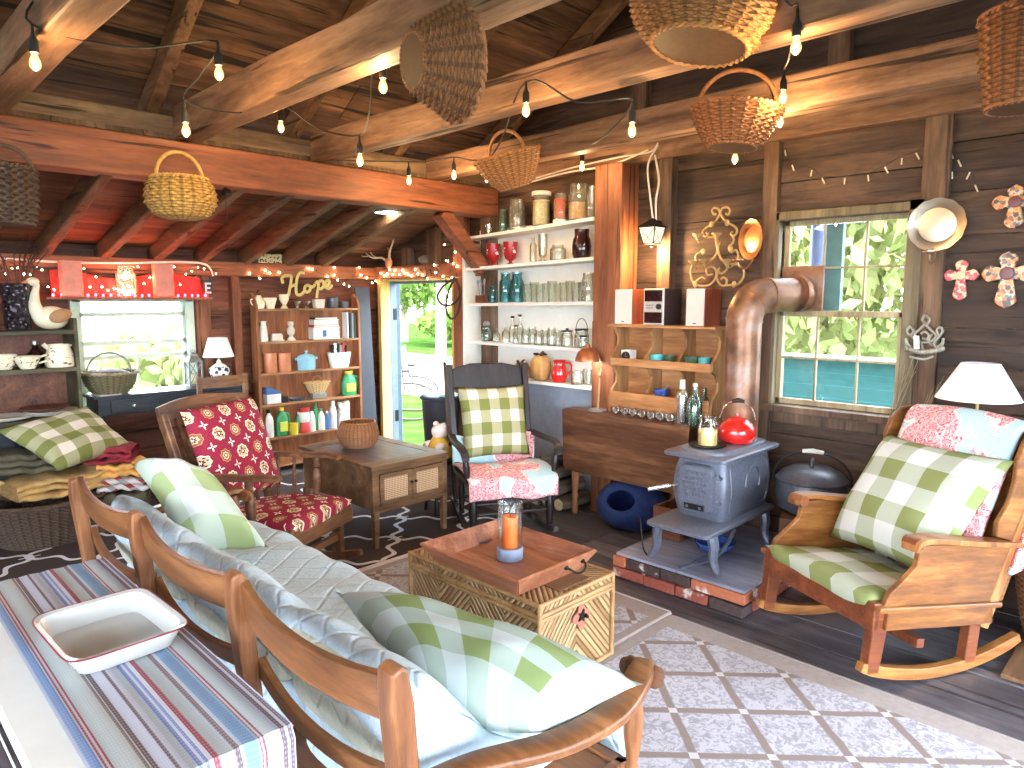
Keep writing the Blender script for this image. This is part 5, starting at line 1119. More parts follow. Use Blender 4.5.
j = turn('jar', jarprof(.055, .13, .85), G1, 'clear jar with black rim and tall wire handle on the fourth shelf', 'jar', shelfpos(582, 3), parts=(('rim', [(.047, .128), (.053, .130), (.053, .142), (.047, .143), (.045, .13)], MT['iron']),)); MB().tube(arc((0, 0, .138), .055, 0, PI, 16, 'yz', 1, 1.5), .003, 6).build('wire_handle', MT['iron'], j, smooth=True)
turn('jar', jarprof(.032, .085, .85), G1, 'small clear jar with dark lid before the wire handled jar', 'jar', shelfpos(584, 3, 4.115), parts=(('lid', [(.027, .085), (.031, .086), (.031, .097), (0, .099)], MT['iron']),))
# bottom white shelf
MT['gourd'] = plain('carved_wood_orange', (186, 116, 62), .5, var=.2); MT['gourd2'] = plain('carved_wood_tan', (200, 150, 88), .5, var=.25)
def pumpkin(loc, r, h, mat, label, leaf):
    t = thing('carved_pumpkin', label, 'pumpkin', loc); m = MB(); n = 40; L = []
    for i in range(9):
        a = PI*i/8; L.append([V(((r*(math.sin(a)**.55)*(1-.07*abs(math.sin(4*b))))*math.cos(b), (r*(math.sin(a)**.55)*(1-.07*abs(math.sin(4*b))))*math.sin(b), h/2-h/2*math.cos(a))) for b in [2*PI*k/n for k in range(n)]])
    loft(m, L[1:-1]).build('body', mat, t, smooth=True); MB().tube([(0, 0, h*.93), (.01, 0, h*1.08), (.03, 0, h*1.12)], [.014, .010, .008], 8).build('stem', MT['boxwood'], t, smooth=True)
    if leaf: 
        m = MB()
        for a in (.3, 1.7, 3.1, 4.6): m.sph((.045*math.cos(a), .045*math.sin(a), h*1.04), .034, (1, .55, .25), 8, 5, rotm(0, 0, a))
        m.build('leaves', MT['blackwood'], t, smooth=True)
    return t
pumpkin(shelfpos(522, 4, 4.18), .068, .13, MT['gourd'], 'small orange brown wooden pumpkin behind the black rocker on the bottom shelf', False)
pumpkin(shelfpos(541, 4, 4.14), .088, .205, MT['gourd2'], 'tall tan carved pumpkin with dark leaves on the bottom white shelf', True)
p_ = shelfpos(560, 4, 4.15); t = turn('pitcher', [(0, 0), (.045, 0), (.062, .03), (.066, .07), (.05, .125), (.042, .15), (.050, .175), (.047, .175), (.04, .15), (0, .12)], MT['redenamel'], 'round red glazed pitcher on the bottom white shelf', 'pitcher', p_, n=28, rz=-.9); MB().tube(spline([(.045, 0, .155), (.085, 0, .15), (.092, 0, .10), (.062, 0, .055)], 5), .008, 8).build('handle', MT['redenamel'], t, smooth=True)
turn('jar', jarprof(.05, .105, .9), G1, 'clear jar under the copper lamp on the bottom white shelf, near the pitcher', 'jar', shelfpos(578, 4, 4.13))
turn('drinking_glass', tumprof(.04, .12), G1, 'clear glass under the copper lamp on the bottom shelf, beside the post', 'glass', shelfpos(589, 4, 4.17))
# ------------------------------------------------------------------ drop leaf table, lamp and plate rack
MT['dropwood'] = wood('worn_table_wood', (56, 32, 22), (98, 62, 42), (150, 108, 76), 'Y', .38, .9, 0, .3, .15)
t = thing('drop_leaf_table', 'worn brown drop leaf table with its front leaf hanging, against the right wall', 'table', (4.1, 2.83, 0))
TT = .787
MB().bx(3.945, 4.275, 2.30, 3.028, TT-.022, TT).bx(3.945, 4.094, 3.028, 3.365, TT-.022, TT).build('table_top', MT['dropwood'], t, world=True, bevel=.004)
m = MB().prism([(2.30, .36), (2.33, .33), (3.32, .33), (3.35, .36), (3.365, TT-.01), (3.365, TT-.004), (2.30, TT-.004)], .02, frame((3.922, 0, 0), (0, 1, 0), (0, 0, 1), (1, 0, 0))); m.build('drop_leaf', MT['dropwood'], t, world=True, bevel=.004)
MB().bx(3.975, 4.25, 2.40, 2.42, .62, TT-.022).bx(3.995, 4.25, 2.98, 3.0, .62, TT-.022).bx(3.975, 3.995, 2.42, 3.26, .62, TT-.022).bx(4.23, 4.25, 2.42, 2.98, .62, TT-.022).build('apron', MT['dropwood'], t, world=True)
MT['lightleg'] = wood('worn_leg', (96, 56, 34), (150, 98, 64), (188, 136, 96), 'Z', .45)
for x, y in ((3.985, 2.42), (3.985, 3.27), (4.235, 2.42), (4.235, 2.99)): turned(MB(), (x, y, .62), (x-.02 if x < 4.1 else x, y, .0), .026).build('leg', MT['lightleg'], t, world=True, smooth=True)
MT['copper'] = plain('copper_metal', (176, 108, 72), .35, .7); MT['brass'] = plain('brushed_brass', (186, 158, 110), .35, .8); MT['bulbglow'] = emit('lamp_inner_glow', (1, .93, .82), 5)
q = AZ(598, 403, TT+.001); q = AX(598, 403, 4.03); q.z = TT+.001; t = thing('desk_lamp', 'copper domed desk lamp at the left end of the drop leaf table', 'lamp', q)
MB().lathe([(0, 0), (.068, 0), (.070, .006), (.064, .014), (.02, .022), (0, .023)], (0, 0, 0), 28).build('base', MT['greymetal'], t, smooth=True)
MB().tube([(0, 0, .02), (.004, -.012, .26)], .007, 8).sph((.004, -.012, .265), .016).tube([(.004, -.012, .265), (.01, -.02, .34), (-.0, .01, .41), (-.02, .06, .43)], .006, 8).build('stem', MT['brass'], t, smooth=True)
_w = AX(589.5, 361, 4.03); sc_ = V((-.02, _w.y-q.y, _w.z-q.z)); MB().lathe([(.094, 0), (.092, .02), (.075, .065), (.045, .092), (.02, .102), (.014, .125), (0, .127), (0, .124), (.012, .10), (.042, .089), (.071, .062), (.088, .02), (.091, 0)], sc_, 32, cap=False).build('lamp_shade', MT['copper'], t, smooth=True)
MB().sph(sc_+V((0, 0, .035)), .028).build('lamp_bulb', MT['bulbglow'], t, smooth=True)
MB().lathe([(0, .012), (.080, .012), (.0805, .014), (0, .0145)], sc_, 28).build('diffuser', MT['bulbglow'], t, smooth=True)
MT['rack'] = wood('pine_rack', (112, 76, 42), (162, 118, 74), (200, 158, 112), 'Z', .5, 1.1, 0, .3, .2); MT['rackY'] = wood('pine_rack_board', (126, 80, 44), (178, 122, 76), (210, 160, 112), 'Y', .5, 1.1, 0, .3, .2)
t = thing('plate_rack', 'scalloped pine cubby rack on the drop leaf table under the speakers', 'rack', (4.17, 2.63, TT+.001))
RB = 4.272; zb = TT+.001
prof = [(RB, zb), (4.05, zb), (4.045, .90), (4.06, .95), (4.115, 1.00), (4.125, 1.06), (4.09, 1.11), (4.045, 1.135), (4.045, 1.185), (4.075, 1.22), (4.13, 1.27), (4.135, 1.33), (4.10, 1.38), (4.075, 1.405), (RB, 1.405)]
for i, y in enumerate((3.02, 2.733, 2.474, 2.222)):
    pf = prof if i in (0, 3) else [(RB-.012, .93)]+[(min(a+.012, RB-.03), b) for a, b in prof[2:-1] if b >= .93]+[(RB-.012, 1.405)]
    MB().prism(pf if i in (0, 3) else pf, .02, frame((0, y-.01, 0), (1, 0, 0), (0, 0, 1), (0, 1, 0))).build('side_panel' if i in (0, 3) else 'divider', MT['rack'], t, world=True, bevel=.002)
MB().bx(4.035, RB, 2.20, 3.04, 1.405, 1.422).build('top_board', MT['rackY'], t, world=True, bevel=.002)
MB().bx(4.06, RB-.01, 2.232, 3.01, 1.135, 1.15).bx(4.042, 4.058, 2.232, 3.01, 1.13, 1.185).build('middle_shelf', MT['rackY'], t, world=True, bevel=.002)
MB().bx(4.06, RB-.01, 2.232, 3.01, .905, .92).bx(4.042, 4.058, 2.232, 3.01, .83, .945).build('lower_shelf', MT['rackY'], t, world=True, bevel=.002)
MB().bx(RB-.010, RB, 2.232, 3.01, zb+.02, 1.405).build('rack_back', MT['rackY'], t, world=True)
# stereo
MT['spkcloth'] = plain('pale_grille_cloth', (224, 208, 198), .9, var=.04); MT['spkwood'] = wood('reddish_speaker_case', (96, 46, 32), (140, 74, 54), (166, 98, 74), 'Z', .45); MT['stereo'] = plain('dark_grey_case', (48, 46, 48), .4); MT['silver'] = plain('silver_plastic', (206, 200, 188), .35, .3)
def speaker(ya, yb, label):
    t = thing('speaker', label, 'speaker', (4.16, (ya+yb)/2, 1.4235)); h = .243; w = yb-ya
    MB().bx(-.095, .11, -w/2, w/2, 0, h).build('case', MT['spkwood'], t, bevel=.003); g_ = MB().bx(-.108, -.096, -w/2+.002, w/2-.002, .002, h-.002).build('grille', MT['spkcloth'], t, bevel=.004)
    MB().bx(-.1105, -.1075, -.012, .012, .016, .022).build('badge', MT['stereo'], g_)
speaker(2.852, 2.995, 'pale fronted wooden speaker at the left end of the pine rack'); speaker(2.292, 2.425, 'pale fronted wooden speaker at the right end of the pine rack')
t = thing('stereo', 'silver and black compact stereo between the two speakers', 'stereo', (4.16, 2.675, 1.4235)); h = .247
MB().bx(-.09, .11, -.080, .080, 0, h).build('case', MT['stereo'], t, bevel=.003); f_ = MB().bx(-.104, -.091, -.080, .080, .001, h-.001).build('front_panel', MT['silver'], t, bevel=.004)
MB().bx(-.108, -.1035, -.070, .070, h-.088, h-.012).build('display', MT['darkglass'], f_, bevel=.002); MB().bx(-.108, -.1035, -.070, .070, .014, .088).build('cassette_door', MT['darkglass'], f_, bevel=.002)
MB().lathe([(.020, 0), (.019, .012), (0, .013)], (-.1045, -.045, .125), 18, rotm(0, -PI/2)).build('volume_knob', MT['stereo'], f_, smooth=True)
m = MB()
for y in (.05, .03, .01): m.bx(-.107, -.1035, y-.007, y+.007, .112, .120).bx(-.107, -.1035, y-.007, y+.007, .130, .138)
m.build('buttons', MT['greymetal'], f_)
# rack contents
t = thing('desk_clock', 'small white framed clock with dark dial in the top left cubby', 'clock', (4.12, AX(626, 350, 4.1).y, 1.1515)); MB().bx(-.02, .05, -.042, .042, 0, .088).build('clock_case', MT['whitewood'], t, bevel=.004)
d_ = MB().lathe([(0, 0), (.036, 0), (.036, .004), (0, .005)], (-.0205, 0, .042), 24, rotm(0, -PI/2)).build('dial', MT['stereo'], t, smooth=True); MB().bx(-.027, -.0255, -.0015, .0015, .042, .068).bx(-.027, -.0255, -.018, 0, .0405, .0435).build('clock_hands', MT['greymetal'], d_)
tq = plain('teal_glaze', (96, 176, 178), .2, var=.15, sc=40); dgz = plain('dark_green_glaze', (70, 96, 74), .2, var=.2, sc=40)
def bowlprof(r, h): return [(0, 0), (r*.55, 0), (r*.6, .006), (r*.92, h*.5), (r, h), (r-.004, h), (r*.85, h*.5), (0, .01)]
for px, mm, r, lb in ((657, tq, .052, 'teal glazed bowl in the middle top cubby of the rack'), (669.5, dgz, .038, 'dark green glazed bowl in the middle top cubby beside the teal bowl'), (691.5, dgz, .052, 'dark green glazed bowl in the right top cubby of the rack'), (704.5, tq, .044, 'teal glazed bowl in the right top cubby of the rack')):
    turn('bowl', bowlprof(r, .068), mm, lb, 'bowl', (4.125, AX(px, 352, 4.12).y, 1.1515), n=26)
t = turn('mortar', bowlprof(.055, .055), MT['blueceramic'], 'blue mortar with a tilted pestle in the lower middle cubby', 'mortar', (4.15, AX(662, 388, 4.15).y, .9215), n=26); MB().tube([(0, 0, .015), (.0, -.05, .085)], [.012, .009], 10).build('pestle', MT['greymetal'], t, smooth=True)
sp_ = [(617, 403), (625.5, 404), (634, 404.5), (643, 405.5), (652, 406.5), (661, 408), (671, 409)]
for i, (px, py) in enumerate(sp_):
    p = V((4.0, AX(px, py, 4.0).y, TT+.0315))
    if i == 0:
        src = thing('spice_jar', 'small glass spice jar lying on its side in the row before the rack', 'jar', p, 0, 'spice jars in a row on the drop leaf table')
        MB().lathe([(0, .0), (.028, .0), (.029, .004), (.029, .075), (.026, .08), (0, .08)], (0, 0, 0), 20, rotm(0, PI/2)).build('jar_body', MT['glass'], src, smooth=True); MB().lathe([(0, 0), (.030, 0), (.030, .016), (.022, .018), (.020, .014), (0, .013)], (.0, 0, 0), 20, rotm(0, -PI/2)).build('lid', MT['chrome'], src, smooth=True)
    else: dup(src, p, label=src['label'])
p = V((4.0, AX(682, 410, 4.0).y, TT+.001)); turn('shaker_bottle', [(0, 0), (.040, 0), (.042, .004), (.034, .12), (.040, .18), (.036, .20), (.020, .225), (.018, .23)], MT['chrome'], 'slim silver shaker bottle with a white cap on the drop leaf table', 'bottle', p, n=24, parts=(('cap', [(.018, .228), (.020, .232), (.019, .29), (0, .293)], lidw),))
p = V((3.99, AX(694.5, 412, 3.99).y, TT+.001)); t = turn('swing_top_bottle', [(0, 0), (.044, 0), (.046, .006), (.046, .15), (.018, .215), (.016, .255), (.014, .255), (.016, .213), (.043, .148), (.043, .008), (0, .006)], MT['greenglass'], 'clear swing top bottle on the drop leaf table, right of the silver shaker', 'bottle', p, n=24, parts=(('stopper', [(.013, .252), (.017, .258), (.015, .275), (0, .278)], lidw),)); MB().tube([(.018, 0, .23), (.03, 0, .25), (.02, 0, .275), (-.02, 0, .275), (-.03, 0, .25), (-.018, 0, .23)], .0025, 6).build('wire_bail', MT['chrome'], t, smooth=True)
p = V((4.12, AX(704, 410, 4.12).y, TT+.001)); turn('bottle', [(0, 0), (.038, 0), (.04, .006), (.04, .13), (.014, .18), (.013, .235), (.010, .235), (.012, .178), (.037, .128), (0, .006)], MT['greenglass'], 'clear bottle standing in the lower right cubby behind the swing top bottle', 'bottle', p)
# below the table: pet bed, logs
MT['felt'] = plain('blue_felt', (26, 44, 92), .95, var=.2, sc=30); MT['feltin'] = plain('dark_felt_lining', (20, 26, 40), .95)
pbx = V((4.03, 2.80, 0)); m = MB()
dirh = V((-.72, -.1, .42)).normalized(); mm_ = dirh.to_track_quat('Z', 'Y').to_matrix()
Lr = [(.225*math.sin(a), .225*math.cos(a)) for a in [PI*(.16+.84*k/18) for k in range(19)]]
m.lathe(Lr, (0, 0, 0), 36, mm_, cap=False)
for v in m.b.verts: v.co.z = max(v.co.z*.72, -.13)+.145; v.co.x *= .95; v.co.y *= 1.08
for v in m.b.verts: v.co += pbx
t = thing('pet_bed', 'round blue felt pet cave with a dark opening under the drop leaf table', 'pet bed', pbx)
m.build('felt_shell', [MT['felt']], t, world=True, smooth=True, solid=-.018)
m = MB(); m.tube([pbx+V(((mm_ @ V((.225*math.sin(PI*.16)*math.cos(a), .225*math.sin(PI*.16)*math.sin(a), .225*math.cos(PI*.16)))).x*.95, (mm_ @ V((.225*math.sin(PI*.16)*math.cos(a), .225*math.sin(PI*.16)*math.sin(a), .225*math.cos(PI*.16)))).y*1.08, max(-.13, (mm_ @ V((.225*math.sin(PI*.16)*math.cos(a), .225*math.sin(PI*.16)*math.sin(a), .225*math.cos(PI*.16)))).z*.72)+.145)) for a in [2*PI*k/36 for k in range(36)]], .011, 8, closed=True); m.build('opening_rim', MT['felt'], t, world=True, smooth=True)
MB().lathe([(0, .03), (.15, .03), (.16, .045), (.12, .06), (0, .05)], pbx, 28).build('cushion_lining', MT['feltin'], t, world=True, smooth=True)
MT['logbark'] = wood('log_bark', (50, 42, 36), (96, 84, 72), (142, 128, 112), 'X', .9, 1.5, 0, .3, .9); MT['logend'] = plain('cut_log_end', (196, 170, 132), .8, var=.15, sc=30)
rd = random.Random(21)
for i, (y, z, r) in enumerate([(3.36, .055, .055), (3.49, .062, .060), (3.62, .055, .055), (3.75, .06, .06), (3.43, .155, .050), (3.56, .165, .055), (3.70, .160, .052), (3.50, .255, .048), (3.63, .262, .050), (3.57, .35, .045)]):
    t = thing('firewood_log', 'split firewood log in the pile between black rocker and drop leaf table', 'log', (4.07, y, z), rd.uniform(-.06, .06), 'firewood logs by the black rocker')
    n = 7; L = []
    for x in (-.17, .17): L.append([V((x, r*(1+.18*math.sin(k*2.3+i))*math.cos(2*PI*k/n), r*(1+.18*math.sin(k*2.3+i))*math.sin(2*PI*k/n))) for k in range(n)])
    loft(MB(), L).build('bark', MT['logbark'], t); MB().lathe([(0, 0), (r*.85, 0), (r*.85, .004), (0, .004)], (-.172, 0, 0), 7, rotm(0, -PI/2)).build('cut_end', MT['logend'], t)
# ------------------------------------------------------------------ waste bin and cloth by the doorway
MT['binplastic'] = plain('dark_grey_plastic', (54, 56, 66), .45); MT['bluebag'] = plain('pale_blue_bag', (138, 196, 226), .35)
q = AZ(441, 396, .74); t = thing('waste_bin', 'tall dark grey waste bin with blue liner standing in the doorway', 'bin', (4.0, q.y*4.0/q.x, 0))
MB().lathe([(0, .002), (.135, .002), (.175, .70), (.19, .71), (.19, .735), (.178, .74), (.17, .735), (.13, .02), (0, .02)], (0, 0, 0), 28).build('bin_body', MT['binplastic'], t, smooth=True)
m = MB(); m.lathe([(.182, .735), (.165, .752), (.13, .74), (.07, .73), (0, .735)], (0, 0, 0), 28, cap=False)
for v in m.b.verts: v.co.z += .012*math.sin(5*math.atan2(v.co.y, v.co.x))
m.build('liner', MT['bluebag'], t, smooth=True)
MT['yellowcloth'] = plain('yellow_fabric', (206, 164, 66), .9, var=.15); MT['pinkcloth'] = plain('pale_pink_fabric', (232, 206, 196), .9, var=.1)
q = AX(440, 440, 3.22); t = thing('plush_toy', 'small yellow and pink plush toy slumped on a stool behind the cane table', 'toy', (3.27, q.y*3.27/3.22, .42)); 
MB().lathe([(0, 0), (.085, .005), (.10, .05), (.085, .11), (.055, .16), (0, .175)], (0, 0, 0), 20).build('body', MT['yellowcloth'], t, smooth=True); MB().sph((0, 0, .20), .065, (1, 1, .9)).sph((.0, .045, .25), .022).sph((0, -.045, .25), .022).build('head', MT['pinkcloth'], t, smooth=True)
MB().sph((-.055, -.07, .10), .03, (1.6, 1, 1)).sph((-.055, .07, .10), .03, (1.6, 1, 1)).build('paws', MT['pinkcloth'], t, smooth=True)
t2 = thing('low_stool', 'low dark stool behind the cane table holding the plush toy', 'stool', (3.27, q.y*3.27/3.22, 0)); MB().lathe([(0, .385), (.13, .385), (.135, .39), (.135, .415), (0, .418)], (0, 0, 0), 24).build('seat', MT['blackwood'], t2, smooth=True)
for k in range(4): a = k*PI/2+.6; MB().tube([(.09*math.cos(a), .09*math.sin(a), .385), (.12*math.cos(a), .12*math.sin(a), .003)], .014, 8).build('leg', MT['blackwood'], t2, smooth=True)
# ------------------------------------------------------------------ right wall decor
MT['copperplate'] = plain('copper_plate', (196, 138, 92), .3, .85); MT['silverplate'] = plain('tarnished_silver', (196, 182, 162), .3, .85)
MW = Matrix(((0, 0, -1), (1, 0, 0), (0, 1, 0)))     # local xy -> wall plane (y right to +Y, z up), local z -> into the room
MW = Matrix(((0, 0, -1), (-1, 0, 0), (0, 1, 0)))
def wallsconce(c, r, mat, label, side):
    t = thing('wall_sconce', label, 'sconce', c, -.52 if r < .13 else 0); n = 72; L = []
    for rr, h in ((0.001, .012), (.55, .012), (.66, .010), (.70, .016), (.92, .022), (1.0, .026), (1.0, .022), (.9, .018), (.6, .004)):
        L.append([MW @ V((r*rr*(1+(.025*abs(math.cos(6*a)) if rr > .8 else 0))*math.cos(a), r*rr*(1+(.025*abs(math.cos(6*a)) if rr > .8 else 0))*math.sin(a), h)) for a in [2*PI*k/n for k in range(n)]])
    loft(MB(), L).build('plate', mat, t, smooth=True)
    MB().tube(spline([(0, 0, -r*.8), (-.01, 0, -r*1.15), (-.05, 0, -r*1.45), (-.095, 0, -r*1.4), (-.105, 0, -r*1.15)], 5), .006, 8).build('arm', mat, t, smooth=True)
    MB().lathe([(0, 0), (.02, .004), (.034, .012), (.034, .016), (.012, .012), (.016, .03), (.013, .03), (0, .016)], (-.105, 0, -r*1.15), 20).build('candle_cup', mat, t, smooth=True)
c = AX(758.5, 240, 4.25); wallsconce((4.185, c.y, c.z), .122, MT['copperplate'], 'copper plate wall sconce with candle cup left of the right window', 1)
c = AX(937.5, 225, 4.258); wallsconce((4.258, c.y, c.z), .135, MT['silverplate'], 'silver plate wall sconce with candle cup right of the right window', 1)
def mosaic(name, cols, sc):
    g = G(name); q = g.n('ShaderNodeTexVoronoi'); g.put(q.inputs['Vector'], g.co('Object')); q.inputs['Scale'].default_value = sc; x, y, z = g.xyz(q.outputs['Color'])
    c = g.ramp(x, [((i)/len(cols), lin(*k)) for i, k in enumerate(cols)], 'CONSTANT'); c = g.mix(g.gt(q.outputs['Distance'], .66), c, lin(206, 178, 134)); return g.done(c, .3)
MT['crossA'] = mosaic('painted_orange_cross', [(204, 110, 48), (206, 150, 92), (168, 82, 40), (84, 112, 130), (212, 136, 66), (76, 52, 42)], 55); MT['crossB'] = mosaic('painted_red_cross', [(196, 58, 74), (206, 76, 84), (226, 190, 150), (176, 44, 62), (214, 96, 90)], 60)
def cross(c, w, h, mat, label, center):
    t = thing('wall_cross', label, 'cross', c)
    def lobe(cx, cy, dx, dy, r):
        out = []
        for k in range(9): a = math.atan2(dy, dx)+(-1+2*k/8)*1.25; out.append((cx+r*math.cos(a)*(1 if k not in (4,) else 1.12), cy+r*math.sin(a)*(1 if k not in (4,) else 1.12)))
        return out
    a = w*.16; r = w*.21; zc = h*.12; P = lobe(w/2-r, zc, 1, 0, r)+[(a*.8, zc+a*.8)]+lobe(0, h/2-r, 0, 1, r)+[(-a*.8, zc+a*.8)]+lobe(-w/2+r, zc, -1, 0, r)+[(-a*.8, zc-a*.8)]+lobe(0, -h/2+r*1.1, 0, -1, r*1.1)+[(a*.8, zc-a*.8)]
    MB().prism(P, .018, MW.to_4x4()).build('cross_body', mat, t, bevel=.005)
    MB().lathe([(0, .018), (a*.95, .018), (a*.85, .027), (0, .029)], (0, 0, 0), 20, Matrix.Identity(3)).b.free() if False else None
    m = MB(); m.lathe([(a*.95, .0175), (a*.85, .026), (0, .028)], (0, 0, 0), 20); 
    for v in m.b.verts: v.co = MW @ (v.co+V((0, zc, 0)))
    m.build('centre_boss', center, t, smooth=True)
cb = plain('dark_red_boss', (110, 40, 44), .3); cb2 = plain('cream_boss', (226, 190, 150), .4)
c = AX(961, 280, 4.29); cross((4.296, c.y, c.z), .155, .205, MT['crossB'], 'small red painted cross on the wall below the silver plate', cb2)
c = AX(1007, 280, 4.29); cross((4.296, c.y, c.z), .215, .275, MT['crossA'], 'large orange painted cross on the wall right of the red cross', cb)
c = AX(1015, 207, 4.29); cross((4.296, c.y, c.z), .19, .21, MT['crossA'], 'orange painted cross highest on the wall at the right edge', cb)
# scrolled candle sconce
MT['scroll'] = plain('antique_gold_iron', (176, 150, 104), .5, .4); c = AX(716, 249, 4.24); t = thing('scroll_candelabra', 'antique gold scrolled iron candle holder on the wall above the right speaker', 'candle holder', (4.24, c.y, c.z))
def pxw(x, y, X=4.24): q = AX(x, y, X); return V((X-4.24, q.y-c.y, q.z-c.z))
def crop(x, y, out=0): q = pxw(660+x/7.314, 190+y/7.314); return q+V((-out, 0, 0))
def scr(pts, r=.0075, out=0, nm='scroll'): MB().tube(spline([crop(x, y, out) for x, y in pts], 5), r, 7).build(nm, MT['scroll'], t, smooth=True)
scr([(440, 170), (430, 140), (400, 130), (382, 150), (395, 178), (412, 172)]); scr([(440, 170), (455, 135), (490, 125), (512, 145), (500, 178), (480, 170)])
scr([(440, 170), (420, 210), (380, 250), (335, 280), (312, 310), (330, 340), (352, 325), (340, 310)]); scr([(440, 170), (470, 215), (500, 240), (550, 270), (565, 305), (545, 335), (520, 320), (530, 305)])
scr([(515, 320), (540, 350), (535, 385), (505, 420), (520, 455), (555, 440), (575, 480), (560, 530), (520, 560)]); scr([(350, 345), (400, 350), (415, 400), (420, 450), (390, 500), (330, 530), (270, 520), (265, 480), (300, 450)])
scr([(440, 370), (425, 430), (440, 490), (480, 540), (490, 580), (450, 610), (425, 590), (440, 565)]); scr([(240, 545), (225, 600), (240, 670), (290, 700), (360, 695), (405, 650), (410, 590), (380, 560), (340, 580), (350, 620), (385, 615)])
scr([(430, 590), (415, 640), (440, 690), (475, 700), (490, 660), (465, 640), (445, 655)]); scr([(490, 540), (560, 545), (610, 580), (610, 640), (570, 690), (520, 695), (470, 700)]); scr([(250, 680), (300, 640), (330, 650)], .006)
for x, y in ((305, 345), (445, 340), (275, 540), (350, 530), (525, 530)): 
    o = MB(); q = crop(x, y, .05); o.lathe([(0, -.02), (.010, -.02), (.014, -.005), (.034, .012), (.036, .018), (.012, .008), (0, .007)], q, 18); o.tube([q+V((.05, 0, -.03)), q+V((.02, 0, -.035)), q+V((0, 0, -.015))], .005, 6); o.build('candle_cup', MT['scroll'], t, smooth=True)
for x, y in ((380, 250), (495, 240), (520, 430), (320, 450), (545, 690), (260, 690)): MB().sph(crop(x, y, .006), .017, (.5, 1, 1.3), 10, 6).build('leaf_ornament', MT['scroll'], t, smooth=True)
# lantern wall light
q = AX(651, 236, 4.12); t = thing('wall_lantern', 'small black lantern light with lit glass sides on the wall stud', 'lantern', (4.13, q.y, q.z-.06)); MT['litglass'] = emit('lit_lantern_glass', (1, .80, .48), .36)
MB().lathe([(0, .165), (.018, .16), (.03, .145), (.085, .115), (.085, .105), (0, .105)], (0, 0, 0), 4, rotm(0, 0, PI/4)).bx(.0, .10, -.02, .02, .12, .15).build('lantern_cap', MT['iron'], t)
m = MB()
for k in range(4):
    a = PI/4+k*PI/2; b_ = a+PI/2; T, B_ = .078, .048; m._f([m.b.verts.new((B_*math.cos(a), B_*math.sin(a), .008)), m.b.verts.new((B_*math.cos(b_), B_*math.sin(b_), .008)), m.b.verts.new((T*math.cos(b_), T*math.sin(b_), .104)), m.b.verts.new((T*math.cos(a), T*math.sin(a), .104))])
m.build('lantern_glass', MT['litglass'], t)
m = MB()
for k in range(4):
    a = PI/4+k*PI/2; b_ = a+PI/2; T, B_ = .080, .050; A1, B1 = V((B_*math.cos(a), B_*math.sin(a), .006)), V((B_*math.cos(b_), B_*math.sin(b_), .006)); A2, B2 = V((T*math.cos(a), T*math.sin(a), .105)), V((T*math.cos(b_), T*math.sin(b_), .105))
    m.tube([A1, A2], .0035, 6).tube([A1, B2], .002, 5).tube([B1, A2], .002, 5).tube([A1, B1], .0035, 6)
m.sph((0, 0, -.006), .010); m.build('lantern_frame', MT['iron'], t); t.scale = (1.15, 1.15, 1.1)
# pale cables to the lantern
def cable(pts, r, mat, label, name='power_cable', group=None): return MB().tube(spline(pts, 6), r, 6).build(name, mat, smooth=True, label=label, cat='cable', group=group)
l0 = V((4.16, q.y, q.z+.10)); cable([AX(658, 145, 4.2), AX(648, 165, 4.19), AX(650, 195, 4.18), l0+V((0, .01, 0))], .007, MT['whitecable'], 'white cable dropping to the wall lantern, left strand'); cable([AX(655, 155, 4.17), AX(659, 180, 4.17), AX(656, 200, 4.17), l0+V((0, -.012, 0))], .007, MT['whitecable'], 'white cable dropping to the wall lantern, right strand')
cable([AX(536, 178, 4.15), AX(575, 167, 4.15), AX(620, 157, 4.15), AX(650, 152, 4.17), AX(658, 143, 4.18)], .006, MT['whitecable'], 'upper white cable strung along the wall above the white shelves'); cable([AX(520, 185, 4.13), AX(565, 173, 4.13), AX(610, 165, 4.13), AX(648, 150, 4.15)], .006, MT['whitecable'], 'lower white cable strung along the wall above the white shelves')
# table lamp, hanging iron ornament, twigs, basket on the right
p = AX(977, 380, 4.0); t = thing('side_table', 'small dark table in the corner behind the pine rocker, under the white shaded lamp', 'table', (4.05, p.y-.0, 0))
MB().lathe([(0, .70), (.19, .70), (.195, .71), (.19, .72), (0, .72)], (0, 0, 0), 28).build('table_top', MT['blackwood'], t, smooth=True); turned(MB(), (0, 0, .03), (0, 0, .70), .035).build('pedestal', MT['blackwood'], t, smooth=True); MB().lathe([(0, 0), (.14, .0), (.14, .02), (.04, .04), (0, .04)], (0, 0, 0), 24).build('foot', MT['blackwood'], t, smooth=True)
MT['shade'] = plain('white_lamp_shade', (240, 240, 244), .8, var=.02); MT['china'] = plain('blue_white_china', (228, 228, 226), .2, var=.04)
top, bot = AX(978, 363, 4.05), AX(978, 399, 4.05); t = thing('table_lamp', 'table lamp with plain white conical shade behind the pine rocker', 'lamp', (4.05, p.y, .7215))
MB().lathe([(0, 0), (.07, 0), (.075, .01), (.04, .04), (.07, .12), (.075, .20), (.03, .29), (.012, .33)], (0, 0, 0), 24).build('base', MT['china'], t, smooth=True); MB().lathe([(.185, bot.z-.7215), (.083, top.z-.7215), (.080, top.z-.7215), (.181, bot.z-.7215)], (0, 0, 0), 36, cap=False).build('lamp_shade', MT['shade'], t, smooth=True); MB().tube([(0, 0, .32), (0, 0, .50)], .008, 8).sph((0, 0, .46), .028).build('lamp_bulb', MT['brass'], t, smooth=True)
MT['pewter'] = plain('pewter_filigree', (150, 146, 132), .45, .6); c2 = AX(925, 345, 4.2); t = thing('hanging_ornament', 'crown shaped pewter filigree ornament with paper tag hanging right of the window', 'ornament', (4.235, c2.y, c2.z))
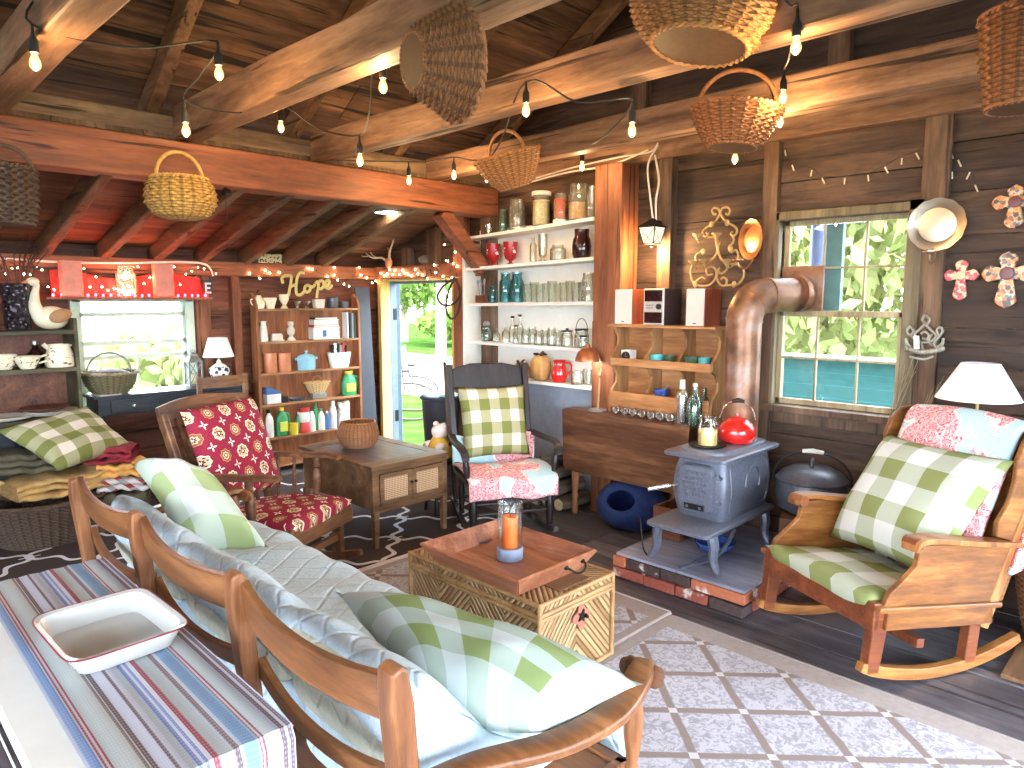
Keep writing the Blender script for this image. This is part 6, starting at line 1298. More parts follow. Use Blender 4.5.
def cr(x, y, X=4.225): q = AX(880+x/7.11, 300+y/7.11, X); return V((X-4.235, q.y-c2.y, q.z-c2.z))
for pts in ([(320, 100), (300, 140), (330, 170), (350, 140), (325, 110)], [(320, 170), (280, 210), (250, 240), (270, 290), (320, 300), (370, 290), (400, 250), (360, 210), (325, 175)], [(215, 185), (195, 220), (215, 250), (240, 220), (220, 190)], [(430, 190), (405, 215), (425, 250), (445, 220), (432, 192)], [(180, 270), (190, 330), (250, 360), (320, 370), (390, 355), (440, 320), (450, 270)], [(290, 240), (320, 225), (350, 250), (330, 280), (300, 270)], [(210, 400), (270, 415), (320, 420), (380, 400)], [(220, 250), (260, 300), (240, 340), (200, 310), (190, 270)], [(430, 250), (390, 300), (400, 335), (440, 310), (450, 275)], [(370, 240), (345, 290), (375, 320), (390, 290)], [(250, 260), (290, 300), (300, 350), (260, 340)]):
    MB().tube(spline([cr(x, y) for x, y in pts], 5), .0075, 6).build('filigree_scroll', MT['pewter'], t, smooth=True)
m = MB()
for k in range(13): q = cr(190+k*21, 345+25*math.sin(PI*k/12), 4.205); m.sph(q, .014, (.6, 1, 1.2), 8, 5)
m.build('leaf_border', MT['pewter'], t, smooth=True); MB().tube([cr(320, 100), cr(335, 30, 4.26)], .002, 5).build('hanging_wire', MT['pewter'], t)
MB().prism([(-.014, -.035), (.014, -.035), (.014, .035), (-.014, .035)], .001, frame(cr(260, 300, 4.19), (0, -1, 0), (0, .1, 1), (-1, 0, 0))).build('paper_tag', MT['whitewood'], t)
MT['twig'] = plain('dry_twig', (150, 128, 96), .85, var=.2); MT['pail'] = plain('white_enamel_pail', (214, 212, 204), .35)
tw = V((3.93, 1.22, 0)); pl = thing('pail', 'white enamel pail on the floor between the iron pot and pine rocker', 'pail', tw); MB().lathe([(0, .002), (.085, .002), (.115, .25), (.12, .255), (.112, .255), (.083, .01), (0, .01)], (0, 0, 0), 28).build('pail_body', MT['pail'], pl, smooth=True); MB().tube(arc((0, 0, .25), .118, 0, PI, 18, 'yz', 1, 1.0), .004, 6).build('wire_handle', MT['pail'], pl, smooth=True)
rd = random.Random(31)
ends = [(900, 375), (905, 365), (913, 358), (918, 360), (893, 405), (935, 385), (940, 382), (932, 390), (944, 376), (896, 420), (928, 395)]
for i, (ex, ey) in enumerate(ends):
    e = AX(ex, ey, 4.16); s0 = tw+V((rd.uniform(-.03, .03), rd.uniform(-.03, .03), .03)); md_ = s0.lerp(e, .5)+V((rd.uniform(-.03, .0), rd.uniform(-.02, .05), .03)); m = MB(); P = spline([s0, md_, e], 6); m.tube(P, [.004-.0026*k/(len(P)-1) for k in range(len(P))], 5)
    for k in range(3): f = rd.uniform(.5, .95); b0 = P[int(f*(len(P)-1))]; m.tube([b0, b0+V((rd.uniform(-.03, .02), rd.uniform(-.05, .05), rd.uniform(.03, .08)))], .0015, 4)
    m.build('dry_twig', MT['twig'], smooth=True, label='long thin dry twig standing in the white pail beside the right window', cat='twig', group='dry twigs in the white pail')
MT['wick'] = plain('brown_wicker', (160, 104, 62), .6, var=.32, sc=40); MT['wickl'] = plain('honey_wicker', (196, 134, 76), .55, var=.3, sc=40); MT['wickd'] = plain('dark_wicker', (84, 62, 46), .7, var=.3, sc=40); MT['wicky'] = plain('golden_wicker', (206, 158, 80), .5, var=.28, sc=40)
t = thing('floor_basket', 'tall brown wicker basket on the floor at the right edge behind the pine rocker', 'basket', (3.99, .36, .023)); m = MB(); wicker(m, [(.135, 0), (.16, .10), (.185, .24), (.20, .33)], 28, .006, rows=26); m.build('woven_body', MT['wick'], t, smooth=True); m = MB(); braid(m, .202, .335, .011, 18); m.build('braided_rim', MT['wick'], t, smooth=True)
# ------------------------------------------------------------------ hutch at the left
MT['hutch'] = wood('green_brown_hutch', (44, 40, 26), (76, 70, 46), (110, 104, 74), 'X', .6, 1, 0, .2); MT['navy'] = wood('black_blue_paint', (26, 30, 36), (44, 50, 58), (70, 78, 86), 'X', .35, 1)
t = thing('hutch', 'old green brown hutch of crockery at the left edge beside the left window', 'cupboard', (.98, 6.05, 0))
HF, HB = 5.86, 6.20
zs = [AY(30, 331, HF).z, AY(40, 369, HF).z, AY(50, 415, HF).z]; hx1 = AY(83, 400, HF).x
for a_, z_ in ((hx1-.025, AY(75, 318, HF).z), (.52, zs[0]+.02)): MB().bx(a_, a_+.025, HF, HB, 0, z_).build('side_panel', MT['hutch'], t, world=True, bevel=.004)
for z in zs[:2]: MB().bx(.545, hx1-.025, HF, HB, z-.03, z).build('shelf', MT['hutch'], t, world=True, bevel=.003)
MB().bx(.50, hx1, HF-.16, HB, zs[2]-.03, zs[2]).build('counter', MT['hutch'], t, world=True, bevel=.004)
MB().bx(.545, hx1-.025, HB-.015, HB, 0, zs[0]+.02).build('hutch_back', MT['boxwood'], t, world=True)
m = MB().bx(.52, hx1-.01, HF-.14, HB-.015, .04, zs[2]-.03); m.build('cabinet', MT['navy'], t, world=True, bevel=.004)
for a, b in ((.54, .94), (.97, hx1-.03)): MB().bx(a, b, HF-.155, HF-.14, .10, zs[2]-.07).build('cabinet_door', MT['navy'], t, world=True, bevel=.004)
MT['cream'] = plain('cream_glaze', (232, 222, 192), .25, var=.05); gcp = G('cream_leaf_print'); vq = gcp.noise(gcp.co('Object'), 28, 2, .5, 1); xx, yy, zz = gcp.xyz(gcp.co('Object')); MT['creamprint'] = gcp.done(gcp.mix(gcp.sm(vq, .62, .66), lin(234, 224, 196), lin(112, 84, 62)), .25)
gd = G('dark_cut_crystal'); vv = gd.voro(gd.co('Object', (1, 1, .8)), 34); gd.bump(vv, .9, .02); MT['crystal'] = gd.done(lin(54, 46, 52), .06, .35)
def on(px, z, Y, py=300): q = AY(px, py, Y); return V((q.x, Y, z+.0015))
turn('crystal_vase', [(0, 0), (.075, 0), (.08, .02), (.085, .20), (.10, .33), (.095, .33), (.08, .2), (0, .03)], MT['crystal'], 'dark sparkling cut glass vase at the left edge on the hutch top', 'vase', on(16, zs[0], 6.0), n=28)
# goose
p = on(50, zs[0], 5.98); t = thing('goose_figurine', 'cream goose figurine with long neck on top of the hutch', 'figurine', p, .25)
m = MB().sph((0, 0, .085), .085, (1.45, .85, 1.0), 20, 12)
P = spline([(-.075, 0, .10), (-.105, 0, .17), (-.10, 0, .25), (-.085, 0, .315), (-.10, 0, .345)], 5); m.tube(P, [.055-.034*min(1, k/(len(P)*.6)) for k in range(len(P))], 14).sph((-.105, 0, .345), .034, (1.25, .8, .9), 14, 8); m.build('goose_body', MT['cream'], t, smooth=True)
MB().lathe([(.014, 0), (.010, .03), (0, .045)], (-.14, 0, .340), 10, rotm(0, -PI/2-.2)).build('beak', plain('orange_beak', (206, 130, 60), .4), t, smooth=True)
MT['wing'] = plain('tan_wing', (176, 132, 92), .4)
for y_ in (-.07, .07): MB().sph((.03, y_, .10), .055, (1.5, .35, .9), 14, 8, rotm(0, -.25)).build('wing', MT['wing'], t, smooth=True)
MB().sph((.12, 0, .115), .03, (1.4, .8, .7), 10, 6, rotm(0, -.4)).build('tail', MT['cream'], t, smooth=True)
# dry branch spray in the vase
t = thing('branch_spray', 'dark twiggy spray standing in the cut glass vase', 'branches', on(16, zs[0]+.03, 6.0)); rd = random.Random(6); m = MB()
for k in range(16):
    e = V((rd.uniform(-.12, .22), rd.uniform(-.08, .08), rd.uniform(.42, .60))); P = spline([(rd.uniform(-.03, .03), rd.uniform(-.03, .03), .02), e*.55+V((0, 0, .1)), e], 4); m.tube(P, .004, 5)
    for q in range(4): b0 = P[rd.randrange(4, len(P))]; m.tube([b0, b0+V((rd.uniform(-.06, .06), rd.uniform(-.03, .03), rd.uniform(.0, .06)))], .0025, 4)
m.build('twigs', plain('dark_red_twig', (74, 44, 40), .8), t)
turn('bowl', bowlprof(.085, .105), MT['creamprint'], 'cream leaf printed bowl at the left edge on the hutch shelf', 'bowl', on(3, zs[1], 5.98, 360), n=28)
t = turn('creamer', [(0, 0), (.045, 0), (.05, .01), (.075, .06), (.085, .09), (.08, .09), (.07, .06), (0, .015)], MT['creamprint'], 'cream leaf printed sauce cup with handle in the middle of the hutch shelf', 'cup', on(27, zs[1], 5.93, 360), n=28); MB().tube(spline([(.07, 0, .075), (.12, 0, .09), (.125, 0, .055), (.07, 0, .035)], 5), .008, 8).build('handle', MT['cream'], t, smooth=True)
MB().lathe([(0, 0), (.07, 0), (.095, .010), (.095, .013), (.06, .006), (0, .006)], on(36, zs[1], 5.93, 360)+V((.03, -.0, 0)), 28).b.free()
t = turn('pitcher', [(0, 0), (.088, 0), (.095, .02), (.09, .08), (.072, .14), (.070, .165), (.066, .165), (.066, .14), (.085, .08), (0, .02)], MT['creamprint'], 'large cream leaf printed pitcher with side handle on the hutch shelf', 'pitcher', on(60, zs[1], 5.95, 360), n=30); MB().tube(spline([(.065, 0, .15), (.11, 0, .155), (.125, 0, .12), (.11, 0, .075), (.088, 0, .06)], 5), .009, 8).build('handle', MT['cream'], t, smooth=True); MB().tube(spline([(-.06, 0, .13), (-.085, 0, .155), (-.098, 0, .17)], 4), .016, 8).build('spout', MT['cream'], t, smooth=True)
turn('dark_bottle', [(0, 0), (.05, 0), (.052, .09), (.02, .13), (.018, .16)], MT['darkglass'], 'dark bottle with pale stopper behind the creamer on the hutch', 'bottle', on(36, zs[1], 6.1, 360), parts=(('stopper', [(.018, .158), (.024, .162), (.024, .185), (0, .19)], MT['greymetal']),))
MT['platechina'] = plain('white_china', (214, 208, 198), .2, var=.05)
def plate(loc, r, label, grp, i): turn('dinner_plate', [(0, 0), (r*.55, 0), (r*.6, .004), (r, .018), (r, .022), (r*.6, .009), (0, .007)], MT['platechina'], label, 'plate', loc, grp, n=36)
for i in range(3): plate(on(48+i*1.5, zs[2]+.008*i, 5.86, 405), .165, ['pale dinner plate in the right stack on the hutch counter, lowest', 'pale dinner plate in the right stack on the hutch counter, middle', 'pale dinner plate in the right stack on the hutch counter, uppermost'][i], 'stacked plates on the hutch', i)
for i in range(2): plate(on(6+i*1, zs[2]+.008*i, 5.80, 410), .15, ['pale dinner plate in the left stack on the hutch counter, lower', 'pale dinner plate in the left stack on the hutch counter, upper'][i], 'stacked plates on the hutch', i)
turn('dark_platter', [(0, 0), (.12, 0), (.15, .012), (.15, .016), (.11, .006), (0, .006)], MT['boxwood'], 'brown wooden platter lying on the right plate stack of the hutch', 'platter', on(44, zs[2]+.040, 5.90, 400), n=32)
# big basket of folded cloths
bc = V((1.04, 5.38, .012)); t = thing('storage_basket', 'large dark wicker basket heaped with folded blankets, below the hutch', 'basket', bc); m = MB(); wicker(m, [(.22, 0), (.26, .12), (.295, .28)], 40, .007, sx=1.2, rows=24); m.build('woven_body', MT['wickd'], t, smooth=True); m = MB(); braid(m, .297, .285, .012, 24, sx=1.2, n=96); m.build('braided_rim', MT['wickd'], t, smooth=True)
def folded(c, w, d, h, rz, mat, label, layers=3, seed=0, tilt=0):
    """a stack of soft folds: rounded sheets with bulging front edges"""
    rd = random.Random(seed); m = MB(); R = rotm(0, tilt, rz)
    for k in range(layers):
        hh = h/layers; z = hh*(k+.5); ph = rd.uniform(0, 6)
        def fn(u, v):
            a = 2*PI*v; x = -w/2+w*u; y = (d/2-.012*k)*math.copysign(abs(math.cos(a))**.35, math.cos(a)); zz = z+hh*.56*math.copysign(abs(math.sin(a))**.7, math.sin(a))+.008*math.sin(9*u+ph)+.006*math.sin(23*u+ph)
            return V(c)+R @ V((x, y+.006*math.sin(14*u+ph), zz))
        m.grid(fn, 22, 20)
    return m.build('folded_blanket', mat, smooth=2, label=label, cat='blanket', group='folded blankets in the dark basket')
MT['mustard'] = plain('mustard_cloth', (186, 148, 92), .95, var=.25, sc=18); MT['crimson'] = plain('crimson_cloth', (142, 40, 54), .95, var=.25, sc=14); MT['amber'] = plain('amber_cloth', (214, 158, 84), .95, var=.2, sc=14); MT['olive'] = plain('dark_striped_cloth', (84, 76, 58), .95, var=.3, sc=20)
gpl = G('red_grey_plaid'); xx, yy, zz = gpl.xyz(gpl.co('Object', (1, 1, 1))); s1 = gpl.gt(gpl.sin(gpl.mul(gpl.add(xx, zz), 60)), .2); s2 = gpl.gt(gpl.sin(gpl.mul(gpl.add(yy, zz), 60)), .2); MT['plaid'] = gpl.done(gpl.mix(gpl.mul(s1, s2), gpl.mix(s1, lin(206, 200, 196), lin(150, 142, 142)), lin(150, 56, 60)), .95)
q = AY(58, 480, 5.30); folded((q.x-.0, 5.37, q.z-.09), .54, .38, .12, .12, MT['mustard'], 'mustard tan blanket folded thick in the dark basket below the hutch', 3, 1)
q = AY(32, 455, 5.40); folded((q.x, 5.44, q.z-.10), .46, .34, .13, -.1, MT['olive'], 'dark striped blanket folded under the left corner of the check pillow', 3, 2)
q = AY(112, 452, 5.36); folded((q.x, 5.36, q.z-.055), .30, .32, .10, -.5, MT['crimson'], 'crimson red blanket folded under the right half of the check pillow', 3, 3)
q = AY(122, 466, 5.30); folded((q.x+.0, 5.30, q.z-.05), .26, .28, .085, -.5, MT['amber'], 'amber yellow blanket folded between the red and plaid ones', 2, 4)
q = AY(128, 480, 5.26); folded((q.x+.0, 5.27, q.z-.05), .32, .28, .085, -.5, MT['plaid'], 'red and grey plaid blanket folded below the amber one', 2, 5)
q = AY(125, 495, 5.26); folded((q.x-.02, 5.29, q.z-.10), .34, .30, .13, -.4, MT['olive'], 'dark striped blanket folded lowest, behind the far settee post', 2, 6)
A, B, C, D = AY(-4, 430, 5.34), AY(86, 407, 5.66), AY(133, 446, 5.38), AY(58, 472, 5.02)
MB().pillow(A, D, C, B, .17, wr=.012, seed=11, pinch=.09, flatb=.4).build('pillow', MT['ging3'], smooth=2, label='olive check pillow lying on the folded blankets below the hutch', cat='pillow', group='green check pillows')
# ------------------------------------------------------------------ dark desk with lamp, lantern and basket
DZ = .868; t = thing('desk', 'long black painted desk with three small drawers under the left window', 'desk', (2.12, 6.0, 0)); dx0, dx1, dy0, dy1 = 1.475, 2.68, 5.86, 6.195
MB().bx(dx0, dx1, dy0, dy1, DZ-.022, DZ).build('desk_top', MT['navy'], t, world=True, bevel=.004)
MB().bx(dx0+.03, dx1-.03, dy0+.02, dy1-.01, DZ-.155, DZ-.022).build('desk_body', MT['navy'], t, world=True, bevel=.003)
for a, b in ((1.59, 1.90), (1.93, 2.24), (2.27, 2.58)):
    d = MB().bx(a, b, dy0+.006, dy0+.02, DZ-.135, DZ-.04).build('drawer', MT['navy'], t, world=True, bevel=.003); MB().lathe([(.005, 0), (.006, .008), (.014, .014), (.012, .024), (0, .027)], ((a+b)/2, dy0+.006, DZ-.088), 14, rotm(PI/2)).build('knob', MT['chrome'], d, world=True, smooth=True)
for x in (dx0+.055, dx1-.055):
    for y in (dy0+.05, dy1-.04): MB().bar((x, y, 0), (x, y, DZ-.155), .03, .03, (0, 1, 0), .05, .05).build('leg', MT['navy'], t, world=True, bevel=.004)
t = thing('bucket_basket', 'greenish brown handled basket on the black desk before the left window', 'basket', on(110, DZ, 6.03, 380)); m = MB(); wicker(m, [(.115, 0), (.16, .06), (.185, .13), (.195, .16)], 26, .005, rows=16); m.build('woven_body', plain('olive_brown_wicker', (118, 106, 72), .6, var=.2), t, smooth=True); m = MB(); braid(m, .198, .165, .010, 18); m.build('braided_rim', plain('grey_olive_rim', (150, 142, 112), .5), t, smooth=True); MB().tube(arc((0, 0, .165), .155, 0, PI, 24, 'xz', 1, .98), .008, 8).build('handle', MT['greymetal'], t, smooth=True); MB().sph((0, .0, .14), .15, (1, .9, .35), 16, 8).build('dark_liner', MT['boxwood'], t, smooth=True)
p = on(194, DZ, 6.08, 380); t = thing('candle_lantern', 'grey metal candle lantern with crossed bars on the black desk', 'lantern', p); MT['zinc'] = plain('weathered_zinc', (132, 134, 130), .5, .4); w_ = .058
m = MB().bx(-w_, w_, -w_, w_, 0, .015).bx(-w_, w_, -w_, w_, .20, .21)
for x in (-w_+.006, w_-.006):
    for y in (-w_+.006, w_-.006): m.bx(x-.006, x+.006, y-.006, y+.006, .015, .20)
for y in (-w_+.004, w_-.004): m.bar((-w_+.01, y, .02), (w_-.01, y, .195), .006, .004, (0, 1, 0)).bar((w_-.01, y, .02), (-w_+.01, y, .195), .006, .004, (0, 1, 0))
m.build('lantern_frame', MT['zinc'], t); MB().lathe([(w_*1.35, .21), (w_*.7, .25), (w_*.7, .27), (.02, .28), (0, .282)], (0, 0, 0), 4, rotm(0, 0, PI/4)).build('lantern_roof', MT['zinc'], t); MB().tube(arc((0, 0, .282), .022, 0, PI, 12), .003, 6).build('ring_handle', MT['zinc'], t, smooth=True); MB().lathe([(0, .015), (.025, .015), (.025, .10), (0, .102)], (0, 0, 0), 16).build('candle', MT['cream'], t, smooth=True)
p = on(219.5, DZ, 6.05, 375); t = thing('table_lamp', 'small lamp with blue patterned white china base on the black desk', 'lamp', p); gch = G('blue_flower_china'); vq = gch.voro(gch.co('Object'), 30); xx, yy, zz = gch.xyz(gch.co('Object')); MT['flowerchina'] = gch.done(gch.mix(gch.mul(gch.lt(vq, .42), gch.mul(gch.gt(zz, .06), gch.lt(zz, .15))), lin(232, 232, 232), lin(60, 66, 92)), .2)
MB().lathe([(0, 0), (.045, 0), (.05, .01), (.062, .05), (.085, .11), (.082, .135), (.05, .165), (.022, .18), (.016, .20), (.010, .21)], (0, 0, 0), 28).build('base', MT['flowerchina'], t, smooth=True); MB().tube([(0, 0, .205), (0, 0, .33)], .006, 8).build('stem', MT['brass'], t, smooth=True); MB().lathe([(.128, .235), (.078, .40), (.075, .40), (.125, .235)], (0, 0, 0), 32, cap=False).build('lamp_shade', MT['shade'], t, smooth=True)
MB().box((1.58, 6.0, DZ+.004), (.16, .22, .006), rotm(0, 0, .2)).build('paper_sheaf', MT['whitewood'], label='white papers lying at the left end of the black desk', cat='paper'); MB().box(AY(176, 413, 5.55), (.16, .20, .008), rotm(.5, .15, .2)).b.free()
# ladder back chair at the desk
xa, xb = AY(199, 380, 5.50).x, AY(245, 378, 5.50).x; t = thing('dining_chair', 'ladder back brown wooden chair pushed up to the black desk', 'chair', ((xa+xb)/2, 5.68, .0)); CM = wood('ladder_chair_wood', (74, 46, 28), (126, 88, 58), (170, 128, 90), 'X', .5); z_t = AY(220, 375, 5.5).z
for x in (xa, xb): MB().bar((x, 5.53, 0), (x, 5.50, z_t), .036, .034, (0, 1, 0)).build('back_post', CM, t, world=True, bevel=.006)
for za in (z_t-.095, z_t-.235, z_t-.37): MB().grid(lambda u, v: (xa+(xb-xa)*u, 5.505-.03*4*u*(1-u)*1.0, za+.075*v+.016*math.sin(PI*u)*v), 12, 3, .016).build('ladder_slat', CM, t, world=True, smooth=True)
MB().bx(xa-.01, xb+.01, 5.53, 5.90, .42, .45).build('seat', CM, t, world=True, bevel=.006)
for x in (xa+.01, xb-.01): MB().tube([(x, 5.88, 0), (x, 5.87, .42)], .017, 10).build('front_leg', CM, t, world=True, smooth=True)
# ------------------------------------------------------------------ bookcase
MT['bookwood'] = wood('orange_brown_bookcase', (90, 48, 30), (142, 86, 54), (180, 124, 84), 'Z', .5, 1, 0, .2, .2); MT['bookboard'] = wood('bookcase_board', (112, 74, 48), (170, 122, 84), (206, 162, 120), 'X', .5, 1, 0, .2, .2)
t = thing('bookcase', 'orange brown open bookcase full of jars and bottles left of the doorway', 'bookcase', (3.38, 6.12, 0)); BX0, BX1, BY0, BY1 = 2.845, 3.93, 6.04, 6.155; KZ = [1.51, 1.213, .925, .638, .325]
BY1 = 6.155
for x0_, x1_ in ((BX0, BX0+.025), (BX1-.025, BX1)): MB().prism([(BY0, 0), (BY1, 0), (BY1, 1.62), (BY1-.03, 1.65), (BY0+.02, 1.58), (BY0, 1.54)], x1_-x0_, frame((x0_, 0, 0), (0, 1, 0), (0, 0, 1), (1, 0, 0))).build('side_panel', MT['bookwood'], t, world=True, bevel=.003)
for z in KZ+[.06]: MB().bx(BX0+.025, BX1-.025, BY0, BY1, z-.02, z).build('shelf', MT['bookboard'], t, world=True, bevel=.002)
MB().bx(BX0+.025, BX1-.025, BY1-.008, BY1, .04, 1.50).build('bookcase_back', MT['bookwood'], t, world=True)
def bk_(px, k, Y=6.09): q = AY(px, 350, Y); return V((q.x, Y, KZ[k]+.0015))
PXM = 6.9/700.0    # metres per photo pixel at the bookcase
def sz(wpx, hpx): return wpx*PXM/2, hpx*PXM
def bottle(px, k, r, h, mat, capmat, label, cat='bottle', Y=6.09, name='cleaning_bottle', handle=False, neck=.35, rz=0, labelmat=None):
    t = thing(name, label, cat, bk_(px, k, Y), rz); sy = min(1, .042/r)
    MB().lathe([(0, 0), (r*.95, 0), (r, .006), (r, h*.58), (r*.8, h*.72), (r*neck, h*.84), (r*neck, h*.9)], (0, 0, 0), 20, sy=sy).build('bottle_body', mat, t, smooth=True)
    if capmat: MB().lathe([(r*neck*1.15, h*.88), (r*neck*1.15, h*.99), (0, h)], (0, 0, 0), 16, sy=max(sy, .8)).build('cap', capmat, t, smooth=True)
    if labelmat: MB().bx(-r*.62, r*.62, -r*sy*1.02-.001, -r*sy*.7, h*.16, h*.5).build('paper_label', labelmat, t, bevel=.002)
    if handle: MB().tube(spline([(r*.5, 0, h*.78), (r*1.15, 0, h*.70), (r*1.22, 0, h*.45), (r*.95, 0, h*.28)], 5), r*.16, 8).build('handle', mat, t, smooth=True)
    return t
green = plain('green_plastic', (52, 146, 92), .35, var=.06); yel = plain('yellow_plastic', (226, 200, 62), .35); whitep = plain('white_plastic', (228, 228, 224), .35); redp = plain('red_plastic', (196, 60, 58), .35); bluep = plain('blue_plastic', (70, 110, 170), .35); limeg = plain('lime_label', (206, 214, 84), .5); tealp = plain('teal_plastic', (84, 176, 152), .35)
# top row
t = turn('figurine_jug', [(0, 0), (.04, 0), (.045, .01), (.055, .05), (.04, .085), (.022, .11), (.02, .12)], MT['cream'], 'cream figurine jug with a dark round stopper at the left end of the bookcase top', 'jug', bk_(261, 0), n=22); MB().sph((0, 0, .145), .024, n=14).build('stopper', MT['boxwood'], t, smooth=True); MB().tube(spline([(-.04, 0, .09), (-.075, 0, .08), (-.07, 0, .045), (-.05, 0, .03)], 4), .006, 8).build('handle', MT['cream'], t, smooth=True)
turn('planter', [(0, 0), (.038, 0), (.040, .02), (.052, .06), (.060, .08), (.060, .10), (.054, .10), (.046, .06), (0, .02)], MT['cream'], 'cream flared planter on the bookcase top beside the jug', 'pot', bk_(272, 0), n=26)
turn('egg_cup', [(0, 0), (.034, 0), (.032, .01), (.016, .03), (.03, .055), (.044, .085), (.046, .13), (.042, .13), (.038, .08), (0, .06)], MT['cream'], 'tall footed cream cup below the H of the Hope sign', 'cup', bk_(286, 0), n=26)
for px, lb in ((299, 'small footed silver bowl below the o of the Hope sign, left one'), (308, 'small footed silver bowl below the Hope sign, right one')): turn('silver_bowl', [(0, 0), (.03, 0), (.012, .016), (.018, .03), (.046, .07), (.042, .07), (0, .036)], MT['chrome'], lb, 'bowl', bk_(px, 0), n=24)
t = thing('square_bowl', 'white square bowl below the p of the Hope sign on the bookcase top', 'bowl', bk_(320, 0)); loft(MB(), [sq(.045, .038, .3, 0), sq(.055, .045, .3, .085), sq(.052, .042, .3, .085), sq(.042, .035, .3, .012)], True, True).build('bowl_body', MT['platechina'], t, smooth=True)
turn('dark_pot', [(0, 0), (.05, 0), (.055, .02), (.055, .10), (.06, .105), (.05, .11), (.045, .02)], MT['blackcast'], 'black pot at the right of the bookcase top, larger one', 'pot', bk_(334, 0), n=24); turn('dark_cup', [(0, 0), (.04, 0), (.045, .065), (.04, .065), (0, .01)], MT['blackcast'], 'low black cup at the right end of the bookcase top', 'cup', bk_(345.5, 0), n=24)
# second row
turn('vase', [(0, 0), (.04, 0), (.042, .02), (.035, .12), (.026, .16), (.034, .185), (.03, .185), (.022, .16), (0, .02)], MT['platechina'], 'white vase at the left end of the second bookcase shelf', 'vase', bk_(264, 1), n=24)
t = thing('butter_dish', 'white covered butter dish on the second bookcase shelf', 'dish', bk_(277, 1)); loft(MB(), [sq(.062, .038, .35, 0), sq(.072, .044, .35, .012), sq(.06, .036, .35, .008)]).build('dish_base', MT['platechina'], t, smooth=True); loft(MB(), [sq(.055, .032, .3, .010), sq(.055, .032, .3, .05), sq(.045, .024, .35, .068)]).build('lid', MT['platechina'], t, smooth=True)
turn('candlestick', [(0, 0), (.045, 0), (.04, .012), (.016, .04), (.034, .065), (.038, .10), (.02, .13), (.028, .145), (.026, .175), (0, .18)], MT['platechina'], 'white knobbed candlestick on the second bookcase shelf', 'candlestick', bk_(291.5, 1), n=24)
MT['pages'] = plain('book_pages', (236, 232, 222), .85, var=.03)
def book(c, w, d, h, cover, label, rz=0, upright=False, grp='books on the second bookcase shelf', band=None):
    t = thing('book', label, 'book', c, rz, grp)
    if not upright:
        MB().bx(-w/2, w/2, -d/2, d/2, 0, .004).bx(-w/2, w/2, -d/2, d/2, h-.004, h).bx(-w/2, -w/2+.005, -d/2, d/2, 0, h).build('cover', cover, t); MB().bx(-w/2+.005, w/2-.006, -d/2+.004, d/2-.004, .004, h-.004).build('pages', MT['pages'], t)
        if band: MB().bx(-w/2+.10, -w/2+.14, -d/2-.001, -d/2+.003, h*.2, h*.75).build('spine_patch', band, t)
    else:
        MB().bx(-w/2, -w/2+.003, -d/2, d/2, 0, h).bx(w/2-.003, w/2, -d/2, d/2, 0, h).bx(-w/2, w/2, -d/2, -d/2+.004, 0, h).build('cover', cover, t); MB().bx(-w/2+.003, w/2-.003, -d/2+.004, d/2-.003, .004, h-.005).build('pages', MT['pages'], t)
wb = plain('white_cover', (228, 228, 228), .5, var=.03); brb = plain('brown_cover', (104, 80, 66), .6); dgb = plain('dark_green_cover', (48, 60, 54), .6); grb = plain('grey_cover', (150, 152, 150), .6)
c0 = bk_(325, 1); z = 0
for w, h, cv, lb, bd in ((.29, .115, wb, 'thick white box book with blue patch at the bottom of the lying stack', bluep), (.28, .022, redp, 'thin red edged book in the lying stack between two white ones', None), (.27, .05, wb, 'white book on top of the lying stack on the second bookcase shelf', None), (.25, .02, brb, 'thin brown book uppermost on the lying stack', None)):
    book(c0+V((0, 0, z)), w, .095, h, cv, lb, band=bd); z += h+.001
for i, (px, h, cv, lb) in enumerate(((346, .255, wb, 'white book standing next to the lying stack'), (348.7, .25, dgb, 'dark green book standing second from the lying stack'), (351, .245, grb, 'grey book standing third from the lying stack'), (353.2, .24, dgb, 'dark green book standing fourth from the lying stack'))): book(bk_(px, 1), .021, .09, h, cv, lb, upright=True)
# third row
cop = plain('copper_canister', (204, 132, 96), .4, .3)
for px, h, lb in ((270, .19, 'copper coloured lidded canister, left one on the third bookcase shelf'), (284, .185, 'copper coloured lidded canister, right one on the third bookcase shelf')): turn('canister', [(0, 0), (.06, 0), (.062, .005), (.062, h*.85), (.064, h*.86), (.064, h*.95), (.02, h*.98), (0, h)], cop, lb, 'canister', bk_(px, 2), n=26).scale = (1, .72, 1)
lbl = plain('light_blue_enamel', (146, 196, 216), .25); t = turn('stock_pot', [(0, 0), (.085, 0), (.09, .01), (.094, .11), (.098, .115), (.092, .12)], lbl, 'light blue enamel pot with domed lid on the third bookcase shelf', 'pot', bk_(306, 2), n=28); MB().lathe([(.098, .121), (.07, .145), (.014, .155), (.012, .17), (.018, .18), (0, .186)], (0, 0, 0), 28).build('lid', lbl, t, smooth=True); [MB().tube([(s_*.09, 0, .10), (s_*.118, 0, .105), (s_*.118, 0, .115), (s_*.09, 0, .115)], .006, 6).build('side_handle', lbl, t, smooth=True) for s_ in (-1, 1)]; t.scale = (1, .52, 1)
t = thing('utensil_tub', 'white oval tub holding dark bottles and tools on the third bookcase shelf', 'tub', bk_(339, 2)); loft(MB(), [[V((p.x, p.y, z)) for p in sq(a, b, .6, 0, 36)] for a, b, z in ((.095, .04, 0), (.125, .05, .145), (.13, .053, .15), (.120, .046, .148), (.09, .036, .01))]).build('tub_body', whitep, t, smooth=True)
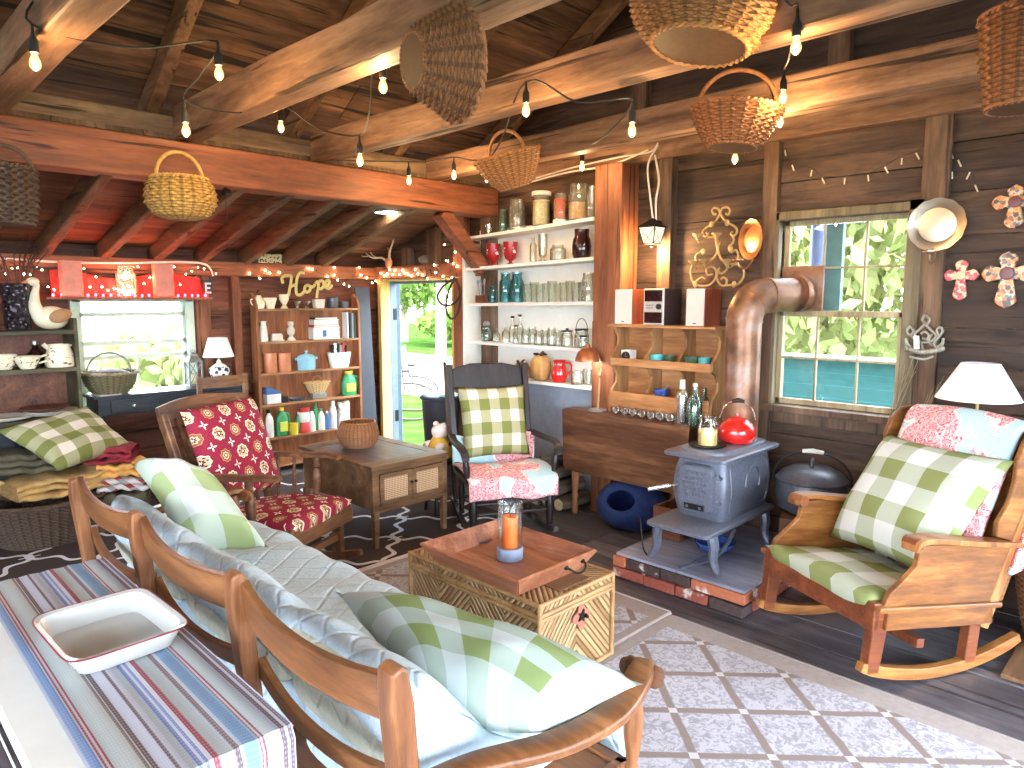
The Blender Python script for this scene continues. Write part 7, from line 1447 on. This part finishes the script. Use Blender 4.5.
for i, (dx, h, mm, lb) in enumerate(((-.09, .22, MT['iron'], 'dark handled tool at the left in the white tub'), (-.055, .235, whitep, 'white bottle in the white tub, between dark tools'), (-.02, .225, MT['iron'], 'dark bottle in the middle of the white tub'), (.02, .215, MT['greymetal'], 'grey tool in the white tub right of the middle'), (.055, .235, redp, 'red topped bottle in the white tub'), (.09, .21, MT['iron'], 'dark tool at the right in the white tub'))):
    MB().lathe([(0, 0), (.017, 0), (.018, h*.6), (.012, h*.72), (.016, h*.8), (.016, h*.97), (0, h)], bk_(339, 2)+V((dx*.8, 0, .012)), 14).build('tool_handle', mm, smooth=True, label=lb, cat='tool', group='tools in the white tub')
# fourth row
t = thing('wipes_box', 'blue and white wipes box at the left of the fourth bookcase shelf', 'box', bk_(270, 3)); MB().bx(-.07, .07, -.045, .045, 0, .09).build('box_body', whitep, t, bevel=.006); MB().prism([(-.072, .09), (.072, .09), (.072, .10), (-.03, .155), (-.072, .155)], .092, frame((0, .046, 0), (1, 0, 0), (0, 0, 1), (0, -1, 0))).build('lid', bluep, t, bevel=.004)
MB().box(bk_(282, 3)+V((0, 0, .03)), (.05, .08, .06)).build('small_box', MT['stereo'], bevel=.004, label='small dark box right of the blue wipes box', cat='box')
t = turn('frying_pan', [(0, 0), (.075, 0), (.095, .03), (.09, .03), (.07, .006), (0, .005)], MT['blackcast'], 'black frying pan lying on the fourth bookcase shelf', 'pan', bk_(296, 3), n=28); MB().tube([(-.09, 0, .027), (-.18, 0, .045)], .009, 8).build('handle', MT['blackcast'], t, smooth=True); t.scale = (1, .5, 1)
t = thing('scale', 'grey kitchen scale under the tan handled basket', 'scale', bk_(316, 3)); MB().bx(-.075, .075, -.045, .045, .0, .055).build('scale_body', MT['greymetal'], t, bevel=.006)
t = thing('handled_basket', 'tan wicker basket with small arched handle on the grey scale', 'basket', bk_(316, 3)+V((0, 0, .058))); m = MB(); wicker(m, [(.08, 0), (.11, .05), (.135, .10)], 20, .004, sy=.40, rows=10); m.build('woven_body', plain('tan_wicker', (218, 180, 126), .6), t, smooth=True); m = MB(); braid(m, .135, .102, .007, 14, sy=.42); m.build('braided_rim', plain('tan_wicker_rim', (206, 164, 110), .6), t, smooth=True); MB().tube(arc((0, 0, .10), .05, 0, PI, 14, 'xz', 1, 1.3), .006, 8).build('handle', MT['wick'], t, smooth=True)
bottle(348, 3, .085, .245, green, yel, 'large green jug with yellow cap and printed label on the fourth bookcase shelf', handle=True, labelmat=limeg, neck=.42)
# fifth row
bottle(266, 4, .04, .26, whitep, MT['iron'], 'tall white bottle with dark cap at the left of the lowest bookcase row'); bottle(279, 4, .06, .27, green, yel, 'green bottle with yellow label and cap in the lowest bookcase row', labelmat=limeg, handle=True)
turn('tub', [(0, 0), (.04, 0), (.045, .10), (.048, .105), (.04, .11)], yel, 'small yellow tub in front in the lowest bookcase row', 'tub', bk_(290.5, 4, 6.065), n=20); bottle(296, 4, .03, .20, tealp, whitep, 'teal bottle behind the yellow tub in the lowest bookcase row', Y=6.12)
t = turn('jar', [(0, 0), (.055, 0), (.058, .01), (.05, .09), (.04, .10)], redp, 'red and clear jar with red lid in the middle of the lowest bookcase row', 'jar', bk_(302, 4), n=24, parts=(('clear_top', [(.046, .10), (.05, .12), (.05, .19), (.042, .20)], whitep), ('lid', [(.045, .198), (.052, .20), (.052, .235), (0, .24)], redp))); t.scale = (1, .75, 1)
bottle(309.5, 4, .032, .215, whitep, None, 'white bottle without cap right of the red lidded jar', neck=.5); bottle(313.5, 4, .032, .27, green, green, 'tall green spray bottle in the lowest bookcase row', Y=6.12); bottle(319, 4, .034, .21, whitep, tealp, 'white bottle with teal cap in the lowest bookcase row'); bottle(325, 4, .03, .18, bluep, whitep, 'small blue bottle with white cap in the lowest bookcase row'); bottle(331, 4, .036, .275, whitep, whitep, 'tall all white bottle right of the small blue bottle', neck=.5)
t = thing('paper_bag', 'crumpled printed white bag at the right end of the lowest bookcase row', 'bag', bk_(341.5, 4)); gpb = G('printed_bag'); nb = gpb.noise(gpb.co('Object', (1, 1, 1)), 22, 3); MT['bag'] = gpb.done(gpb.ramp(nb, [(.40, lin(232, 230, 226)), (.52, lin(206, 206, 204)), (.6, lin(120, 128, 124)), (.66, lin(214, 176, 110))]), .6)
loft(MB(), [[V((p.x+.008*math.sin(5*z+p.y*40), p.y, z+.012*math.sin(p.x*50))) for p in sq(.068*(1-.12*math.sin(9*z)), .042*(1-z*1.5), .35, 0, 32)] for z in (0.012, .05, .10, .16, .21, .25)]).build('bag_body', MT['bag'], t, smooth=True)
# hope sign: flat cut script letters standing on the bookcase top
MT['gold'] = plain('pale_gold_letters', (206, 186, 116), .5, .1); t = thing('word_sign', 'gold cut out script sign reading Hope on the bookcase top', 'sign', (0, 0, 0)); HY = 6.115
def hp(x, y): return AY(240+x/7.84, 250+y/7.84, HY)
base_ = hp(520, 345); t.location = (base_.x, HY, 1.5115); ROOTM[t.name] = Matrix.Translation(t.location)
def letter(strokes, nm):
    for pts in strokes: MB().tube(spline([hp(x, y) for x, y in pts], 6), .0145, 8, flat=.45, up=(0, 1, 0)).build(nm, MT['gold'], t, world=True, smooth=True)
letter([[(338, 262), (328, 225), (345, 205), (372, 200), (402, 206), (400, 250), (388, 310), (380, 352), (366, 356)], [(505, 178), (468, 180), (448, 222), (440, 290), (444, 342), (470, 352), (492, 340), (506, 320)], [(392, 290), (420, 276), (446, 272)]], 'letter_h'); letter([[(505, 312), (512, 286), (535, 276), (552, 292), (545, 320), (522, 330), (506, 314)], [(548, 282), (570, 290), (588, 270)]], 'letter_o')
letter([[(590, 262), (612, 248), (614, 290), (606, 340), (602, 376)], [(612, 262), (632, 240), (654, 250), (654, 284), (636, 304), (614, 298)], [(650, 290), (668, 290)]], 'letter_p'); letter([[(668, 288), (690, 276), (702, 252), (690, 236), (672, 252), (672, 286), (690, 302), (712, 290), (722, 274)]], 'letter_e')
# tall board in the corner, round basket on the cane table
MB().bar((4.02, 6.04, .02), (4.02, 6.14, 1.72), .17, .03, (0, 1, 0)).build('ironing_board', plain('slate_blue_board', (40, 42, 54), .5), label='tall narrow slate blue board leaning in the corner right of the bookcase', cat='board', bevel=.006)
bq = AZ(361, 447, .555); t = thing('round_basket', 'round brown woven basket without handle on the cane door table', 'basket', (bq.x, bq.y+.03, .5565)); m = MB(); wicker(m, [(.10, 0), (.13, .035), (.145, .09), (.135, .14), (.115, .175)], 32, .003, rows=30); m.build('woven_body', MT['wick'], t, smooth=True); m = MB(); braid(m, .116, .176, .006, 20); m.build('braided_rim', MT['wick'], t, smooth=True)
# ------------------------------------------------------------------ hanging baskets
def basis(axis, roll=0):
    q = V(axis).normalized().to_track_quat('Z', 'Y').to_matrix(); return q @ Matrix.Rotation(roll, 3, 'Z')
def hbasket(loc, prof, mat, label, axis=(0, 0, 1), stakes=30, amp=.005, sx=1, sy=1, rows=None, rim=.010, handle=None, hr=.011, roll=0, hw=1.0):
    t = thing('hanging_basket', label, 'basket', loc); B_ = basis(axis, roll); m = MB(); wicker(m, prof, stakes, amp, (0, 0, 0), B_, sx, sy, rows); m.build('woven_body', mat, t, smooth=True, solid=.006)
    r, z = prof[-1]; m = MB(); braid(m, r+.002, z, rim, 22, (0, 0, 0), B_, sx, sy, 90); m.build('braided_rim', mat, t, smooth=True)
    m = MB(); r0 = prof[0][0]; braid(m, r0+.003, prof[0][1]+.004, rim*.7, 18, (0, 0, 0), B_, sx, sy, 70); m.build('base_ring', mat, t, smooth=True)
    if handle:
        P = []
        for k in range(25): a = PI*k/24; P.append(B_ @ V((r*sx*hw*math.cos(a), 0, z-.02+handle*math.sin(a)**.85)))
        MB().tube(P, hr, 8).build('handle', mat, t, smooth=True)
    return t
p = AY(181, 197, 4.26); hbasket(p-V((0, 0, .125)), [(.06, 0), (.13, .02), (.175, .08), (.18, .13), (.165, .19), (.145, .225)], MT['wicky'], 'round golden melon basket hanging from the orange beam', stakes=20, amp=.008, handle=.17, rows=18, hw=.9)
p = AY(4, 195, 4.25); hbasket(p-V((0, 0, .14)), [(.11, 0), (.125, .10), (.13, .27)], MT['wickd'], 'dark openwork basket hanging at the left edge from the orange beam', stakes=16, amp=.010, handle=.13, rows=16)
p = AX(431, 62, 1.60); ax = (RT*.86+FW*.50+UP*.16); hbasket(p-ax.normalized()*.07, [(.095, 0), (.13, .05), (.175, .12), (.205, .165)], MT['wick'], 'flared brown basket hung sideways with its base showing, on the second tie beam', axis=ax, stakes=20, amp=.008, sy=.92, rows=18, roll=.3)
p = AX(517, 163, 3.42); hbasket(p-V((.02, .0, .16)), [(.10, 0), (.15, .05), (.20, .13), (.235, .21)], MT['wickl'], 'tilted brown bowl basket with bent handle hanging before the white shelves', axis=(RT*-.25+UP*.93-FW*.25), stakes=24, amp=.007, handle=.17, rows=18, sy=.9)
p = AX(700, 18, 2.42); hbasket(p-V((0, 0, .10)), [(.155, 0), (.205, .05), (.235, .11), (.25, .20)], MT['wickl'], 'big oval honey basket hanging at the top of the picture, seen from below', axis=(RT*.16+UP*.97+FW*.05), stakes=28, amp=.008, sx=1.12, sy=.86, rows=20, rim=.013, handle=.2, roll=.75)
p = AX(733, 127, 3.38); hbasket(p-V((0, 0, .10)), [(.105, 0), (.135, .05), (.175, .13), (.195, .185)], MT['wick'], 'flaring brown basket with tall hoop handle hanging left of the right window', axis=(UP*.98+RT*.10-FW*.06), stakes=22, amp=.008, handle=.22, rows=15, hw=.9, sx=1.1, sy=.85, roll=.8)
p = AX(1026, 58, 3.30); hbasket(p-V((0, 0, .18)), [(.11, 0), (.13, .15), (.15, .34)], MT['wick'], 'brown basket cut off by the right edge, hanging from the nearest wall beam', stakes=18, amp=.008, handle=.12, rows=20)
# ------------------------------------------------------------------ string lights
MT['bulb'] = emit('bulb_filament', (1, .70, .38), 300)
gb = G('glowing_bulb_glass'); _t = gb.n('ShaderNodeBsdfTransparent'); _t.inputs[0].default_value = (1, .93, .8, 1); _e = gb.n('ShaderNodeEmission'); _e.inputs[0].default_value = (1, .66, .26, 1); _e.inputs[1].default_value = .22; _a = gb.n('ShaderNodeAddShader'); gb.nt.links.new(_t.outputs[0], _a.inputs[0]); gb.nt.links.new(_e.outputs[0], _a.inputs[1]); gb.nt.links.new(_a.outputs[0], gb.out.inputs[0]); gb.nt.nodes.remove(gb.p); MT['bulbglass'] = gb.m; MT['fairy'] = emit('fairy_bulb', (1, .62, .34), 22); MT['redfairy'] = emit('red_fairy_bulb', (1, .004, .010), 60)
def bulb_shape(c, h):
    r = h*.30; return MB().lathe([(0, 0), (r*.55, h*.06), (r*.92, h*.22), (r, h*.40), (r*.85, h*.62), (r*.5, h*.86), (r*.42, h), (0, h)], c-V((0, 0, h*.5)), 16)
def bulbstring(name, label, items, extra, sag=.05):
    """items: (px, py, depth); cable runs through the socket tops"""
    t = thing(name, label, 'string lights', (0, 0, 0), 0); P = []
    for px, py, D in items: P.append(AD(px, py, D))
    t.location = P[0]+V((0, 0, .15)); ROOTM[t.name] = Matrix.Translation(t.location); path = []
    for i, c in enumerate(P):
        h = .062; sck = MB().lathe([(.012, h*.45), (.016, h*.5), (.016, h*1.15), (.009, h*1.35), (.005, h*1.6), (.005, h*2.0), (0, h*2.0)], c, 12).build('socket', MT['cable'], t, world=True, smooth=True)
        bulb_shape(c, h).build('bulb', MT['bulbglass'], sck, world=True, smooth=True); MB().sph(c-V((0, 0, .012)), .008, (1, 1, 2.2), 8, 6).build('filament', MT['bulb'], sck, world=True, smooth=True); ROOTM[sck.name] = ROOTM[t.name]
        path.append(c+V((0, 0, h*2.0)))
        if i < len(P)-1: mid = path[-1].lerp(P[i+1]+V((0, 0, h*2)), .5); path.append(mid+V((0, 0, -sag if (P[i+1]-c).length > .4 else -.01)))
    full = [V(e) for e in extra[0]]+path+[V(e) for e in extra[1]]
    MB().tube(spline(full, 5), .0042, 6).build('cord', MT['cable'], t, world=True, smooth=True); return t
bulbstring('string_light', 'black corded string of warm bulbs along the left tie beams and orange beam', [(35, 62, 2.45), (219, 73, 2.9), (186, 130, 3.1), (281, 127, 3.9), (360, 160, 3.6), (383, 86, 2.9)], ([AD(40, -10, 2.5)], [AD(470, 55, 3.0)]))
bulbstring('string_light', 'black corded string of warm bulbs along the third tie beam', [(409, 180, 4.9), (454, 175, 5.0), (487, 178, 4.9), (526, 110, 3.15), (632, 130, 3.05), (582, 166, 4.8)], ([AD(330, 160, 4.6)], []))
bulbstring('string_light', 'black corded string of large bulbs at the upper right by the big basket', [(735, 158, 3.9), (780, 121, 3.5), (783, 97, 3.3), (796, 46, 2.45)], ([], [AD(790, 5, 2.4), AD(775, -12, 2.4)]))
# small white mini lights on the right wall (unlit)
MT['mini'] = plain('unlit_mini_bulb', (214, 204, 180), .3)
t = thing('mini_light_string', 'thin string of unlit mini lights pinned along the right wall above the window', 'string lights', AX(860, 175, 4.28)); pts = [(785, 150), (792, 165), (812, 170), (822, 178), (845, 178), (868, 175), (885, 167), (902, 158), (916, 153), (936, 140), (950, 152), (958, 160), (952, 172), (970, 172), (975, 185)]
MB().tube(spline([AX(x, y-2, 4.285) for x, y in pts], 4), .0018, 5).build('cord', MT['cable'], t, world=True)
for i, (x, y) in enumerate(pts): q = AX(x, y, 4.28); MB().tube([q, q+V((0, random.uniform(-.02, .02), -.035))], .0042, 6).build('mini_bulb', MT['mini'], t, world=True, smooth=True)
def fairy(name, label, pts3, mat, r=.0062, cord=True, jit=.012):
    t = thing(name, label, 'string lights', pts3[0]); proto = None
    if cord: MB().tube(spline([p+V((0, .012 if abs(p.y-6.14) < .1 else 0, .008)) for p in pts3], 3), .002, 5).build('cord', plain('green_fairy_wire', (60, 66, 50), .6) if 'gfw' not in MT else MT['gfw'], t, world=True)
    for p in pts3:
        if proto is None: proto = MB().sph((0, 0, 0), r, (1, 1, 1.3), 8, 6).build('fairy_bulb', mat, t, smooth=True); proto.location = p-t.location
        else: c = proto.copy(); COL.objects.link(c); c.parent = t; c.location = p-t.location
    return t
MT['gfw'] = plain('green_fairy_wire', (60, 66, 50), .6)
C6 = [(38, 368), (78, 388), (100, 355), (118, 366), (155, 365), (270, 348), (285, 352), (345, 380), (372, 345), (372, 375), (385, 395), (410, 410), (430, 418), (470, 345), (478, 375), (500, 385)]
fairy('fairy_light_string', 'string of tiny warm lights along the plate above the bookcase and Hope sign', [AY(240+x/3.94, 180+y/3.94, 6.145) for x, y in C6], MT['fairy'])
C7 = [(520, 405), (535, 398), (555, 368), (568, 378), (580, 370), (590, 352), (600, 372), (610, 355), (628, 372), (640, 355), (648, 366), (660, 370), (675, 378), (690, 352), (700, 370), (720, 375), (740, 388), (765, 335), (770, 365), (800, 380), (835, 385), (855, 340), (880, 355), (895, 382)]
fairy('fairy_light_string', 'string of tiny warm lights along the lintel over the doorway', [AX(240+x/3.94, 180+y/3.94, 4.185) for x, y in C7], MT['fairy'])
C8 = [(790, 145), (800, 165), (815, 195), (826, 188), (805, 255), (815, 215), (838, 240), (850, 262), (848, 285), (820, 320), (840, 330), (812, 318)]
fairy('fairy_light_string', 'string of tiny warm lights climbing beside the brace right of the doorway', [AX(240+x/3.94, 180+y/3.94, 4.17) for x, y in C8], MT['fairy'])
# ------------------------------------------------------------------ red lit shelf above the left window
SH = AY(130, 297, 6.05).z; sx0, sx1 = AY(44, 290, 6.05).x, AY(209, 290, 6.05).x; MT['rosy'] = wood('reddish_shelf', (96, 52, 36), (146, 88, 62), (180, 122, 90), 'X', .6)
t = thing('wall_shelf', 'narrow wooden shelf glowing red above the left window', 'shelf', ((sx0+sx1)/2, 6.1, SH-.018)); MB().bx(sx0, sx1, 5.98, 6.158, SH-.02, SH).build('shelf_board', MT['rosy'], t, world=True, bevel=.003)
gs2 = G('red_gauze'); n = gs2.noise(gs2.co('Object'), 30, 3); MT['gauze'] = gs2.done(gs2.mix(n, lin(168, 34, 36), lin(214, 70, 62)), .85)
def gz(u, v): x = sx0+.06+(sx1-sx0-.1)*u; return (x, 6.135-.015*math.sin(40*u)-.025*(1-v), SH+.003+.20*v*(.85+.15*math.sin(9*u+1))+.0*u)  # drawn tall so the red cloth stands in for glow on the wall
MB().grid(gz, 80, 8, .004).build('red_scarf', MT['gauze'], smooth=2, label='red gauze scarf bunched along the shelf above the left window', cat='scarf')
MT['lumin'] = plain('pink_paper_lantern', (226, 140, 120), .8); MT['luming'] = emit('luminary_glow', (1, .50, .34), 1.6)
for px, lb in ((72, 'pink paper luminary box at the left on the red lit shelf'), (164, 'pink paper luminary box at the right on the red lit shelf')):
    q = AY(px, 295, 6.03); t = thing('luminary', lb, 'lantern', (q.x, 6.03, SH+.001)); w_ = .068; m = MB()
    for (a, b) in (((-w_, -.04), (w_, -.04)), ((w_, -.04), (w_, .04)), ((w_, .04), (-w_, .04)), ((-w_, .04), (-w_, -.04))): m.grid(lambda u, v: (a[0]+(b[0]-a[0])*u, a[1]+(b[1]-a[1])*u, .265*v+.003*math.sin(34*u)*math.sin(60*v)), 12, 16, .002)
    m.build('paper_shell', MT['lumin'], t, smooth=2); MB().lathe([(0, .003), (.02, .003), (.02, .05), (0, .055)], (0, 0, 0), 14).build('tea_light', MT['luming'], t)
q = AY(127, 295, 6.03); t = thing('jar', 'clear glass jar full of warm lights in the middle of the red lit shelf', 'jar', (q.x, 6.03, SH+.001)); MB().lathe(jarprof(.075, .24, .8), (0, 0, 0), 24, cap=False).build('jar_glass', MT['glass'], t, smooth=True)
rd = random.Random(44)
for k in range(14): MB().sph((rd.uniform(-.045, .045), rd.uniform(-.045, .045), .03+.16*rd.random()), .008, n=8, m=6).build('tiny_bulb', MT['fairy'], t, smooth=True)
rd = random.Random(45); ptsr = [AY(x, 280+rd.uniform(-14, 14), 6.02+rd.uniform(0, .05)) for x in range(6, 222, 6)]
for p in ptsr: p.z = max(p.z, SH+.012)
fairy('fairy_light_string', 'string of tiny warm lights tangled along the red lit shelf', ptsr, MT['fairy'], r=.005)
rd = random.Random(46); ptsr = [V((sx0+.05+(sx1-sx0-.1)*k/20, 6.0+rd.uniform(0, .03), SH+.011+rd.uniform(0, .006))) for k in range(21)]
fairy('fairy_light_string', 'string of tiny red lights lying along the front of the red lit shelf', ptsr, MT['redfairy'], r=.009)
# letter block and card at the shelf end
q = AY(207, 288, 6.03); t = thing('letter_block', 'dark block with white letter E at the right end of the red shelf', 'block', (q.x+.0, 6.03, SH+.001)); MB().bx(-.04, .04, -.02, .02, 0, .145).build('block_body', MT['stereo'], t, bevel=.003); MB().bx(-.025, -.010, -.0225, -.0195, .03, .12).bx(-.010, .026, -.0225, -.0195, .105, .12).bx(-.010, .018, -.0225, -.0195, .068, .082).bx(-.010, .026, -.0225, -.0195, .03, .045).build('letter', MT['whitewood'], t)
cable([AY(-5, 258, 6.14), AY(60, 262, 6.14), AY(120, 263, 6.14), AY(180, 262, 6.14), AY(204, 264, 6.14), AY(211, 270, 6.14), AY(213, 276, 6.16)], .008, MT['whitecable'], 'white cable pinned along the plate above the red lit shelf')
# ------------------------------------------------------------------ things on the plates
q = AY(269, 262, 6.2); t = thing('keepsake_box', 'small patterned box on the wall plate above the bookcase', 'box', (q.x, 6.22, 1.9265)); gk2 = G('black_gold_pattern'); vk = gk2.voro(gk2.co('Object'), 45); MT['keep'] = gk2.done(gk2.mix(gk2.gt(vk, .4), lin(70, 56, 40), lin(206, 190, 150)), .4); MB().bx(-.115, .115, -.05, .05, 0, .055).build('box_base', MT['keep'], t, bevel=.003); MB().bx(-.118, .118, -.053, .053, .0565, .085).build('lid', MT['keep'], t, bevel=.004)
MT['bone'] = plain('bone_antler', (196, 172, 146), .6, var=.15); MT['skull'] = plain('warm_bone', (206, 140, 96), .7, var=.15)
c = AX(389, 262, 4.22); t = thing('antler_mount', 'small deer antler mount on the lintel over the doorway', 'antlers', (4.24, c.y, c.z)); 
def aw(x, y, o=0): q = AX(370+x/7.68, 190+y/7.68, 4.2-o); return q-t.location
MB().sph(aw(145, 560), .045, (.8, .9, 1.3), 14, 8).build('skull_plate', MT['skull'], t, smooth=True)
MB().tube(spline([aw(150, 540), aw(150, 480, .05), aw(175, 400, .08), aw(180, 360, .06), aw(140, 325, .04)], 5), [.014-.0005*k for k in range(21)], 8).tube(spline([aw(172, 390, .08), aw(135, 365, .09), aw(108, 370, .1)], 4), .007, 7).tube(spline([aw(180, 365, .06), aw(150, 340, .08), aw(125, 335, .1)], 4), .006, 7).tube(spline([aw(155, 470, .05), aw(140, 455, .06), aw(130, 440, .07)], 4), .006, 7).build('antler', MT['bone'], t, smooth=True)
MB().tube(spline([aw(130, 550), aw(90, 520, .05), aw(30, 522, .10), aw(-10, 505, .12), aw(-45, 470, .12)], 5), [.014-.0005*k for k in range(21)], 8).tube(spline([aw(-5, 508, .12), aw(-50, 510, .12), aw(-75, 490, .12)], 4), .006, 7).tube(spline([aw(60, 521, .08), aw(20, 500, .1), aw(5, 480, .1)], 4), .006, 7).build('antler', MT['bone'], t, smooth=True)
c = AX(422, 261, 4.22); t = thing('shell', 'pale knobby shell on the lintel right of the antlers', 'shell', (4.25, c.y, 1.9265)); MB().sph((0, 0, .045), .045, (.9, 1.5, 1), 14, 8).sph((0, -.05, .04), .03).sph((.0, .06, .055), .025).build('shell_body', MT['pewter'], t, smooth=True)
# rope loops by the doorway
gR = AX(448, 282, 4.14); t = thing('rope_coil', 'dark rope hanging in loops at the right side of the doorway', 'rope', gR); MT['rope'] = plain('dark_rope', (64, 54, 46), .9, var=.2, sc=60)
def rp(x, y, o=0): return AX(240+x/3.94, 180+y/3.94, 4.15-o)
MB().tube(spline([rp(845, 385), rp(800, 420, .02), rp(778, 460, .03), rp(800, 492, .03), rp(845, 485, .02), rp(870, 440, .01), rp(850, 395)], 6), .010, 8).tube(spline([rp(848, 385, .02), rp(825, 430, .05), rp(812, 500, .05), rp(828, 545, .05), rp(855, 530, .04), rp(868, 460, .03), rp(852, 390, .02)], 6), .010, 8).build('rope_loops', MT['rope'], t, world=True, smooth=True); MB().tube([gR+V((.07, 0, .01)), gR+V((-.02, 0, .005)), gR+V((-.025, 0, .025))], .006, 6).build('hook', MT['iron'], t, world=True)
# small lamp under the lean-to roof and fitting on the beam
q = AY(393, 212, 4.72); t = thing('ceiling_light', 'small white square ceiling light glimpsed under the lean-to roof', 'ceiling light', (q.x, 4.80, q.z)); MT['ceilglow'] = emit('ceiling_light_glow', (1, .93, .75), 10); MB().bx(-.07, .07, -.09, .09, .004, .05).build('housing', MT['whitewood'], t, bevel=.004); MB().bx(-.06, .06, -.08, .08, 0, .005).build('diffuser', MT['ceilglow'], t)
q = AY(227, 194, 4.45); t = thing('spotlight', 'small dark clip lamp with dangling cord under the orange beam', 'lamp', (q.x, 4.46, 2.24)); MB().lathe([(0, 0), (.03, .002), (.035, .02), (.02, .045), (0, .05)], (0, 0, 0), 16).build('lamp_head', MT['iron'], t, smooth=True); MB().tube([(0, .02, .03), (.01, .03, -.1), (0, .02, -.18)], .002, 5).build('cord', MT['cable'], t); MB().tube([(0, 0, .04), (0, .01, .056)], .008, 8).build('clip', MT['iron'], t)
def point(name, loc, e, col, r=.03):
    l = bpy.data.lights.new(name, 'POINT'); l.energy = e; l.color = col; l.shadow_soft_size = r; o = bpy.data.objects.new(name, l); COL.objects.link(o); o.location = loc; return o
# ------------------------------------------------------------------ light
w = bpy.data.worlds.new('daylight'); SC.world = w; w.use_nodes = True
bg = w.node_tree.nodes['Background']; bg.inputs[0].default_value = (.77, .885, 1.0, 1); bg.inputs[1].default_value = 5
sd = bpy.data.lights.new('sun', 'SUN'); sd.energy = .4; sd.angle = .03; sd.color = (1, .96, .88); so = bpy.data.objects.new('sun', sd); COL.objects.link(so)
so.rotation_euler = (math.radians(4), math.radians(-10), 0)
SC.view_settings.view_transform = 'Standard'; SC.view_settings.look = 'None'; SC.view_settings.gamma = 1; SC.view_settings.use_curve_mapping = False
SC.view_settings.exposure = 2.5
SC.cycles.use_denoising = True
SC.cycles.max_bounces = 10; SC.cycles.diffuse_bounces = 6; SC.cycles.transparent_max_bounces = 24
SC.cycles.sample_clamp_indirect = 8
_l = bpy.data.objects['wall_lantern'].location; point('lantern_lamp', (_l.x-.01, _l.y, _l.z-.05), 5, (1, .62, .28))
